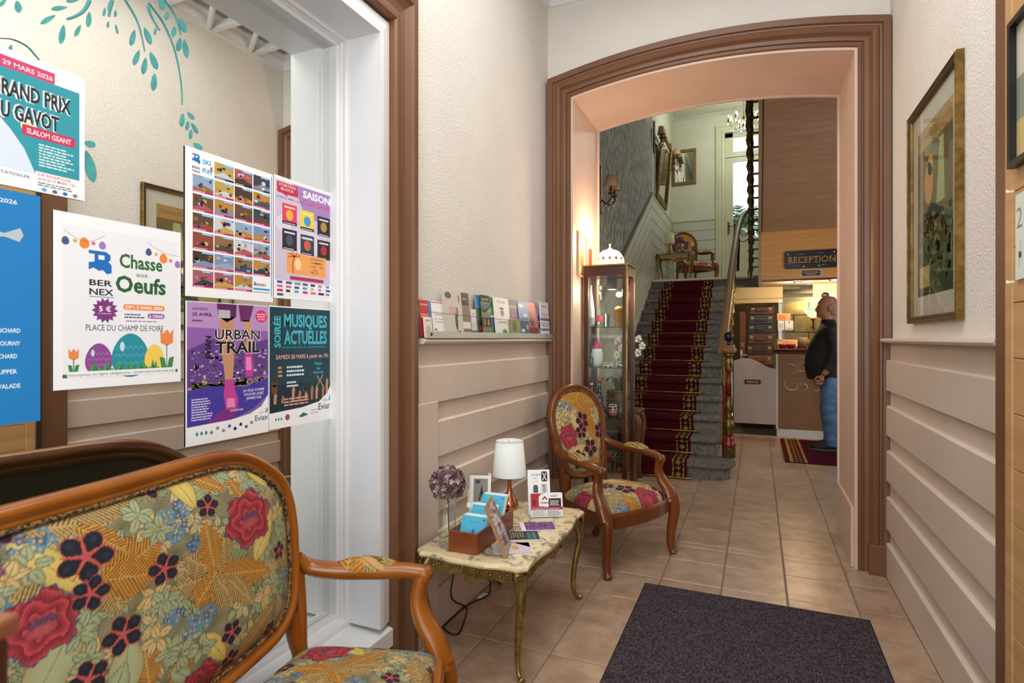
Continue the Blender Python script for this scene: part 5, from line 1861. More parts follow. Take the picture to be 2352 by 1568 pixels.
k_ = 0
for (y, dz, lab) in ((-.125, .01, 'leftmost'), (-.04, .06, 'middle'), (.055, .11, 'rear')):
    n_ = 7
    for j in range(n_):
        P = Print(.106, .115, '#e9f1f4' if j < n_ - 1 else '#56bcdc', .0016)
        if j == n_ - 1:
            card_print(P, .106, .115)
        sl = 0.55
        yy = y + .032 - .0055 * j
        M_ = sheet_matrix((-1.038 - .053 + .0005 * (j % 3), 2.115 + yy, TZ + .008 + dz * .4), (1, .0, 0), (0, sl, 1))
        o = P.build('card', None, None, M_)
        tag(o, ('light blue card with a steeple, front of the %s batch in the box' if j == n_ - 1 else 'white backed card stacked in the %s batch in the box') % lab, 'card', 'cards in the wooden box, %s batch' % lab)

# leaflet holder behind the box
M_ACR = glass('acrylic', '#f6fbff', 0.5)
lh = thing('leaflet_holder', 'clear acrylic leaflet holder standing behind the wooden box', 'holder', (-1.175, 2.31, TZ))
HM = Matrix.Rotation(radians(18), 4, 'Z')
lh.matrix_world = Matrix.Translation((-1.150, 2.30, TZ)) @ HM
b_ = MB()
tl = .16
b_.add([(-.052, 0, 0), (.052, 0, 0), (.052, .21 * tl * 1.3, .21), (-.052, .21 * tl * 1.3, .21)], [(0, 1, 2, 3)])
b_.add([(-.052, -.03, 0), (.052, -.03, 0), (.052, -.012, .09), (-.052, -.012, .09)], [(0, 1, 2, 3)])
b_.add([(-.052, -.03, 0), (.052, -.03, 0), (.052, 0, 0), (-.052, 0, 0)], [(0, 1, 2, 3)])
b_.build('acrylic_shell', M_ACR, lh, autofix=False)


def d_dl(P, w, h):
    P.rect(w * .15, h * .42, w * .85, h * .93, '#8d8a80').up().poly([(w * .4, h * .45), (w * .55, h * .8), (w * .7, h * .45), (w * .6, h * .45), (w * .54, h * .6), (w * .48, h * .45)], '#23222a').ell(w * .35, h * .86, w * .14, h * .04, '#3a4668')
    P.greek(w * .2, h * .1, w * .8, h * .36, '#b86a72', 6, _pr)


for j in range(5):
    P = Print(.092, .20, '#f0f0ee', .0012)
    if j == 4:
        d_dl(P, .092, .20)
    o = P.build('leaflet', None, None, Matrix.Translation((-1.150, 2.30, TZ)) @ HM @ sheet_matrix((-.046 + .002 * j, .0 - .004 * j, .004 + .001 * j), (1, 0, 0), (0, tl * 1.25, 1)))
    tag(o, 'white leaflet with a grey photo, foremost in the acrylic holder' if j == 4 else 'white leaflet standing inside the acrylic holder', 'leaflet', 'leaflets in the acrylic holder')

# slim wooden-edged card leaning at the table's near edge
fr = thing('display_card', 'leaning brown card in a clear stand, seen edge-on at the table front', 'card', (-.859, 1.957, TZ))
exv = Vector((-.29, .957, 0)).normalized()
eyv = Vector((-.40, .05, .91)).normalized()
M_ = sheet_matrix((0, 0, .002), exv, eyv)
P = Print(.145, .205, '#a87f5a', .012)
P.rect(.01, .015, .135, .195, '#caa98a').up().rect(.02, .08, .125, .15, '#d8d4d0').rect(.05, .03, .095, .07, '#6a4a3a').up().greek(.03, .155, .12, .185, '#4a382c', 3, _pr).poly([(.05, .085), (.075, .14), (.10, .085)], '#2c2c38')
P.build('card_print', None, fr, M_)
b_ = MB()
b_.add([M_ @ Vector(p) for p in ((-.004, -.002, .001), (.149, -.002, .001), (.149, .20, .001), (-.004, .20, .001))], [(0, 1, 2, 3)])
b_.add([(0, 0, .0), tuple(exv * .145), tuple(exv * .145 + Vector((-.11, -.02, 0))), (-.11, -.02, 0)], [(0, 1, 2, 3)])
b_.build('acrylic_stand', M_ACR, fr, autofix=False)

# stand with gallery and cinema leaflets
gs = Matrix.Translation((-.905, 2.50, TZ)) @ Matrix.Rotation(radians(28), 4, 'Z')
st = thing('leaflet_stand', 'clear acrylic stand with gallery and cinema leaflets at the table end', 'holder', (-.905, 2.50, TZ))
st.matrix_world = gs
b_ = MB()
b_.add([(-.08, .03, 0), (.08, .03, 0), (.08, .085, .15), (-.08, .085, .15)], [(0, 1, 2, 3)])
b_.add([(-.08, -.035, 0), (.08, -.035, 0), (.08, -.02, .05), (-.08, -.02, .05)], [(0, 1, 2, 3)])
b_.add([(-.08, -.035, 0), (.08, -.035, 0), (.08, .03, 0), (-.08, .03, 0)], [(0, 1, 2, 3)])
b_.build('acrylic_shell', M_ACR, st, autofix=False)
P = Print(.105, .205, '#f3f3f2', .0014)
w, h = .105, .205
P.text('GALERIE', w * .36, h * .86, h * .05, '#2a2a30', w * .42, 'c', .0).text('FERT', w * .36, h * .79, h * .03, '#2a2a30', w * .2, 'c').greek(w * .2, h * .73, w * .55, h * .745, '#999999', 1, _pr)
P.rr(w * .62, h * .73, w * .90, h * .96, .008, '#26262c').up().line([(w * .68, h * .76), (w * .85, h * .93)], .004, '#e8e8e8').line([(w * .85, h * .76), (w * .68, h * .93)], .004, '#e8e8e8')
P.rr(w * .24, h * .46, w * .46, h * .66, .01, '#4a4f66').rect(w * .20, h * .38, w * .50, h * .47, '#3a3f58').rect(w * .60, h * .40, w * .88, h * .68, '#c8c8c8').up().ell(w * .74, h * .53, w * .06, h * .09, '#8fa0b4').ell(w * .72, h * .64, w * .05, h * .025, '#b8403c')
o = P.build('leaflet', None, None, gs @ sheet_matrix((-.075, .012, .003), (1, 0, 0), (0, .30, 1)))
tag(o, 'tall white gallery leaflet with four small pictures behind the cinema one', 'leaflet')
for j in range(4):
    P = Print(.148, .105, '#f1eff0', .0015)
    w, h = .148, .105
    if j == 3:
        P.poly([(0, h * .42), (0, h), (w * .42, h), (w * .34, h * .7), (w * .42, h * .42)], '#b01a34').rect(w * .55, h * .42, w * .95, h * .78, '#1e1a1e').rect(0, h * .30, w, h * .42, '#b82a44').up()
        P.poly([(w * .25, h * .45), (w * .25, h * .85), (w * .33, h * .98), (w * .56, h * .98), (w * .56, h * .45)], '#f3f1f1').rect(w * .58, h * .80, w, h, '#f0f0f0').ell(w * .10, h * .62, w * .05, h * .14, '#6a1020').up()
        P.poly([(w * .34, h * .72), (w * .44, h * .90), (w * .54, h * .72), (w * .49, h * .72), (w * .44, h * .80), (w * .39, h * .72)], '#8a2a30').text('Cinéma', w * .43, h * .56, h * .11, '#2c1a1c', w * .26, 'c', .02).greek(w * .6, h * .48, w * .9, h * .72, '#e8e8e8', 4, _pr).greek(w * .62, h * .84, w * .9, h * .95, '#777777', 2, _pr)
        P.text('Programme du mercredi', w * .46, h * .33, h * .05, '#f6e8ea', w * .8, 'c', .01).greek(w * .05, h * .04, w * .48, h * .28, '#c08a92', 6, _pr).greek(w * .52, h * .04, w * .95, h * .28, '#8a6a70', 6, _pr)
    o = P.build('leaflet', None, None, gs @ sheet_matrix((-.07 + .001 * j, -.012 - .004 * j, .003), (1, 0, 0), (0, .28, 1)))
    tag(o, 'red and white cinema programme, foremost in the stand' if j == 3 else 'cinema programme stacked behind the foremost one', 'leaflet', 'cinema programmes in the stand')

# three piles of flat flyers
def pile(c, rot, n, w, h, draw, lab, paper='#eeeaf2'):
    for j in range(n):
        P = Print(w, h, paper, .0009)
        if j == n - 1:
            draw(P, w, h)
        a = rot + radians(rn.uniform(-4, 4)) * (j < n - 1)
        M_ = Matrix.Translation((c[0] + rn.uniform(-.004, .004) * (j < n - 1), c[1] + rn.uniform(-.004, .004) * (j < n - 1), TZ + .0012 + j * .0012)) @ Matrix.Rotation(a, 4, 'Z') @ Matrix.Translation((-w / 2, -h / 2, 0))
        o = P.build('flyer', None, None, M_)
        tag(o, lab + (', top of its pile' if j == n - 1 else ', lower in its pile'), 'flyer', lab + ' pile')


pile((-.885, 2.345), radians(-62), 3, .105, .148, lambda P, w, h: (P.rect(0, h * .13, w, h, '#6a3f86'), P.up(), [P.rect(w * _pr.random() * .8, h * (.2 + .7 * _pr.random()), w * (.1 + .85 * _pr.random()), h * (.22 + .7 * _pr.random()), _pr.choice(['#a05a8a', '#c09060', '#7a52a0'])) for _ in range(1)],
     [P.ell(w * _pr.random(), h * (.2 + .75 * _pr.random()), w * .05, h * .02, _pr.choice(['#b06aa0', '#c8a070', '#503070', '#d0b0d8']), 8) for _ in range(26)], P.up(), P.text('URBAN', w * .5, h * .7, h * .09, '#1c1420', w * .5, 'c', .03), P.text('TRAIL', w * .5, h * .57, h * .09, '#1c1420', w * .5, 'c', .03)), 'purple trail flyer on the marble table')
pile((-.905, 2.205), radians(-62), 3, .105, .148, lambda P, w, h: (P.rect(0, h * .12, w, h, '#15323c'), P.up(), P.text('MUSIQUES', w * .55, h * .82, h * .09, '#3fa6b4', w * .7, 'c', .02), P.text('ACTUELLES', w * .55, h * .68, h * .09, '#3fa6b4', w * .7, 'c', .02), P.greek(w * .1, h * .2, w * .9, h * .6, '#b08a70', 6, _pr)), 'dark teal concert flyer on the marble table')
pile((-.885, 2.06), radians(-60), 3, .105, .148, lambda P, w, h: (P.rect(0, h * .3, w, h, '#cfc4de'), P.poly([(0, h * .6), (w * .5, h), (0, h)], '#8f78c0'), P.up(), P.ell(w * .5, h * .6, w * .22, h * .09, '#e0a040'), P.rr(w * .35, h * .25, w * .7, h * .42, .006, '#b05a98')), 'pale lilac season flyer on the marble table')

# cord on the floor under the table
cb = thing('power_cord', 'black power cord looping on the tiles under the table', 'cord', (-1.15, 2.3, 0))
pth = [(1105, 1200), ]
z_ = lambda px, py: tuple(at(px, py, Z=0.006) - np.array([-1.15, 2.3, 0]))
P1 = [(-.08, .0, .38), (-.082, -.06, .25), (-.083, -.10, .12), z_(1071, 1395), z_(1066, 1425), z_(1055, 1452), z_(1040, 1456), z_(1022, 1446), z_(1020, 1437), z_(1045, 1412), z_(1075, 1388), z_(1110, 1372), z_(1125, 1358), (-.085, .30, .06), (-.095, .35, .16), (-.10, .37, .32)]
MB().tube(crom(P1, 8), .0035, 7).build('cable', M_BLACK, cb)
b_ = MB().box(-.012, -.028, -.001, .012, .028, .012)
o = b_.build('connector', M_WHITE, cb, bev=.004)
q = z_(1108, 1368)
o.location = (q[0], q[1], .0)
o.rotation_euler = (0, 0, radians(-12))

# ================================================================== leaflet rack on the dado
rk = thing('brochure_rack', 'aluminium rail holding travel brochures above the wainscot', 'rack', (-1.262, 2.0, 1.2535))
RY0, RY1 = 1.99, 3.565
MB().box(.034, RY0 - 2, 0, .037, RY1 - 2, .028).box(-.018, RY0 - 2, 0, .034, RY1 - 2, .002).build('rail', M_ALU, rk)
for y in (RY0 + .03, RY1 - .02):
    b_ = MB()
    b_.M = Matrix.Translation((.037, y - 2, .016)) @ Matrix.Rotation(pi / 2, 4, 'Y')
    b_.lathe([(0, .004), (.006, .003), (.007, 0)], 12).build('bolt', mat('bolt', '#5a4a3c', .4, .8), rk)
MB().tube([(.030, RY0 + .01 - 2, .108), (.031, 2.5 - 2, .10), (.030, 2.9 - 2, .098), (.030, RY1 - .01 - 2, .094)], .0011, 5).build('elastic', mat('elastic', '#5a3f4a', .8), rk)


def brochure(px0, px1, ytop, draw, label, paper, x=-1.238, tilt=0.10, zb=1.2555, roll=0.0):
    y0, y1 = at(px0, 770, X=x)[1], at(px1, 770, X=x)[1]
    h = at((px0 + px1) / 2, ytop, X=x - .01)[2] - zb
    P = Print(y1 - y0, h, paper, .002)
    draw(P, y1 - y0, h)
    o = P.build('brochure', None, None, sheet_matrix((x, y0, zb), (0, 1, roll), (-tilt, 0, 1)))
    tag(o, label, 'brochure', 'brochures on the rack')


def simple(band, lines=(), blobs=(), ncol='#ffffff'):
    def f(P, w, h):
        for (y0, y1, c) in band:
            P.rect(0, h * y0, w, h * y1, c)
        P.up()
        for (x, y, rx, ry, c) in blobs:
            P.ell(w * x, h * y, w * rx, h * ry, c, 12)
        P.up()
        for t in lines:
            P.text(t[0], w * .5, h * t[1], h * t[2], t[3], w * t[4], 'c', .015)
    return f


brochure(969, 990.5, 689, simple([(.0, 1, '#b82030'), (.0, .08, '#7a1420')], [('VIGNOBLE', .86, .05, '#f0d8d8', .8), ('PROMENADE', .60, .04, '#f0d8d8', .8), ('HISTORIQUE', .54, .04, '#f0d8d8', .8)]), 'red brochure at the left end of the rack', '#b82030')
brochure(989, 999, 692, simple([(.5, 1, '#4f94c8'), (0, .5, '#8a5a5c')]), 'narrow brochure with blue sky beside the red one', '#c8c8d0', -1.243)
brochure(997, 1027, 692, simple([(.95, .975, '#c03050')], [('Programme', .62, .05, '#40404a', .6), ('des visites', .50, .035, '#c03050', .7), ('guidees', .42, .035, '#c03050', .6)], [(.2, .22, .10, .03, '#c03050'), (.75, .08, .05, .07, '#c03050'), (.25, .10, .06, .07, '#6a3040')]), 'white leaflet with red lettering second from the left', '#f0eff0', -1.240)
brochure(976, 995, 728, simple([(.2, .9, '#dcd8d0')], [('Agenda', .8, .10, '#555555', .5)], [(.5, .4, .3, .2, '#b8b4ac')]), 'small white card low in front of the red brochure', '#ebe8e2', -1.230)
brochure(1023.6, 1067, 668, simple([(0, 1, '#c6c2b8')], [('ORANGE', .60, .065, '#c84a3c', .42), ('A VOLER', .51, .065, '#c84a3c', .44)], [(.30, .90, .17, .075, '#3c4a72'), (.65, .35, .07, .20, '#262a38'), (.72, .55, .06, .12, '#8a6a52'), (.85, .85, .03, .10, '#44404a'), (.75, .1, .12, .06, '#5a7a66')]), 'tall grey magazine with a dancing figure', '#c6c2b8', -1.236)
brochure(1065.5, 1084, 672, simple([(.35, 1, '#7c6a5c'), (.72, 1, '#b0a08c'), (.0, .35, '#e2ddd6'), (.12, .2, '#c07a40')], [('Musee', .85, .03, '#e8e0d8', .5)]), 'brochure with brown landscape photo beside the magazine', '#e2ddd6', -1.240)
brochure(1086, 1098, 710, simple([(.0, .55, '#c8c8c4'), (.0, .25, '#5c7a48')], [('Hotel', .8, .06, '#666666', .5)]), 'short pale leaflet in the gap of the rack', '#d6d6d2', -1.243)
brochure(1098, 1113, 677, simple([(.70, 1, '#3f7fc4'), (.40, .70, '#3a5c3c'), (.0, .40, '#2c2630')], [], [(.6, .22, .2, .06, '#b03048')]), 'brochure with blue sky over dark forest', '#3a5c3c', -1.246)
brochure(1111, 1132, 678, simple([(0, 1, '#55612a'), (.60, .84, '#86b4bc'), (.84, 1, '#2c3018'), (.25, .48, '#40401c')], [('Lama Trek', .89, .04, '#f0f0e0', .7)], [(.45, .70, .14, .05, '#20281c'), (.3, .36, .1, .08, '#8a5a3a'), (.7, .36, .1, .08, '#a8704a'), (.5, .1, .25, .07, '#3a4a20')]), 'olive green brochure with a leaping figure', '#55612a', -1.238)
brochure(1131, 1140.5, 682, simple([(.55, 1, '#6a9a4c'), (.25, .5, '#4a6fb4'), (.0, .25, '#3f7a34')], [], [(.4, .8, .3, .08, '#3f6a2c')]), 'narrow brochure with green foliage photo', '#e8ece8', -1.244)
brochure(1140, 1175, 684, simple([(0, 1, '#e9e9e7')], [('VOYAGES', .86, .07, '#6a6a70', .55), ('LIVRES', .36, .06, '#6a6a70', .5)], [(.52, .62, .13, .08, '#b8683c'), (.50, .73, .16, .03, '#3a3a40'), (.60, .14, .18, .08, '#7ab04c'), (.62, .12, .07, .09, '#4a7a30')]), 'white brochure lettered Voyages and Livres', '#e9e9e7', -1.237)
brochure(1175, 1193.5, 689, simple([(0, 1, '#5c2458'), (.0, .30, '#6a2a50')], [('SAVEURS', .80, .05, '#f0c890', .85)], [(.45, .5, .16, .20, '#8a3a5c'), (.5, .3, .3, .08, '#d89030')]), 'purple brochure beside the white Voyages one', '#5c2458', -1.241)
brochure(1174, 1198, 733, simple([(0, 1, '#7a8036'), (.0, .25, '#c8584c')], [], [(.42, .6, .2, .3, '#3a3a30')]), 'small olive card low in front of the purple brochure', '#7a8036', -1.230)
brochure(1196, 1218, 692, simple([(.55, 1, '#5f88b8'), (.0, .55, '#1f4f80'), (.25, .45, '#2c6aa0')], [('Lac', .87, .06, '#ffffff', .35)], [(.3, .87, .22, .05, '#e8ecf0'), (.7, .62, .2, .04, '#c8dcec'), (.8, .30, .12, .07, '#d87a3c'), (.35, .2, .18, .05, '#c8d8d0')]), 'blue lake brochure beside the red castle one', '#1f4f80', -1.238)
brochure(1216, 1238, 695, simple([(0, 1, '#c8484c'), (.0, .22, '#8a1c2c'), (.22, .30, '#5a3a34')], [('CHATEAU', .84, .04, '#8a2a34', .6)], [(.3, .55, .18, .22, '#5c4434'), (.5, .42, .22, .14, '#4a3a30')]), 'red brochure with a castle tower', '#c8484c', -1.240)
brochure(1236, 1245, 699, simple([(.0, 1, '#c8ccd4')], [], [(.6, .6, .25, .1, '#3a5a9a'), (.6, .35, .25, .1, '#3a5a9a')]), 'narrow white brochure before the right end', '#d8dae0', -1.245)
brochure(1243, 1263, 694, simple([(0, 1, '#e8e8ec'), (.48, .54, '#4a8ac8'), (.20, .26, '#4a8ac8')], [('Espace', .86, .05, '#3a6ac0', .5), ('Theatre', .62, .07, '#d84a7a', .8), ('de Publier', .55, .04, '#d84a7a', .8), ('Musique', .32, .06, '#d84a7a', .7)]), 'white brochure with pink lettering at the right end of the rack', '#e8e8ec', -1.232, .06)

# ================================================================== right wall: framed print, pine boards, papers
pf = thing('framed_picture', 'gold framed vintage poster on the right wall above the wainscot', 'picture', (XRP, 2.75, 1.79))
PY0, PY1, PZ0, PZ1 = 2.405, 3.10, 1.318, 2.245
ry = lambda y: y - 2.75
rz = lambda z: z - 1.79
prof = [(0, 0), (0, .024), (.006, .028), (.012, .022), (.026, .018), (.030, .012), (.030, 0)]
ring = [(0, ry(PY0), rz(PZ0)), (0, ry(PY1), rz(PZ0)), (0, ry(PY1), rz(PZ1)), (0, ry(PY0), rz(PZ1))]
MB().sweep(ring, (-1, 0, 0), [(a, b) for a, b in prof], closed=True).build('frame', M_GOLD, pf)
MB().sweep(ring, (-1, 0, 0), [(.008, .0), (.008, .0235), (.024, .021), (.024, 0)], closed=True).build('frame_band', mat('frame_band', '#3a3024', .5), pf)
pw, ph = PY1 - PY0 - .05, PZ1 - PZ0 - .05
P = Print(pw, ph, '#c9c4b8', .004)
W, H = (lambda a: a * pw), (lambda a: a * ph)
P.rect(W(.12), H(.10), W(.88), H(.90), '#5c5a36').up()
P.rect(W(.12), H(.80), W(.88), H(.90), '#a8844e').poly([(W(.12), H(.80)), (W(.88), H(.80)), (W(.88), H(.50)), (W(.5), H(.42)), (W(.12), H(.52))], '#665632')
P.poly([(W(.12), H(.45)), (W(.45), H(.52)), (W(.88), H(.42)), (W(.88), H(.10)), (W(.12), H(.10))], '#223a20').up()
for i in range(80):
    P.ell(W(_pr.uniform(.16, .84)), H(_pr.uniform(.14, .46)), W(_pr.uniform(.02, .06)), H(_pr.uniform(.01, .03)), _pr.choice(['#243c22', '#4a6a34', '#6a7a3c', '#3c5a44', '#1c2c1c', '#7c6a3c']), 9)
P.ell(W(.38), H(.62), W(.10), H(.10), '#c8924a', 14).ell(W(.42), H(.70), W(.06), H(.05), '#d8a860', 14).poly([(W(.55), H(.5)), (W(.62), H(.78)), (W(.7), H(.78)), (W(.72), H(.5))], '#a8b078').up()
P.rect(W(.16), H(.14), W(.40), H(.24), '#b8a868').text('ION MEDITERRANEE', W(.5), H(.835), H(.035), '#8a5a2c', W(.70), 'c', .01)
P.build('print', None, pf, sheet_matrix((-.006, ry(PY1) - .025, rz(PZ0) + .025), (0, -1, 0), (0, 0, 1)))
b_ = MB().add([(-.011, ry(PY0) + .02, rz(PZ0) + .02), (-.011, ry(PY1) - .02, rz(PZ0) + .02), (-.011, ry(PY1) - .02, rz(PZ1) - .02), (-.011, ry(PY0) + .02, rz(PZ1) - .02)], [(0, 1, 2, 3)])
b_.build('glazing', M_GLASS, pf, autofix=False)

pn = thing('pine_door', 'knotty pine door standing open against the right wall', 'door', (.60, 1.2, 0))
MB().box(-.035, .545, 0.005, .0, .588, 2.27).build('stile', M_PINE, pn, bev=.003)
MB().box(-.035, -.75, 0.005, .0, -.70, 2.27).build('stile', M_PINE, pn, bev=.003)
pb = None
for i in range(17):
    z0 = .005 + i * .1333
    o = MB().box(-.033, -.70, z0, .0, .545, z0 + .1318).build('board', M_PINE, pn, bev=.002)
b_ = MB().add([(-.0345, .52, .9)] * 1, [])
fp = thing('framed_picture', 'black framed picture hanging on the pine door', 'picture', (.566, 1.55, 1.8))
MB().sweep([(0, -.15, -.145), (0, .172, -.145), (0, .172, .20), (0, -.15, .20)], (-1, 0, 0), [(0, 0), (0, .018), (.014, .018), (.014, 0)], closed=True).build('frame', M_BLACK, fp)
P = Print(.30, .33, '#c9c6b2', .004)
P.rect(0, 0, .30, .10, '#c8b47c').rect(0, .1, .3, .2, '#8a8f80').up().ell(.15, .2, .06, .06, '#d0ccb8')
P.build('print', None, fp, sheet_matrix((-.004, .161, -.137), (0, -1, 0), (0, 0, 1)))
P = Print(.15, .20, '#d8e0d8', .003)
P.text('2', .022, .12, .05, '#707a80', None, 'c').line([(.02, .03), (.03, .09)], .002, '#5a6066').rect(.018, .05, .034, .064, '#3c4248').greek(.05, .03, .14, .15, '#7a8288', 6, _pr)
o = P.build('pinned_note', None, None, sheet_matrix((.5615, 1.713, 1.39), (0, -1, 0), (0, 0, 1)))
tag(o, 'white handwritten note pinned to the pine door', 'note')
for z in (1.60, 1.385):
    b_ = MB()
    b_.M = Matrix.Translation((.560, 1.716, z)) @ Matrix.Rotation(-pi / 2, 4, 'Y')
    o = b_.lathe([(0, 0), (.0045, 0), (.003, .008), (.0055, .014), (.0, .016)], 10).build('push_pin', mat('pin', '#e6dcb4', .4))
    tag(o, 'cream push pin at the %s corner of the handwritten note' % ('upper' if z > 1.5 else 'lower'), 'pin', 'pins of the note')

# ================================================================== doormat, stand in the near corner
dm = MB().box(-.526, .9, .001, .459, 2.955, .0025)
mt = thing('doormat', 'large charcoal doormat lying on the tiles', 'mat', (-.0335, 1.93, 0))
MB().box(-.4925, -1.03, .0005, .4925, 1.025, .004).build('backing', mat('rubber', '#151416', .7), mt)
M_MAT = mat('mat_pile', '#5c5058', .95, c2='#332f33', nscale=160, ndetail=3, bump=1.0, bscale=170, stretch=(1, .55, 1), contrast=(.42, .58), spec=.1)
MB().box(-.486, -1.02, .004, .486, 1.012, .009).build('pile', M_MAT, mt, bev=.002)
wp = thing('wooden_stand', 'dark brown wooden stand cut off at the lower left corner', 'stand', (-.36, .05, 0))
MB().box(-.22, -.065, 0, .0, .09, 1.086).build('stand_body', mat('stand_wood', '#4a2614', .5, c2='#3f2010', nscale=5), wp, bev=.004)
MB().box(-.223, -.067, 1.086, .003, .093, 1.098).build('lit_stand_top', mat('lit_stand_top', '#8f5638', .4), wp, bev=.003)  # light falling on the top is put into its paler colour
wp.rotation_euler = (0, 0, radians(20))
wp.location = (-.354, .10, 0)

# ================================================================== stair carpet, rods, railings
RX0, RX1 = -1.255, -0.575
rw = RX1 - RX0
prof = []          # (y, z) along the stairs, just above the stone
g = 0.006
for k in range(12):
    y, zt = TR * k, RI * (k + 1)
    prof += [(y - 0.02 + 0.04 * (k > 0) - 0.012 * 0, RI * k + g if k else 0.004), (y + 0.012, zt - 0.06), (y - 0.018, zt - 0.045), (y - 0.021, zt - 0.012), (y - 0.008, zt + g), (y + TR * .5, zt + g), (y + TR - 0.004, zt + g)]
prof += [(TR * 12 - 0.02, ZL - 0.165 + 0.03), (TR * 12 - 0.022, ZL - 0.04)]
pts, L_ = [], [0.0]
for a, b_ in zip(prof[:-1], prof[1:]):
    d = sqrt((b_[0] - a[0]) ** 2 + (b_[1] - a[1]) ** 2)
    n_ = max(1, int(d / 0.009))
    for i in range(n_):
        pts.append((a[0] + (b_[0] - a[0]) * i / n_, a[1] + (b_[1] - a[1]) * i / n_))
pts.append(prof[-1])
PTS = np.array(pts)
ln = np.concatenate([[0], np.cumsum(np.hypot(*(np.diff(PTS, axis=0).T)))])
NX = 100
xx = np.linspace(0, rw, NX)
X = np.repeat((RX0 + xx)[None, :], len(PTS), 0)
Yg = np.repeat((PTS[:, 0] + Y_ST)[:, None], NX, 1)
Zg = np.repeat(PTS[:, 1][:, None], NX, 1)
de = np.minimum(xx, rw - xx)[None, :] + 0 * Yg
VV = np.repeat(ln[:, None], NX, 1)


def runner_color(de, v):
    C = np.zeros(de.shape + (3,))
    C[:] = lin('#470f1a')
    dk, gold, gold2, blk = np.array(lin('#2e0a10')), np.array(lin('#94804f')), np.array(lin('#84603c')), np.array(lin('#1c0c0c'))
    band = (de > 0.022) & (de < 0.128)
    C[band] = dk
    for (a, b_) in ((0.022, 0.038), (0.112, 0.128)):
        m = (de > a) & (de < b_)
        C[m] = gold
        dot = m & ((v % 0.05) < 0.016)
        C[dot] = blk
    lx, lv = np.abs(de - 0.075), np.abs((v % 0.066) - 0.033)
    C[(lx + lv < 0.030)] = gold2
    C[(lx + lv < 0.012)] = gold
    return C


rn_ = thing('stair_runner', 'burgundy stair carpet with patterned gold borders', 'carpet', (0, 0, 0))
grid_obj('carpet', X, Yg, Zg, runner_color(de, VV), M_CARPET, rn_)
for k in range(12):
    yy, z0 = Y_ST + TR * k + (0.012 if k else -0.03), RI * k + (0.016 if k else 0.012)
    b_ = MB().tube([(RX0 - 0.04, yy, z0), (RX1 + 0.04, yy, z0)], 0.0075, 8)
    for x in (RX0 - 0.04, RX1 + 0.04):
        b_.sphere((x, yy, z0), 0.013, 8, 6)
    b_.build('stair_rod', M_BRASS, rn_)

M_BRASS_DK = mat('dark_brass', '#86703a', 0.38, 0.85, c2='#57461f', nscale=30)
# ---- newel post
nw = thing('newel_post', 'red and brass newel post with black ball on the bottom step', 'newel post', (-0.24, 5.60, RI))
b_ = MB().lathe([(0, 0), (.058, 0), (.058, .10), (.05, .108), (0, .108)], 8, smooth=False)
b_.build('base', M_BRASS_DK, nw, bev=.003)
MB().lathe([(.062, .108), (.066, .118), (.052, .135), (.044, .17), (.040, .20), (0, .20)], 18).build('red_bell', M_RED, nw)
MB().lathe([(0, .20), (.034, .20), (.04, .215), (.03, .235), (.048, .27), (.052, .30), (.04, .33), (.026, .36), (.036, .375), (.026, .39), (.038, .43), (.042, .47), (.034, .52), (.028, .545), (.034, .555), (0, .555)], 18).build('brass_lower', M_BRASS_DK, nw)
MB().lathe([(0, .555), (.026, .555), (.023, .79), (0, .79)], 16).build('red_shaft', M_RED, nw)
MB().lathe([(0, .79), (.03, .79), (.036, .80), (.03, .815), (.042, .85), (.036, .89), (.028, .91), (.04, .925), (.046, .94), (.04, .955), (0, .955)], 18).build('brass_upper', M_BRASS_DK, nw)
MB().lathe([(0, .95), (.05, .952), (.068, .965), (.072, .985), (.062, 1.0), (.052, 1.01), (.05, 1.03), (0, 1.03)], 20).build('wooden_cap', mat('rail_wood', '#8a6a48', .5, c2='#775a3c', nscale=6), nw)
MB().lathe([(0, 1.03), (.018, 1.03), (.018, 1.045), (.012, 1.055), (.018, 1.062), (.034, 1.078), (.043, 1.105), (.036, 1.132), (.018, 1.148), (0, 1.15)], 20).build('ball', M_BLACK, nw)

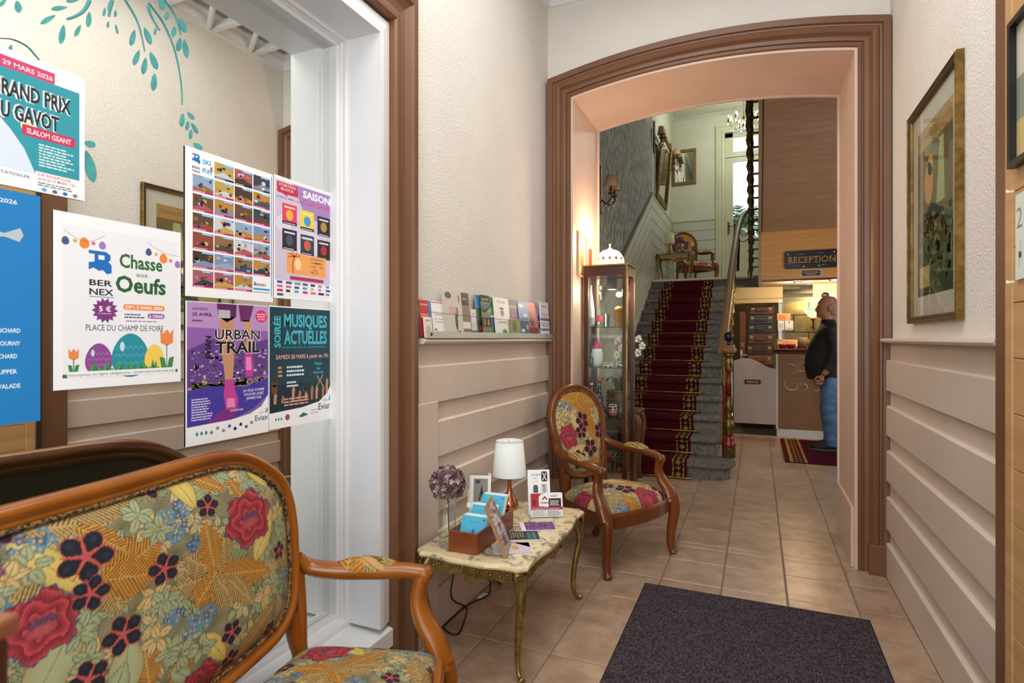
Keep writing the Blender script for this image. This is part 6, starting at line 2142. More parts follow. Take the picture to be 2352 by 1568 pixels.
# ---- railing of the first flight
M_RAIL = mat('rail_wood')
r1 = thing('stair_railing', 'ornate brass and red stair railing with wooden handrail along the first flight', 'railing', (0, 0, 0))
hr = [(-0.30, 5.60, RI + .94), (-0.295, 5.68, 1.18), (-0.29, 6.0, 1.40), (-0.27, 7.0, 2.02), (-0.24, 8.0, 2.62), (-0.20, 8.45, 2.90), (-0.13, 8.62, 3.02)]
MB().tube(crom(hr, 8), 0.040, 10, flat=(1.0, 0.75)).build('handrail', M_RAIL, r1)
M_IRON = M_BRONZE
for k in range(1, 12):
    y = Y_ST + TR * (k + .35)
    z0 = RI * (k + 1)
    zt = 1.18 + (y - 5.68) * 0.60 - .02
    x = -0.335 + 0.05
    b_ = MB().lathe([(0, -.06), (.018, -.06), (.022, -.04), (.014, -.02), (.012, .08), (.02, .10), (.012, .12)], 10, (x, y, z0))
    b_.tube([(XE - .02, y, z0 - .05), (x, y, z0 - .05)], .012, 8)
    H_ = zt - z0
    b_.lathe([(.013, H_ * .55), (.022, H_ * .60), (.014, H_ * .66), (.018, H_ * .8), (.012, H_ * .9), (.012, H_)], 10, (x, y, z0))
    bl = b_.build('baluster', M_BRASS_DK, r1)
    MB().lathe([(.0125, .12), (.0125, H_ * .55)], 10, (x, y, z0)).build('red_rod', M_RED, bl)
    # cast scrolls between balusters
    sc = MB()
    for j in range(3):
        zc, yc = z0 + H_ * (.3 + .22 * j) + .05, y + TR * .5
        sc.tube([(x + .01 * sin(a * 2), yc + .055 * cos(a), zc + .07 * sin(a) + .03 * cos(a)) for a in [2 * pi * i / 16 for i in range(16)]], .009, 6, closed=True)
        sc.sphere((x, yc, zc), .022, 8, 6)
        sc.tube([(x, y, zc - .05), (x, yc - .05, zc)], .007, 6)
    sc.build('scroll_panel', M_IRON, r1)

# ---- railing of the second flight (seen edge-on)
r2 = thing('stair_railing', 'dark cast iron railing of the upper flight seen edge-on', 'railing', (0, 0, 0))
x = -0.075
for i in range(17):
    y = 8.42 - .17 * i
    z0 = 2.18 + (8.42 - y) * .56
    b_ = MB().tube([(x + .09, y, z0 + .04), (x, y, z0 + .04)], .012, 6)
    b_.lathe([(0, -.10), (.02, -.08), (.012, -.05), (.03, .02), (.018, .06), (.016, .2), (.034, .26), (.018, .32), (.015, .5), (.036, .55), (.02, .60), (.016, .78), (.026, .83), (.012, .9)], 10, (x, y, z0))
    for zz, rr in ((.15, .03), (.42, .038), (.70, .034)):
        b_.tube([(x + rr * .8 * cos(a), y + .075 + .07 * cos(a), z0 + zz + rr * 1.6 * sin(a)) for a in [2 * pi * j / 12 for j in range(12)]], .011, 6, closed=True)
        b_.sphere((x - .012, y + .07, z0 + zz), .028, 8, 6)
    b_.build('baluster', M_IRON, r2)
MB().tube([(x, 8.62, 3.02), (x, 8.5, 3.08), (x, 8.3, 3.16), (x, 5.6, 4.70)], .032, 8).build('handrail', mat('dark_rail', '#2c2018', .35), r2)
MB().tube([(x - .02, 8.52, ZL - .05), (x - .02, 8.52, 3.0)], .012, 8).build('red_rod', M_RED, r2)
MB().lathe([(0, -.02), (.012, -.02), (.026, .01), (.022, .05), (.030, .09), (.02, .13), (.014, .15)], 10, (x - .02, 8.52, ZL - .05)).build('brass_foot', M_BRASS, r2)
MB().tube(crom([(-.22, 8.62, 2.62), (-.17, 8.6, 2.60), (-.10, 8.55, 2.64)], 6), .006, 6).build('chain', M_BLACK, r2)
MB().tube(crom([(-.13, 8.62, 3.02), (-.15, 8.64, 3.0), (-.235, 8.66, 2.88), (-.24, 8.66, 2.6), (-.25, 8.66, 2.2)], 6), .018, 8).build('black_rail', M_BLACK, r2)

# ================================================================== display cabinet
CX0, CX1, CY0, CY1, CH = -1.098, -.795, 3.80, 4.045, 1.742
CK = .82
cbm = thing('display_cabinet', 'tall glass display cabinet with mahogany and brass edges', 'cabinet', ((CX0 + CX1) / 2, (CY0 + CY1) / 2, 0))
hx, hy = (CX1 - CX0) / 2, (CY1 - CY0) / 2
for sx in (-1, 1):
    for sy in (-1, 1):
        MB().box(sx * hx - (.034 if sx > 0 else 0), sy * hy - (.034 if sy > 0 else 0), 0, sx * hx + (.034 if sx < 0 else 0), sy * hy + (.034 if sy < 0 else 0), CH).build('post', M_MAHOG, cbm, bev=.002)
        MB().box(sx * hx - (.009 if sx > 0 else .002), sy * hy - (.009 if sy > 0 else .003), 0.001, sx * hx + (.002 if sx > 0 else .006), sy * hy + (.003 if sy > 0 else .009), CH).build('brass_edge', M_BRASS, cbm)
MB().box(-hx + .001, -hy + .001, CH - .065, hx - .001, hy - .001, CH - .001).build('top_rail', M_MAHOG, cbm)
MB().box(-hx - .012, -hy - .012, CH, hx + .012, hy + .012, CH + .01).build('top_edge', M_BRASS, cbm)
MB().box(-hx + .001, -hy + .001, 0.001, hx - .001, hy - .001, .10).build('plinth', M_MAHOG, cbm)
for (a, b2) in (((-hx + .03, -hy + .012), (hx - .03, -hy + .016)), ((hx - .016, -hy + .03), (hx - .012, hy - .03)), ((-hx + .012, -hy + .03), (-hx + .016, hy - .03)), ((-hx + .03, hy - .016), (hx - .03, hy - .012))):
    MB().box(a[0], a[1], .10, b2[0], b2[1], CH - .066).build('glass_pane', M_GLASS, cbm)
CZ = [1.255, .955, .66, .345]
cxm, cym = (CX0 + CX1) / 2, (CY0 + CY1) / 2
zs = []
for py in (750, 844, 956, 1060):
    zs.append(float(at(1400, py, Y=CY0 + .04)[2]))
for z in zs:
    MB().box(-hx + .018, -hy + .018, z - .006, hx - .018, hy - .018, z).build('glass_shelf', M_GREEN_GLASS, cbm)
MB().lathe([(0, 0), (.035, 0), (.035, -.085), (.028, -.085), (.026, -.07), (0, -.07)], 16, (.02, 0, CH - .066)).build('spot_housing', mat('spot_grey', '#2f3238', .5), cbm)
MB().disc(.026, CH - .145, 16, (.02, 0), False).build('spot_lens', mat('spot_lens', '#fff0d8', .4, emit='#ffe6c0', estr=10), cbm)
lightp('cabinet_light', (.02, 0, CH - .17), 6.0, (1, .87, .68), .02, cbm)


def cab_item(name, label, cat, px, shelf, dy, parts, rz_=0.0):
    """thing on a glass shelf (index), seen at photo column px, dy metres behind the front pane"""
    y = CY0 + dy * .85
    xw = at(px, 777, Y=y)[0]
    t = thing(name, label, cat, (xw, y, zs[shelf] + .0005 if shelf is not None else .101), rz_)
    for (pn_, mb, m_) in parts:
        mb.build(pn_, m_, t)
    t.scale = (CK, CK, CK)
    return t


L = lambda pr, n=18: MB().lathe(pr, n)
M_FROST = mat('frosted', '#dfe3e2', .45)
M_CLEARB = glass('bottle_glass', '#e6f2f0', .6)
cab_item('bottle', 'tall white bottle on the top shelf of the cabinet', 'bottle', 1356, 0, .10, [('bottle_body', L([(0, 0), (.036, 0), (.037, .10), (.033, .17), (.020, .25), (.012, .31), (.0115, .34), (0, .34)]), M_FROST), ('cap', L([(0, .34), (.0125, .34), (.0125, .357), (0, .358)]), M_STEEL), ('label_patch', L([(.0373, .02), (.0375, .08)], 18), mat('lbl_grey', '#9aa0a6', .6))])
cab_item('bottle', 'clear glass bottle behind the white one on the top shelf', 'bottle', 1378, 0, .19, [('bottle_body', L([(0, 0), (.034, 0), (.035, .13), (.030, .19), (.016, .26), (.013, .32), (.014, .36), (0, .36)]), M_CLEARB), ('label_patch', L([(.0352, .05), (.0354, .10)], 18), mat('lbl_red', '#b83a3c', .6)), ('neck_band', L([(.0135, .325), (.0145, .355)], 14), M_STEEL)])
cab_item('measuring_glass', 'small measuring glass with white marks on the top shelf', 'glass', 1393, 0, .09, [('beaker', L([(0, .001), (.026, .001), (.03, .11), (.0285, .11), (.025, .006), (0, .006)]), M_CLEARB), ('marks', MB().add([(s_ * .004 - .002, -.030, .02 + .018 * k) for k in range(5) for s_ in (0, 3)] + [(s_ * .004 - .002, -.030, .023 + .018 * k) for k in range(5) for s_ in (0, 3)], [(2 * k, 2 * k + 1, 10 + 2 * k + 1, 10 + 2 * k) for k in range(5)]), M_WHITE)])
wk = mat('wicker', '#c08a3c', .7, c2='#8a5c22', nscale=70, stretch=(1, 1, 4))
b_ = MB()
for i in range(12):
    b_.lathe([(.034, .011 * i), (.0385, .011 * i + .0055), (.034, .011 * i + .011)], 16)
b_.lathe([(0, .001), (.034, .001)], 16)
b2 = MB().lathe([(.0, .175), (.022, .168), (.036, .155), (.040, .140), (.036, .132)], 16)
cab_item('wicker_jar', 'small lidded wicker jar on the top shelf of the cabinet', 'jar', 1421, 0, .14, [('jar_body', b_, wk), ('lid', b2, wk)])
cab_item('carafe', 'frosted carafe with bright pink cone stopper on the second shelf', 'carafe', 1371, 1, .13, [('carafe_body', L([(0, 0), (.036, 0), (.048, .03), (.052, .08), (.046, .13), (.036, .155), (0, .155)]), M_FROST), ('stopper', L([(.037, .155), (.028, .18), (.012, .22), (.004, .255), (.001, .262)]), mat('pink_plastic', '#d81f7c', .35))])
cab_item('tumbler', 'clear tumbler in front of the pink topped carafe', 'glass', 1358, 1, .06, [('tumbler_body', L([(0, .001), (.018, .001), (.020, .085), (.0188, .085), (.017, .005), (0, .005)]), M_CLEARB)])


def toy_van(label, px, shelf, dy, col, k=1.0, rz_=0.0, roof=None):
    b_ = MB()
    b_.prism([(-.036, .008), (.036, .008), (.036, .022), (.030, .038), (-.034, .040), (-.036, .03)], -.014, .014, 'y')
    wn = MB().box(-.030, -.0146, .024, -.012, .0146, .034).box(-.008, -.0146, .024, .008, .0146, .034).box(.012, -.0146, .024, .026, .0146, .034)
    wh = MB()
    for x_ in (-.022, .022):
        for s_ in (-1, 1):
            wh.M = Matrix.Translation((x_, s_ * .013, .008)) @ Matrix.Rotation(pi / 2, 4, 'X')
            wh.lathe([(0, -.003), (.008, -.003), (.008, .003), (0, .003)], 10)
    t = cab_item('toy_van', label, 'toy', px, shelf, dy, [('body', b_, mat('toy_' + col[1:], col, .35)), ('window', wn, M_BLACK), ('wheel', wh, M_BLACK)], rz_)
    t.scale = (k * CK, k * CK, k * CK)
    return t


toy_van('white toy van on the second shelf beside the carafe', 1397, 1, .07, '#d9dcda', 1.0)
toy_van('white toy truck at the right corner of the second shelf', 1428, 1, .16, '#e4e2de', 1.15)
cab_item('bottle', 'bottle with white cap and dark contents on the third shelf', 'bottle', 1359, 2, .09, [('bottle_body', L([(0, 0), (.027, 0), (.028, .09), (.024, .13), (.012, .20), (.011, .25), (0, .25)]), glass('smoke_glass', '#aab4bc', .8)), ('cap', L([(0, .25), (.0135, .25), (.0135, .268), (0, .27)]), M_WHITE), ('label_patch', L([(.0284, .03), (.0284, .09), (.0262, .12)], 16), mat('lbl_pink', '#d8b4b0', .6))])
cab_item('bottle', 'red capped bottle with dark blue pattern on the third shelf', 'bottle', 1377, 2, .12, [('bottle_body', L([(0, 0), (.032, 0), (.033, .08), (.029, .15), (.014, .22), (.011, .27), (0, .27)]), mat('blue_bottle', '#16284a', .15, c2='#8fa2b8', nscale=60, contrast=(.52, .58))), ('cap', L([(0, .27), (.015, .27), (.015, .285), (0, .288)]), mat('red_cap', '#d02030', .35))])
cab_item('round_tin', 'round pink tin on the third shelf', 'tin', 1408, 2, .10, [('tin_body', L([(0, 0), (.037, 0), (.037, .052), (0, .052)], 22), mat('pink_tin', '#b56a70', .4)), ('rim', L([(.038, .05), (.039, .056), (.036, .060), (0, .060)], 22), M_STEEL)])
tv = toy_van('pale pink toy van standing on the round tin', 1408, 2, .10, '#d8b6b4', .9)
tv.location.z += .0605 * CK
cab_item('small_jar', 'small pale jar beside the pink tin', 'jar', 1424, 2, .12, [('jar_body', L([(0, 0), (.018, 0), (.019, .05), (.012, .062), (.012, .07), (0, .07)]), glass('mint_glass', '#cfe6dc', 1.0))])
toy_van('small red toy car on the lowest shelf of the cabinet', 1403, 3, .10, '#a81c24', .8)
for i in range(9):
    o = MB().box(-.088, -.064, 0, .088, .064, .0165).build('book', mat('paper_stack', '#c9c5bc', .8, c2='#b5b1a6', nscale=40, stretch=(.2, .2, 60)), None, bev=.002)
    o.location = (cxm + .004 + .004 * (i % 3), cym - .003, .1015 + .0175 * i)
    tag(o, 'grey paper volume stacked in the bottom of the cabinet', 'book', 'volumes in the bottom of the cabinet')

# dome lamp on the cabinet
dl = thing('dome_lamp', 'lit stained glass dome lamp with orange diamonds on the cabinet', 'lamp', (cxm + .005, cym, CH + .0105))
dl.scale = (CK, CK, CK)
M_DOME = mat('dome_glass', '#fff4e4', .4, emit='#ffcf9c', estr=2.0)
R_ = .122
b_ = MB().lathe([(R_, .0), (R_ * 1.0, .035), (R_ * .93, .07), (R_ * .78, .105), (R_ * .52, .13), (R_ * .2, .143), (0, .145)], 28)
b_.build('shade', M_DOME, dl)
lead = mat('lead', '#3a2a1c', .5)
di = mat('amber_glass', '#7a3a14', .3, emit='#b85a20', estr=.5)
for i in range(14):
    a = 2 * pi * i / 14
    s_ = MB()
    cz, rr = .058, R_ * .965
    for (da, dz) in ((0, .016),):
        v = [((rr + .004) * cos(a - .12), (rr + .004) * sin(a - .12), cz), ((rr + .007) * cos(a), (rr + .007) * sin(a), cz - .017), ((rr + .004) * cos(a + .12), (rr + .004) * sin(a + .12), cz), ((rr - .002) * cos(a), (rr - .002) * sin(a), cz + .017)]
        s_.add(v, [(0, 1, 2, 3)])
    s_.build('amber_diamond', di, dl, autofix=False)
b_ = MB()
for i in range(14):
    a = 2 * pi * i / 14
    b_.tube([((R_ + .001) * cos(a), (R_ + .001) * sin(a), .002), ((R_ + .001) * cos(a), (R_ + .001) * sin(a), .04)], .0014, 5)
b_.build('leading', lead, dl)
MB().lathe([(0, .142), (.022, .143), (.018, .150), (.008, .155), (.006, .165), (.010, .172), (.007, .182), (.002, .19), (0, .191)], 14).build('finial', M_BRASS_OLD, dl)
lightp('dome_light', (0, 0, .20), 16, (1.0, .72, .44), .05, dl)

# two small pictures on the left jamb
for i, (y0, y1, c) in enumerate(((3.70, 3.875, '#b8673a'), (3.90, 4.085, '#7a3020'))):
    xj = X_OPL + .0145
    t = thing('small_picture', 'small light framed print on the arch jamb, ' + ('nearer of the two' if i == 0 else 'further of the two'), 'picture', (xj, (y0 + y1) / 2, 1.82), 0, 'prints on the arch jamb')
    hw, hh = (y1 - y0) / 2, .135
    MB().sweep([(0, -hw, -hh), (0, -hw, hh), (0, hw, hh), (0, hw, -hh)], (1, 0, 0), [(0, 0), (0, .012), (-.016, .012), (-.016, 0)], closed=True).build('frame', mat('light_frame', '#cfa878', .4), t)
    P = Print(2 * hw - .02, 2 * hh - .02, '#e6cfae', .003)
    P.rect(.03, .05, 2 * hw - .05, 2 * hh - .07, c)
    P.build('print', None, t, sheet_matrix((.004, -hw + .01, -hh + .01), (0, 1, 0), (0, 0, 1)))

# carved console behind the cabinet, with basket and orchid
cs = thing('console_table', 'carved wooden console table between the cabinet and the stairs', 'table', (-1.17, 5.08, 0))
wdc = mat('console_wood', '#5c3a20', .4, c2='#6e4828', nscale=8)
MB().box(-.24, -.13, .60, .24, .13, .63).build('table_top', wdc, cs, bev=.008)
b_ = MB().prism([(-.22, .60), (.22, .60), (.22, .53), (.12, .51), (.05, .535), (0, .50), (-.05, .535), (-.12, .51), (-.22, .53)], -.115, -.10, 'y')
for i in range(12):
    b_.sphere((-.19 + .034 * i, -.116, .555 + .012 * sin(i * 1.9)), .012, 7, 5)
b_.build('apron', wdc, cs)
for sx in (-1, 1):
    for sy in (-1, 1):
        p = crom([(sx * .19, sy * .09, .60), (sx * .225, sy * .115, .52), (sx * .215, sy * .11, .35), (sx * .19, sy * .095, .12), (sx * .205, sy * .105, 0)], 6)
        MB().tube(p, [.034 - .016 * i / len(p) for i in range(len(p))], 8).build('leg', wdc, cs)
bk = thing('wicker_basket', 'grey woven basket on the console behind the cabinet', 'basket', (-1.13, 5.07, .631))
b_ = MB()
for i in range(9):
    z = .018 * i
    b_.tube([((.105 + .006 * sin(9 * a + i * pi)) * cos(a), (.075 + .006 * sin(9 * a + i * pi)) * sin(a), z + .009) for a in [2 * pi * j / 72 for j in range(72)]], .0085, 6, closed=True)
b_.build('weave', mat('grey_wicker', '#8d8271', .8, c2='#6a604f', nscale=30), bk)
MB().lathe([(0, .004), (.10, .004)], 20, sy=.72).build('bottom', mat('grey_wicker'), bk)
pl = thing('orchid', 'white orchid with arching stems rising from the woven basket', 'plant', (-1.13, 5.07, .636))
M_LEAF = mat('leaf_green', '#3a5a2c', .45, c2='#2c4722', nscale=12)
for i in range(6):
    a = i * 1.05 + .3
    b_ = MB()
    p = [(.02 * cos(a), .02 * sin(a), .05), (.07 * cos(a), .06 * sin(a), .22), (.13 * cos(a), .09 * sin(a), .27), (.19 * cos(a), .11 * sin(a), .22)]
    q = crom(p, 5)
    n_ = len(q)
    ww = [.022 * sin(pi * (j + .6) / (n_ + .5)) for j in range(n_)]
    e_ = np.array([-sin(a), cos(a), 0])
    v = [tuple(c + e_ * w_) for c, w_ in zip(q, ww)] + [tuple(c - e_ * w_) for c, w_ in zip(q, ww)]
    b_.add(v, [(j, j + 1, n_ + j + 1, n_ + j) for j in range(n_ - 1)], True)
    b_.build('leaf', M_LEAF, pl, autofix=False)
M_PETAL = mat('white_petal', '#e6e8da', .6)
for (tx, tz, n_) in ((.165, .60, 3), (-.02, .58, 3)):
    st_ = crom([(0, 0, .05), (tx * .3, -.01, .35), (tx * .7, -.02, .55), (tx, -.03, tz), (tx + .05, -.04, tz - .03)], 6)
    MB().tube(st_, .003, 6).build('stem', M_LEAF, pl)
    for k in range(n_):
        c = (tx + .01 + .035 * (k % 2), -.045 - .012 * k, tz - .06 * k + .01)
        b_ = MB()
        for j in range(5):
            a = 2 * pi * j / 5 + .3 * k
            r_ = .036 if j % 2 else .030
            b_.sphere((c[0] + r_ * .62 * cos(a), c[1] + .004 * j, c[2] + r_ * .62 * sin(a)), r_ * .46, 8, 6, (1, .22, 1))
        b_.build('blossom', M_PETAL, pl)

# ================================================================== reception
YC = 8.0
ct = thing('reception_counter', 'oak reception counter with white plinth and dark moulded top', 'counter', (.24, YC, 0))
MB().box(0, .0, .105, 1.5, .5, 1.06).build('front_panel', mat('counter_wood', '#9a6f4c', .45, c2='#8b6342', nscale=5, stretch=(.6, 1, 14)), ct)
MB().box(-.012, -.012, 0, 1.5, .5, .105).build('plinth', M_WHITE, ct, bev=.004)
MB().box(-.022, -.014, .105, .002, .03, 1.06).build('corner_post', M_WHITE, ct)
MB().prism([(-.03, 1.06), (-.035, 1.075), (-.025, 1.085), (-.055, 1.105), (-.055, 1.13), (.5, 1.13), (.5, 1.06)], -.045, 1.5, 'x').build('counter_top', mat('counter_top', '#5a2214', .3, c2='#6b2c1a', nscale=6), ct, bev=.004)
sc = MB()
for pl in ([(.16, .80), (.20, .83), (.28, .845), (.34, .82), (.40, .76), (.44, .72)], [(.40, .90), (.36, .86), (.37, .80), (.44, .76), (.48, .70), (.45, .64)], [(.12, .76), (.08, .70), (.10, .62), (.17, .60), (.22, .63), (.21, .68), (.17, .68)], [(.28, .60), (.33, .63), (.31, .68), (.26, .66)],
           [(.10, .90), (.14, .93), (.20, .90), (.19, .86)], [(.24, .92), (.29, .95), (.31, .90), (.27, .88)], [(.44, .90), (.45, .82), (.50, .76), (.50, .66), (.44, .60), (.38, .62)]):
    c = crom([np.array((p[0], -.004, p[1] * 1.0 - .0)) for p in pl], 8)
    n_ = len(c)
    sc.tube(c, [.014 * sin(pi * (i + .8) / (n_ + .6)) + .002 for i in range(n_)], 7, flat=(1, .6))
sc.build('scroll_ornament', mat('scroll', '#cdb68c', .4, .2), ct)

gt = thing('half_gate', 'white half gate with wavy top and Prive plaque', 'gate', (-.283, YC, 0))
top = [(.510 * i / 20, .95 + .045 * sin(pi * (i / 20) * 1.6 + .2) - .055 * max(0, i / 20 - .6) * 2) for i in range(21)]
MB().prism([(0, .157), (.510, .157)] + top[::-1], -.011, .011, 'y').build('gate_panel', mat('gate_white', '#cbbdb4', .4), gt, bev=.003)


def plaque(parent, x, z, w, h, lines, y):
    """dark plate with pale scalloped rim and lettering, facing -y"""
    P = Print(w, h, '#cdb9a0', .004)
    c = h * .28
    def oct_(m, col):
        P.poly([(m + c, m), (w - m - c, m), (w - m, m + c), (w - m, h - m - c), (w - m - c, h - m), (m + c, h - m), (m, h - m - c), (m, m + c)], col)
    P.up()
    oct_(h * .10, '#2c1418')
    P.up()
    for x_ in (h * .22, w - h * .22):
        P.ell(x_, h / 2, h * .16, h * .16, '#c2ab88', 10)
        P.up().ell(x_, h / 2, h * .07, h * .07, '#1c1010', 8)
    for (t, yy, hh, ww) in lines:
        P.text(t, w / 2, h * yy, h * hh, '#d8c8b0', w * ww, 'c', .01)
    return P.build('plaque', None, parent, sheet_matrix((x, y, z), (1, 0, 0), (0, 0, 1)))


plaque(gt, .11, .655, .235, .075, [('PRIVÉ', .28, .42, .55)], -.0115)
th_ = MB().box(-.36, 7.975, .0, .24, 8.0, .012).build('threshold', mat('threshold', '#b7b0aa', .4), None)
struct(th_)
th_.name = 'trim_8'

# sign boards on the fascia
sg = thing('reception_sign', 'dark sign board with gold lettering Reception on the oak fascia', 'sign', (.30, YFA - .001, 2.085))
w, h = .585, .215
P = Print(w, h, '#241a26', .018)
P.z0 = 0
M_SERIF = []
P.text('RECEPTION', w * .5, h * .33, h * .33, '#e8b04c', w * .84, 'c', -.012)
# serifs on the capitals
for xx_ in (.083, .118, .186, .272, .36, .455, .548, .592, .638, .727, .745, .855, .915):
    P.rect(w * xx_ - .008, h * .325, w * xx_ + .008, h * .345, '#e8b04c').rect(w * xx_ - .008, h * .645, w * xx_ + .008, h * .66, '#e8b04c')
P.up()
for (x_, y_, s_) in ((.30, .80, 1), (.66, .82, -1), (.24, .16, 1), (.70, .16, -1)):
    P.ell(w * x_, h * y_, w * .03, h * .035, '#3f7f9a', 10).line([(w * (x_ - .08), h * (y_ + .02)), (w * (x_ - .02), h * y_), (w * (x_ + .07), h * (y_ - .01))], .003, '#8f9a5c')
for (x_, y_) in ((.07, .82), (.90, .84), (.36, .11), (.63, .11)):
    P.ell(w * x_, h * y_, w * .018, h * .05, '#c2a964', 10)
for (x_, y_) in ((.045, .82), (.045, .16)):
    P.ell(w * x_, h * y_, w * .011, h * .03, '#08060a', 8)
rr_ = .03
pr_ = P
bd = MB()
n_ = 5
pp = []
for (cx, cy, a) in ((w - rr_, h - rr_, 0), (rr_, h - rr_, pi / 2), (rr_, rr_, pi), (w - rr_, rr_, 1.5 * pi)):
    pp += [(cx + rr_ * cos(a + pi / 2 * i / n_), cy + rr_ * sin(a + pi / 2 * i / n_)) for i in range(n_ + 1)]
bd.prism(pp, -.018, 0, 'y')
MB_b = bd.build('board', mat('sign_board', '#241a26', .35), sg, bev=.004)
# drop the square sheet of the print: keep lettering only, just proud of the board
P.mb.v[:8] = [(w * .5, h * .5, -.004)] * 8
P.build('lettering', None, sg, sheet_matrix((0, -.0215, 0), (1, 0, 0), (0, 0, 1)))
sp_ = thing('small_plaque', 'small dark plaque with pale rim under the reception sign', 'sign', (.47, YFA - .001, 2.0))
plaque(sp_, 0, -.01, .235, .08, [('RECEPTION ET ENTREE', .62, .15, .66), ('SOUS SURVEILLANCE', .42, .15, .66), ('PERMANENTE', .22, .15, .46)], -.001)

# things on the counter
def flat_sign(px0, px1, y0, y1, Y, draw, label, cat, paper, name='counter_card', lean=.1):
    a, b_ = at(px0, y1, Y=Y), at(px1, y0, Y=Y)
    P = Print(b_[0] - a[0], b_[2] - a[2], paper, .003)
    draw(P, b_[0] - a[0], b_[2] - a[2])
    o = P.build(name, None, None, sheet_matrix((a[0], Y, a[2]), (1, 0, 0), (0, lean, 1)))
    tag(o, label, cat)


gl = thing('glass_screen', 'clear hygiene screen standing on the left end of the counter', 'screen', (.25, 8.10, 1.131))
MB().box(0, 0, 0, .30, .004, .62).build('screen_pane', M_GLASS, gl)
flat_sign(1785, 1816, 719, 736, 8.095, lambda P, w, h: P.greek(w * .1, h * .2, w * .85, h * .8, '#8a4a2c', 3, _pr), 'orange notice taped high on the counter screen', 'notice', '#c98f5c', lean=0)
flat_sign(1787, 1801, 737, 757, 8.094, lambda P, w, h: P.greek(w * .1, h * .2, w * .85, h * .8, '#7a7f8a', 4, _pr), 'small white notice left on the counter screen', 'notice', '#d4d6da', lean=0)
flat_sign(1803, 1822, 736, 757, 8.094, lambda P, w, h: (P.poly([(w * .5, h * .72), (w * .62, h * .82), (w * .5, h * .92), (w * .38, h * .82)], '#3a3a44'), P.rect(w * .2, h * .1, w * .8, h * .18, '#8a8a90')), 'small white notice with a diamond mark on the counter screen', 'notice', '#d0cdd0', lean=0)
flat_sign(1786, 1832, 779, 795, 8.06, lambda P, w, h: (P.rect(w * .04, h * .75, w * .2, h * .92, '#b04438'), P.greek(w * .25, h * .2, w * .9, h * .85, '#9a6a4a', 4, _pr)), 'beige card propped behind the red bowls on the counter', 'card', '#d2a97c', lean=.25)
for i, px in enumerate((1798, 1817)):
    q = at(px, 803, Y=8.03)
    t = thing('red_bowl', 'red glass bowl on the counter, ' + ('left of two' if i == 0 else 'right of two'), 'bowl', (q[0], 8.03, 1.1305), 0, 'red bowls on the counter')
    MB().lathe([(0, 0), (.035, 0), (.05, .02), (.056, .05), (.052, .05), (.045, .02), (0, .008)], 16).build('bowl', mat('red_glass', '#8a1416', .1, coat=.5), t)
q = at(1842, 800, Y=8.2)
t = thing('ceramic_pot', 'striped round pot on the counter beside the man', 'pot', (q[0], 8.2, 1.1305))
MB().lathe([(0, 0), (.05, 0), (.085, .05), (.09, .09), (.07, .13), (.06, .14), (.055, .135), (0, .10)], 18).build('pot_body', mat('pot', '#a88a6a', .4, c2='#6a4a3a', nscale=14, stretch=(4, 4, .2)), t)

# stained glass wall lamp behind the man
q = at(1866, 722, Y=9.6)
wl = thing('stained_glass_lamp', 'lit stained glass bowl lamp on the stone wall', 'lamp', (q[0], 9.49, q[2] - .05))
cols_ = ['#ffd27a', '#fff0c0', '#e8a030', '#8ac070', '#f6e2a0', '#6ab0b0', '#ffe6a8']
b_ = MB()
mats_ = [mat('sg_%d' % i, c, .3, emit=c, estr=2.4) for i, c in enumerate(cols_)]
rn = random.Random(4)
for j in range(6):
    for i in range(18):
        a0, a1 = 2 * pi * i / 18, 2 * pi * (i + 1) / 18
        r0, r1 = .03 + .02 * j, .03 + .02 * (j + 1)
        z0, z1 = .012 * j ** 1.35, .012 * (j + 1) ** 1.35
        b_.cur = rn.randrange(7)
        b_.add([(r0 * cos(a0), r0 * sin(a0), z0), (r0 * cos(a1), r0 * sin(a1), z0), (r1 * cos(a1), r1 * sin(a1), z1), (r1 * cos(a0), r1 * sin(a0), z1)], [(0, 1, 2, 3)])
b_.build('glass_bowl', mats_, wl)
MB().tube([(0, 0, .0), (0, 0, -.06), (.02, .14, -.16), (0, .19, -.12)], .012, 8).sphere((0, 0, -.02), .03, 10, 6).build('bracket', M_BRASS_OLD, wl)
lightp('stained_light', (0, 0, .16), 7, (1, .80, .48), .06, wl)
q = at(1916, 712, Y=8.7)
t = thing('key_box', 'beige wall box at the right behind the man', 'box', (q[0] + .18, 9.62, q[2] - .15))
MB().box(-.11, -.05, 0, .11, .068, .22).build('box_body', mat('beige_box', '#c8a070', .5), t, bev=.006)

# suitcases stacked under the landing
def suitcase(z0, z1, x0, x1, yy, col, label, latch='#7d6a40'):
    w, h = x1 - x0, z1 - z0
    t = thing('suitcase', label, 'suitcase', ((x0 + x1) / 2, yy, z0), 0, 'old suitcases under the landing')
    leather = mat('leather_' + col[1:], col, .45, c2=col, nscale=8, bump=.15, bscale=60)
    MB().box(-w / 2, 0, 0, w / 2, .32, h).build('case_body', leather, t, bev=.008)
    MB().box(-w / 2 - .002, -.002, h * .62, w / 2 + .002, .322, h * .66).build('seam', M_BLACK, t)
    MB().tube(crom([(-.07, -.002, h * .45), (-.065, -.025, h * .40), (0, -.03, h * .36), (.065, -.025, h * .40), (.07, -.002, h * .45)], 5), .008, 8).build('handle', mat('handle_leather', '#5a3424', .5), t)
    for sx in (-1, 1):
        MB().box(sx * w * .36 - .022, -.006, h * .5, sx * w * .36 + .022, .0, h * .78).build('latch', mat('latch', latch, .35, .8), t, bev=.002)
    return t


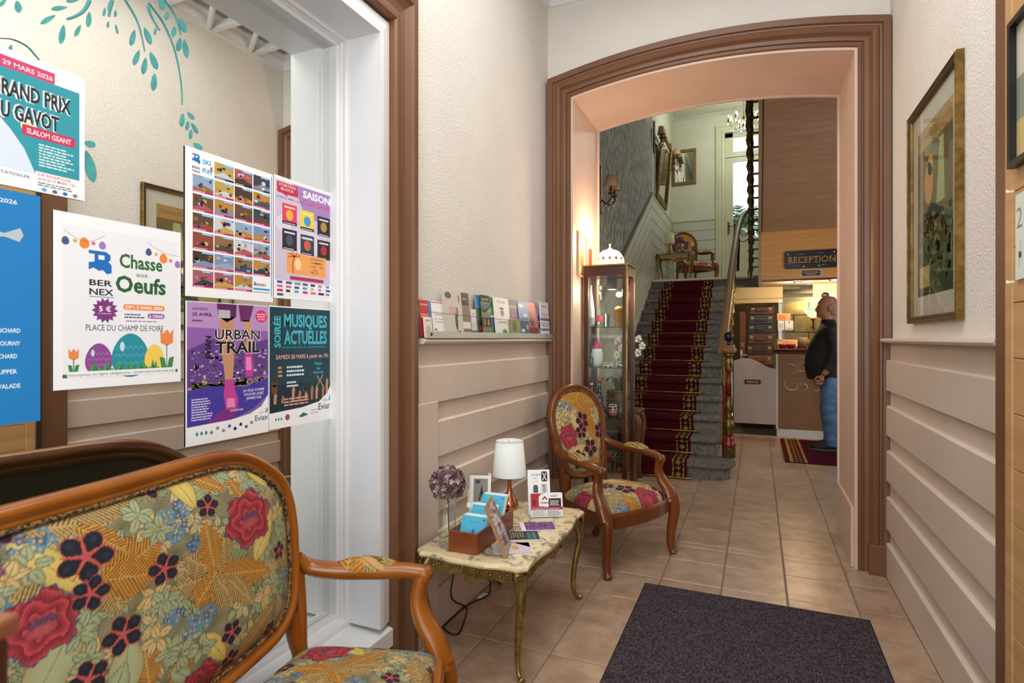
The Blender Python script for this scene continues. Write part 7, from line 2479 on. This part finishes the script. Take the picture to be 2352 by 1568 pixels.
YSC = 8.82
zz = [float(at(1755, py, Y=YSC)[2]) for py in (834, 815, 790, 765, 744, 722, 701)]
specs = [('#7a4a2c', -.13, .20), ('#42201c', -.145, .32), ('#5a2c20', -.12, .30), ('#26282e', -.12, .30), ('#2c3038', -.11, .30), ('#542826', -.10, .28)]
nm = ['lowest brown', 'maroon', 'reddish tan', 'dark slate', 'grey blue', 'topmost wine red']
base_z = zz[0] - .02
pc = MB().box(-.22, YSC - .02, 0, .21, YSC + .36, base_z - .001).build('low_cupboard', mat('cupboard_dark', '#2c1c14', .5), None, bev=.005)
tag(pc, 'dark low cupboard carrying the stacked suitcases behind the gate', 'cupboard')
for i, (c, x0, x1) in enumerate(specs):
    z0 = base_z if i == 0 else zz[i] + .001
    suitcase(z0, zz[i + 1] - .001, x0, min(x1, .21), YSC, c, nm[i] + ' suitcase in the stack behind the gate')
t = thing('standing_trunk', 'brown upright trunk left of the stacked suitcases', 'suitcase', (-.19, YSC + .0, base_z))
MB().box(-.045, 0, 0, .035, .3, zz[6] - base_z - .08).build('trunk_body', mat('trunk', '#7a4428', .5, c2='#693820', nscale=6), t, bev=.006)
MB().box(-.02, -.006, .25, .01, 0, .31).build('latch', mat('latch', '#b89a50', .35, .8), t)
dh = thing('lever_handle', 'white door lever beside the gate', 'handle', (-.19, YSC - .06, 0))
dh.location = tuple(at(1703, 815, Y=YSC - .06))
MB().box(-.012, 0, -.05, .012, .012, .07).tube([(0, 0, .0), (0, -.03, .0), (.08, -.03, .0)], .008, 8).build('lever', M_WHITE, dh)

# rug before the counter
rg = thing('runner_rug', 'burgundy rug with striped gold end under the man', 'rug', (.26, 6.40, 0))
nu, nv = 140, 60
uu, vv = np.meshgrid(np.linspace(0, 1.45, nu), np.linspace(0, 1.45, nv), indexing='ij')
C_ = np.zeros(uu.shape + (3,))
C_[:] = lin('#4a1220')
for (a, b_, c) in ((.0, .03, '#6a1626'), (.05, .075, '#a58a4c'), (.085, .17, '#5a2a20'), (.10, .12, '#8a5a3a'), (.14, .155, '#8a6a3a'), (.18, .205, '#a58a4c')):
    C_[(uu >= a) & (uu < b_)] = lin(c)
grid_obj('rug_pile', uu, vv, np.full(uu.shape, .011), C_, M_CARPET, rg)
MB().box(0, 0, .0008, 1.45, 1.45, .0105).build('rug_backing', mat('rug_back', '#3a1018', .9), rg)

# ================================================================== the man at the counter
man = thing('person', 'bald man in black jacket and blue jeans standing in profile at the counter', 'person', (.735, 7.30, .0125), 0)
# local: facing -x, width along y, z up; height 1.725


def ring_loft(mb, rings, n=16, cap=True):
    """rings: (cx, cy, cz, rx, ry) ellipses in the xy plane, lofted"""
    v, f = [], []
    for (cx, cy, cz, rx, ry) in rings:
        for i in range(n):
            a = 2 * pi * i / n
            v.append((cx + rx * cos(a), cy + ry * sin(a), cz))
    for j in range(len(rings) - 1):
        for i in range(n):
            i2 = (i + 1) % n
            f.append((j * n + i, j * n + i2, (j + 1) * n + i2, (j + 1) * n + i))
    if cap:
        f += [tuple(range(n))[::-1], tuple(range((len(rings) - 1) * n, len(rings) * n))]
    mb.add(v, f, True)


def remesh(o, vox, sm=6):
    r = o.modifiers.new('remesh', 'REMESH')
    r.mode = 'VOXEL'
    r.voxel_size = vox
    r.use_smooth_shade = True
    s_ = o.modifiers.new('smooth', 'SMOOTH')
    s_.iterations = sm
    s_.factor = .5


skin = mat('skin', '#a87058', .5, c2='#9c6450', nscale=14, sss=.15)
bd = MB()
# head: rings from chin to crown, face towards -x
ring_loft(bd, [(-.012, 0, 1.40, .058, .062), (-.006, 0, 1.45, .060, .062), (-.02, 0, 1.487, .075, .060), (-.035, 0, 1.505, .085, .064), (-.028, 0, 1.535, .093, .072), (-.018, 0, 1.57, .098, .077), (-.012, 0, 1.61, .102, .080), (-.008, 0, 1.65, .098, .077), (-.004, 0, 1.685, .080, .064), (0, 0, 1.708, .052, .042), (0, 0, 1.718, .018, .015)], 20)
bd.sphere((-.118, 0, 1.562), .018, 8, 6, (1.1, .8, 1.2))       # nose tip
bd.tube([(-.105, 0, 1.605), (-.120, 0, 1.575), (-.124, 0, 1.556)], [.008, .011, .013], 8)
bd.sphere((-.108, 0, 1.532), .016, 8, 6, (.7, 1.4, .35))       # lips
bd.sphere((-.106, 0, 1.521), .016, 8, 6, (.7, 1.3, .4))
bd.sphere((-.096, 0, 1.495), .026, 8, 6, (1, 1.2, .8))         # chin
bd.sphere((-.103, .028, 1.612), .016, 8, 6, (.7, 1.5, .5))     # brow
bd.sphere((-.103, -.028, 1.612), .016, 8, 6, (.7, 1.5, .5))
for sy in (-1, 1):
    bd.sphere((.005, sy * .082, 1.575), .030, 10, 8, (.7, .35, 1.15))
    bd.sphere((.002, sy * .080, 1.553), .016, 8, 6, (.7, .5, 1))
# trunk core and arms down to the hands, so that the body is one figure
ring_loft(bd, [(.0, 0, .80, .11, .15), (-.03, 0, 1.0, .14, .16), (-.02, 0, 1.2, .12, .18), (.0, 0, 1.36, .09, .17), (-.01, 0, 1.42, .06, .07)], 14)
SH = {-1: [(.0, -.205, 1.35), (.03, -.245, 1.12), (-.04, -.235, .90), (-.075, -.225, .845)], 1: [(.0, .205, 1.35), (.02, .245, 1.12), (-.06, .23, .93), (-.11, .21, .88)]}
for sy in (-1, 1):
    bd.tube(crom(SH[sy], 6), [.05, .048, .046, .044, .043, .042, .041, .04, .039, .038, .037, .036, .035, .034, .033, .031, .029, .028, .027], 10)
    h0 = np.array(SH[sy][-1])
    d = np.array([-.35, .05 * -sy, -1.0])
    d = d / np.linalg.norm(d)
    bd.sphere(tuple(h0 + d * .045), .036, 10, 8, (.8, .5, 1.25))      # palm
    side = np.array([1.0, 0, -.35])
    for k in range(4):
        b0 = h0 + d * .075 + side * (.026 - .018 * k)
        Lk = (.060, .070, .074, .062)[3 - k]
        pth = [b0, b0 + d * Lk * .45 + np.array([-.008, -sy * -.004, 0]), b0 + d * Lk * .75 + np.array([-.022, sy * -.008, .008]), b0 + d * Lk * .85 + np.array([-.036, sy * -.014, .020])]
        bd.tube([tuple(p) for p in pth], [.0098, .0095, .009, .008], 7)
    tb = h0 + d * .03 - side * .032
    bd.tube([tuple(tb), tuple(tb + d * .03 - side * .018), tuple(tb + d * .055 - side * .022)], [.012, .011, .009], 7)
# thighs to shins inside the trousers
for sy in (-1, 1):
    bd.tube([(.0, sy * .09, .82), (-.01, sy * .095, .48), (.02, sy * .10, .10)], [.07, .05, .035], 10)
bo = bd.build('body', skin, man)
remesh(bo, .0062, 4)
hair = MB()
ring_loft(hair, [(.045, 0, 1.50, .045, .062), (.035, 0, 1.56, .068, .081), (.03, 0, 1.605, .070, .083), (.028, 0, 1.635, .066, .079)], 18)
ho = hair.build('cropped_hair', mat('grey_stubble', '#8a7868', .8, c2='#a07a64', nscale=60), man)
remesh(ho, .008, 3)
ey = MB()
for sy in (-1, 1):
    ey.sphere((-.100, sy * .034, 1.594), .0095, 8, 6)
ey.build('eyes', mat('eye', '#1c1614', .2), man)
# jacket
jk = MB()
ring_loft(jk, [(-.008, 0, .785, .198, .172), (-.012, 0, .80, .205, .178), (-.022, 0, .87, .212, .182), (-.026, 0, .95, .218, .184), (-.018, 0, 1.05, .214, .186), (-.002, 0, 1.16, .198, .190), (.014, 0, 1.26, .168, .192), (.018, 0, 1.33, .138, .186), (.006, 0, 1.375, .098, .150), (-.002, 0, 1.41, .078, .092), (-.006, 0, 1.445, .073, .076), (-.006, 0, 1.452, .066, .069)], 24)
for sy in (-1, 1):
    p = crom([(.005, sy * .18, 1.345), (.012, sy * .222, 1.25)] + [SH[sy][1], SH[sy][2]], 6)
    n_ = len(p)
    jk.tube(p, [.072 - .020 * i / n_ + .006 * sin(i * 1.1) for i in range(n_)], 12)
jo = jk.build('jacket', mat('black_jacket', '#0e0e11', .7, c2='#161518', nscale=20, bump=.3, bscale=30), man)
remesh(jo, .010, 4)
# cuffs and waistband
# jeans
jn = MB()
ring_loft(jn, [(.01, 0, .87, .150, .165), (.01, 0, .80, .158, .172), (.015, 0, .74, .152, .168), (.015, 0, .70, .12, .15)], 20)
for sy in (-1, 1):
    off = .05 if sy > 0 else -.01
    p = crom([(.012, sy * .088, .80), (.0 + off * .2, sy * .095, .62), (-.012 + off * .5, sy * .098, .45), (.012 + off * .8, sy * .10, .28), (.02 + off, sy * .102, .10), (.015 + off, sy * .102, .045)], 6)
    n_ = len(p)
    jn.tube(p, [.098 - .034 * (i / n_) + .004 * sin(i * 1.7) * (i > 8) for i in range(n_)], 14, flat=(1.0, .95))
jno = jn.build('jeans', mat('blue_jeans', '#41618a', .8, c2='#5f81a8', nscale=9, bump=.25, bscale=40), man)
remesh(jno, .010, 3)
for sy in (-1, 1):
    off = .05 if sy > 0 else -.01
    s_ = MB()
    ring_loft(s_, [(-.045 + off, sy * .108, .012, .150, .050), (-.045 + off, sy * .108, .035, .150, .050), (-.035 + off, sy * .108, .06, .135, .045), (-.01 + off, sy * .106, .085, .09, .042), (.015 + off, sy * .104, .105, .058, .042)], 18)
    so = s_.build('shoe', mat('black_shoe', '#121214', .6), man)
    b_ = MB()
    ring_loft(b_, [(-.045 + off, sy * .108, 0, .152, .052), (-.045 + off, sy * .108, .018, .153, .053)], 18)
    b_.build('sole', mat('grey_sole', '#5c5c60', .7), so)
# glasses in the hand
gz = thing('folded_glasses', 'folded reading glasses held in the man\u2019s hand', 'glasses', (.74 - .125, 7.30 - .225, .775))
b_ = MB().tube([(-.05, 0, .0), (.02, -.01, .005), (.08, -.01, .012)], .003, 6).tube([(-.05, .012, -.002), (-.03, .0, -.02), (-.005, .0, -.018), (0, 0, .0)], .0025, 6)
b_.build('glasses_frame', M_BLACK, gz)

# ================================================================== wall lights, mirrors, chandelier, landing furniture
M_SHADE = mat('sconce_shade', '#c7a984', .8)
M_CRYS = mat('crystal', '#f4f8fa', .05, trans=.9, ior=1.5)


def sconce(loc, label, angs=(-.55, .55)):
    t = thing('wall_sconce', label, 'wall light', loc, 0, 'crystal wall sconces')
    MB().prism([(-.035, -.26), (.035, -.26), (.05, -.15), (.035, .0), (.045, .14), (.03, .22), (-.03, .22), (-.045, .14), (-.035, .0), (-.05, -.15)], 0, .02, 'x').build('back_plate', mat('sconce_wood', '#6a4526', .35, c2='#7d5732', nscale=10), t, bev=.004)
    for a in angs:
        dx, dy = cos(a), sin(a)
        R = .15
        ar = MB().tube(crom([(.02, 0, -.12), (.06 * dx + .02, .06 * dy, -.17), (R * dx, R * dy, -.13), (R * dx, R * dy, -.08)], 6), .007, 8)
        ar.lathe([(0, 0), (.018, .0), (.03, .012), (.03, .016), (.014, .012), (.010, .02), (.010, .07), (0, .07)], 12, (R * dx, R * dy, -.09))
        am = ar.build('arm', M_BRONZE, t)
        MB().lathe([(.062, 0), (.040, .115), (.038, .115), (.060, 0)], 18, (R * dx, R * dy, -.02)).build('shade', M_SHADE, t)
        c = MB()
        for q in ((R * dx * .6, R * dy * .6, -.17), (R * dx, R * dy, -.14), (R * dx + .02, R * dy, -.12)):
            c.lathe([(0, -.055), (.013, -.04), (.010, -.02), (.003, -.005), (0, 0)], 8, q)
        c.build('crystal_drops', M_CRYS, am)
    return t


q = at(1378, 432, X=XS)
sconce((XS + .001, q[1], q[2]), 'crystal wall sconce with two beige shades above the cabinet')
q = at(1501, 312, X=XS)
sconce((XS + .001, q[1], q[2]), 'crystal wall sconce left of the tilted gilt mirror')
q = at(1541, 362, X=XS)
sconce((XS + .001, min(q[1], 10.65), q[2]), 'crystal wall sconce right of the tilted gilt mirror')

gm = thing('gilt_mirror', 'gilt framed mirror tilted forward on the landing wall', 'mirror', (XS + .02, 9.42, 3.48))
gm.rotation_euler = (0, radians(5), 0)
MB().sweep([(0, -.43, 0), (0, -.43, .90), (0, .43, .90), (0, .43, 0)], (1, 0, 0), [(0, 0), (0, .03), (-.02, .045), (-.05, .035), (-.07, .02), (-.07, 0)], closed=True).build('frame', M_GOLD, gm)
MB().box(.004, -.38, .05, .01, .38, .85).build('mirror_glass', M_MIRROR, gm)
bm = thing('framed_mirror', 'square brown framed mirror on the far wall', 'mirror', (-1.235, YF - .001, 4.06))
MB().sweep([(-.205, 0, 0), (-.205, 0, .64), (.215, 0, .64), (.215, 0, 0)], (0, -1, 0), [(0, 0), (0, .03), (.05, .035), (.055, .02), (.055, 0)][::1], closed=True).build('frame', mat('olive_frame', '#7a6238', .45), bm)
MB().box(-.20, -.012, .01, .21, -.006, .63).build('mirror_glass', M_MIRROR, bm)


def chandelier(loc, label, k=1.0, na=6, drop=.5):
    t = thing('chandelier', label, 'chandelier', loc)
    b_ = MB().lathe([(0, -.04), (.02, -.03), (.03, 0), (.015, .04), (.025, .09), (.012, .14), (.006, .2), (0, .2)], 12).tube([(0, 0, .2), (0, 0, drop)], .004, 6).lathe([(.004, drop - .03), (.05, drop), (0, drop)], 14)
    b_.build('stem', M_BRONZE, t)
    for i in range(na):
        a = 2 * pi * i / na + .3
        c, s_ = cos(a), sin(a)
        R = .24
        b_ = MB().tube(crom([(.015 * c, .015 * s_, .02), (.10 * c, .10 * s_, -.05), (.19 * c, .19 * s_, -.02), (R * c, R * s_, .05)], 7), .0065, 7)
        b_.lathe([(0, 0), (.028, .006), (.028, .009), (.010, .006), (.010, .06), (0, .06)], 10, (R * c, R * s_, .05))
        ar = b_.build('arm', M_BRONZE, t)
        MB().lathe([(.008, 0), (.014, .018), (.010, .035), (.003, .05), (0, .052)], 8, (R * c, R * s_, .11)).build('bulb', mat('candle_bulb', '#f4f2ea', .3, emit='#fff0d8', estr=.8), ar)
        cr = MB()
        for q in ((R * c, R * s_, .045), (.17 * c, .17 * s_, -.03), (.10 * c, .10 * s_, -.055), (.2 * c, .2 * s_, .15), (.05 * c, .05 * s_, -.03)):
            cr.lathe([(0, -.07), (.014, -.052), (.010, -.03), (.004, -.01), (0, 0)], 8, q)
            cr.sphere((q[0], q[1], q[2] - .003), .008, 6, 5)
        cr.build('crystal_drops', M_CRYS, ar)
    t.scale = (k, k, k)
    return t


q = at(1708, 285, Y=9.6)
ch1 = chandelier((q[0], 9.6, q[2]), 'crystal chandelier hanging above the landing', .95, 8, (ZT - .013 - q[2]) / .95)
lightp('landing_fill', (0, 0, .1), 48, (.95, 1.0, .88), .2, ch1)  # fill lamp added at the chandelier to brighten the stair hall
ch2 = chandelier((-.33, 1.40, 2.83), 'crystal chandelier hanging from the vestibule ceiling above the doormat', 1.0, 6, ZC - 2.83 - .05)
lightp('chandelier_light', (0, 0, .12), 10, (1.0, .93, .82), .18, ch2)

make_armchair((-.98, 10.0, ZL + .001), radians(38), 'floral armchair on the landing beside the garden door', .008)
lt = make_table((-1.17, 9.15, ZL + .001), 'small dark side table on the landing before the armchair', 0.0, .27, .20, mat('table_marble2', '#8f8672', .3, c2='#6e6654', nscale=12))
make_lamp((-1.25, 9.10, ZL + TZ + .002), 'copper lamp with cream shade on the landing table', 1.0, '#e6dcb8')
vs = thing('round_vase', 'round glass vase with mauve flowers on the landing table', 'vase', (-1.11, 9.2, ZL + TZ + .002))
MB().lathe([(0, 0), (.03, 0), (.05, .03), (.055, .07), (.04, .11), (.025, .13), (.028, .15)], 16).build('vase_body', M_CLEARB, vs)
fv = MB()
for i in range(24):
    a, r_ = i * 2.4, .03 + .002 * i
    fv.sphere((r_ * cos(a), r_ * sin(a), .17 + .004 * (24 - i)), .022, 6, 5)
fv.build('flower_head', mat('mauve', '#8a4a6a', .8), vs)

# ================================================================== garden outside the door
gd = struct(MB().box(-6, YF + .2, ZL - .3, 6, 22, ZL - .02).build('ground', mat('garden_gravel', '#b8b4a0', .9)))
M_PALM = mat('palm_green', '#3c6a34', .5, c2='#2a5a48', nscale=5)
rn = random.Random(12)
for gi, (gx, gy, gz, R, n_) in enumerate(((-.30, 13.8, 3.7, 1.1, 60), (.5, 15.5, 3.6, 1.2, 40), (-.8, 16.0, 4.1, 1.3, 50))):
    t = thing('palm_shrub', ('palm shrub seen through the garden door, ' + ('nearest', 'right hand', 'furthest')[gi]), 'plant', (gx, gy, ZL - .02), 0, 'garden shrubs')
    MB().tube([(0, 0, 0), (.03, 0, (gz - ZL) * .6), (0, 0, gz - ZL)], [.09, .07, .05], 8).build('trunk', mat('trunk_bark', '#7a6a50', .9), t)
    lv = MB()
    for i in range(n_):
        a = rn.uniform(0, 2 * pi)
        el = rn.uniform(-.3, 1.3)
        L0 = R * rn.uniform(.7, 1.1)
        pts_ = []
        for j in range(7):
            s_ = j / 6
            pts_.append(np.array([cos(a) * cos(el) * L0 * s_, sin(a) * cos(el) * L0 * s_, gz - ZL + sin(el) * L0 * s_ - .5 * L0 * s_ * s_]))
        e_ = np.array([-sin(a), cos(a), 0])
        for j in range(1, 7):
            for sg_ in (-1, 1):
                p0 = pts_[j]
                tip = p0 + e_ * sg_ * .22 * R * (1 - .5 * j / 6) + (pts_[j] - pts_[j - 1]) * 1.1 + np.array([0, 0, -.05])
                w_ = (pts_[j] - pts_[j - 1]) * .22
                lv.add([p0 - w_, p0 + w_, tip], [(0, 1, 2)])
    lo = lv.build('fronds', M_PALM, t, autofix=False)
    lo['kind'] = 'stuff'
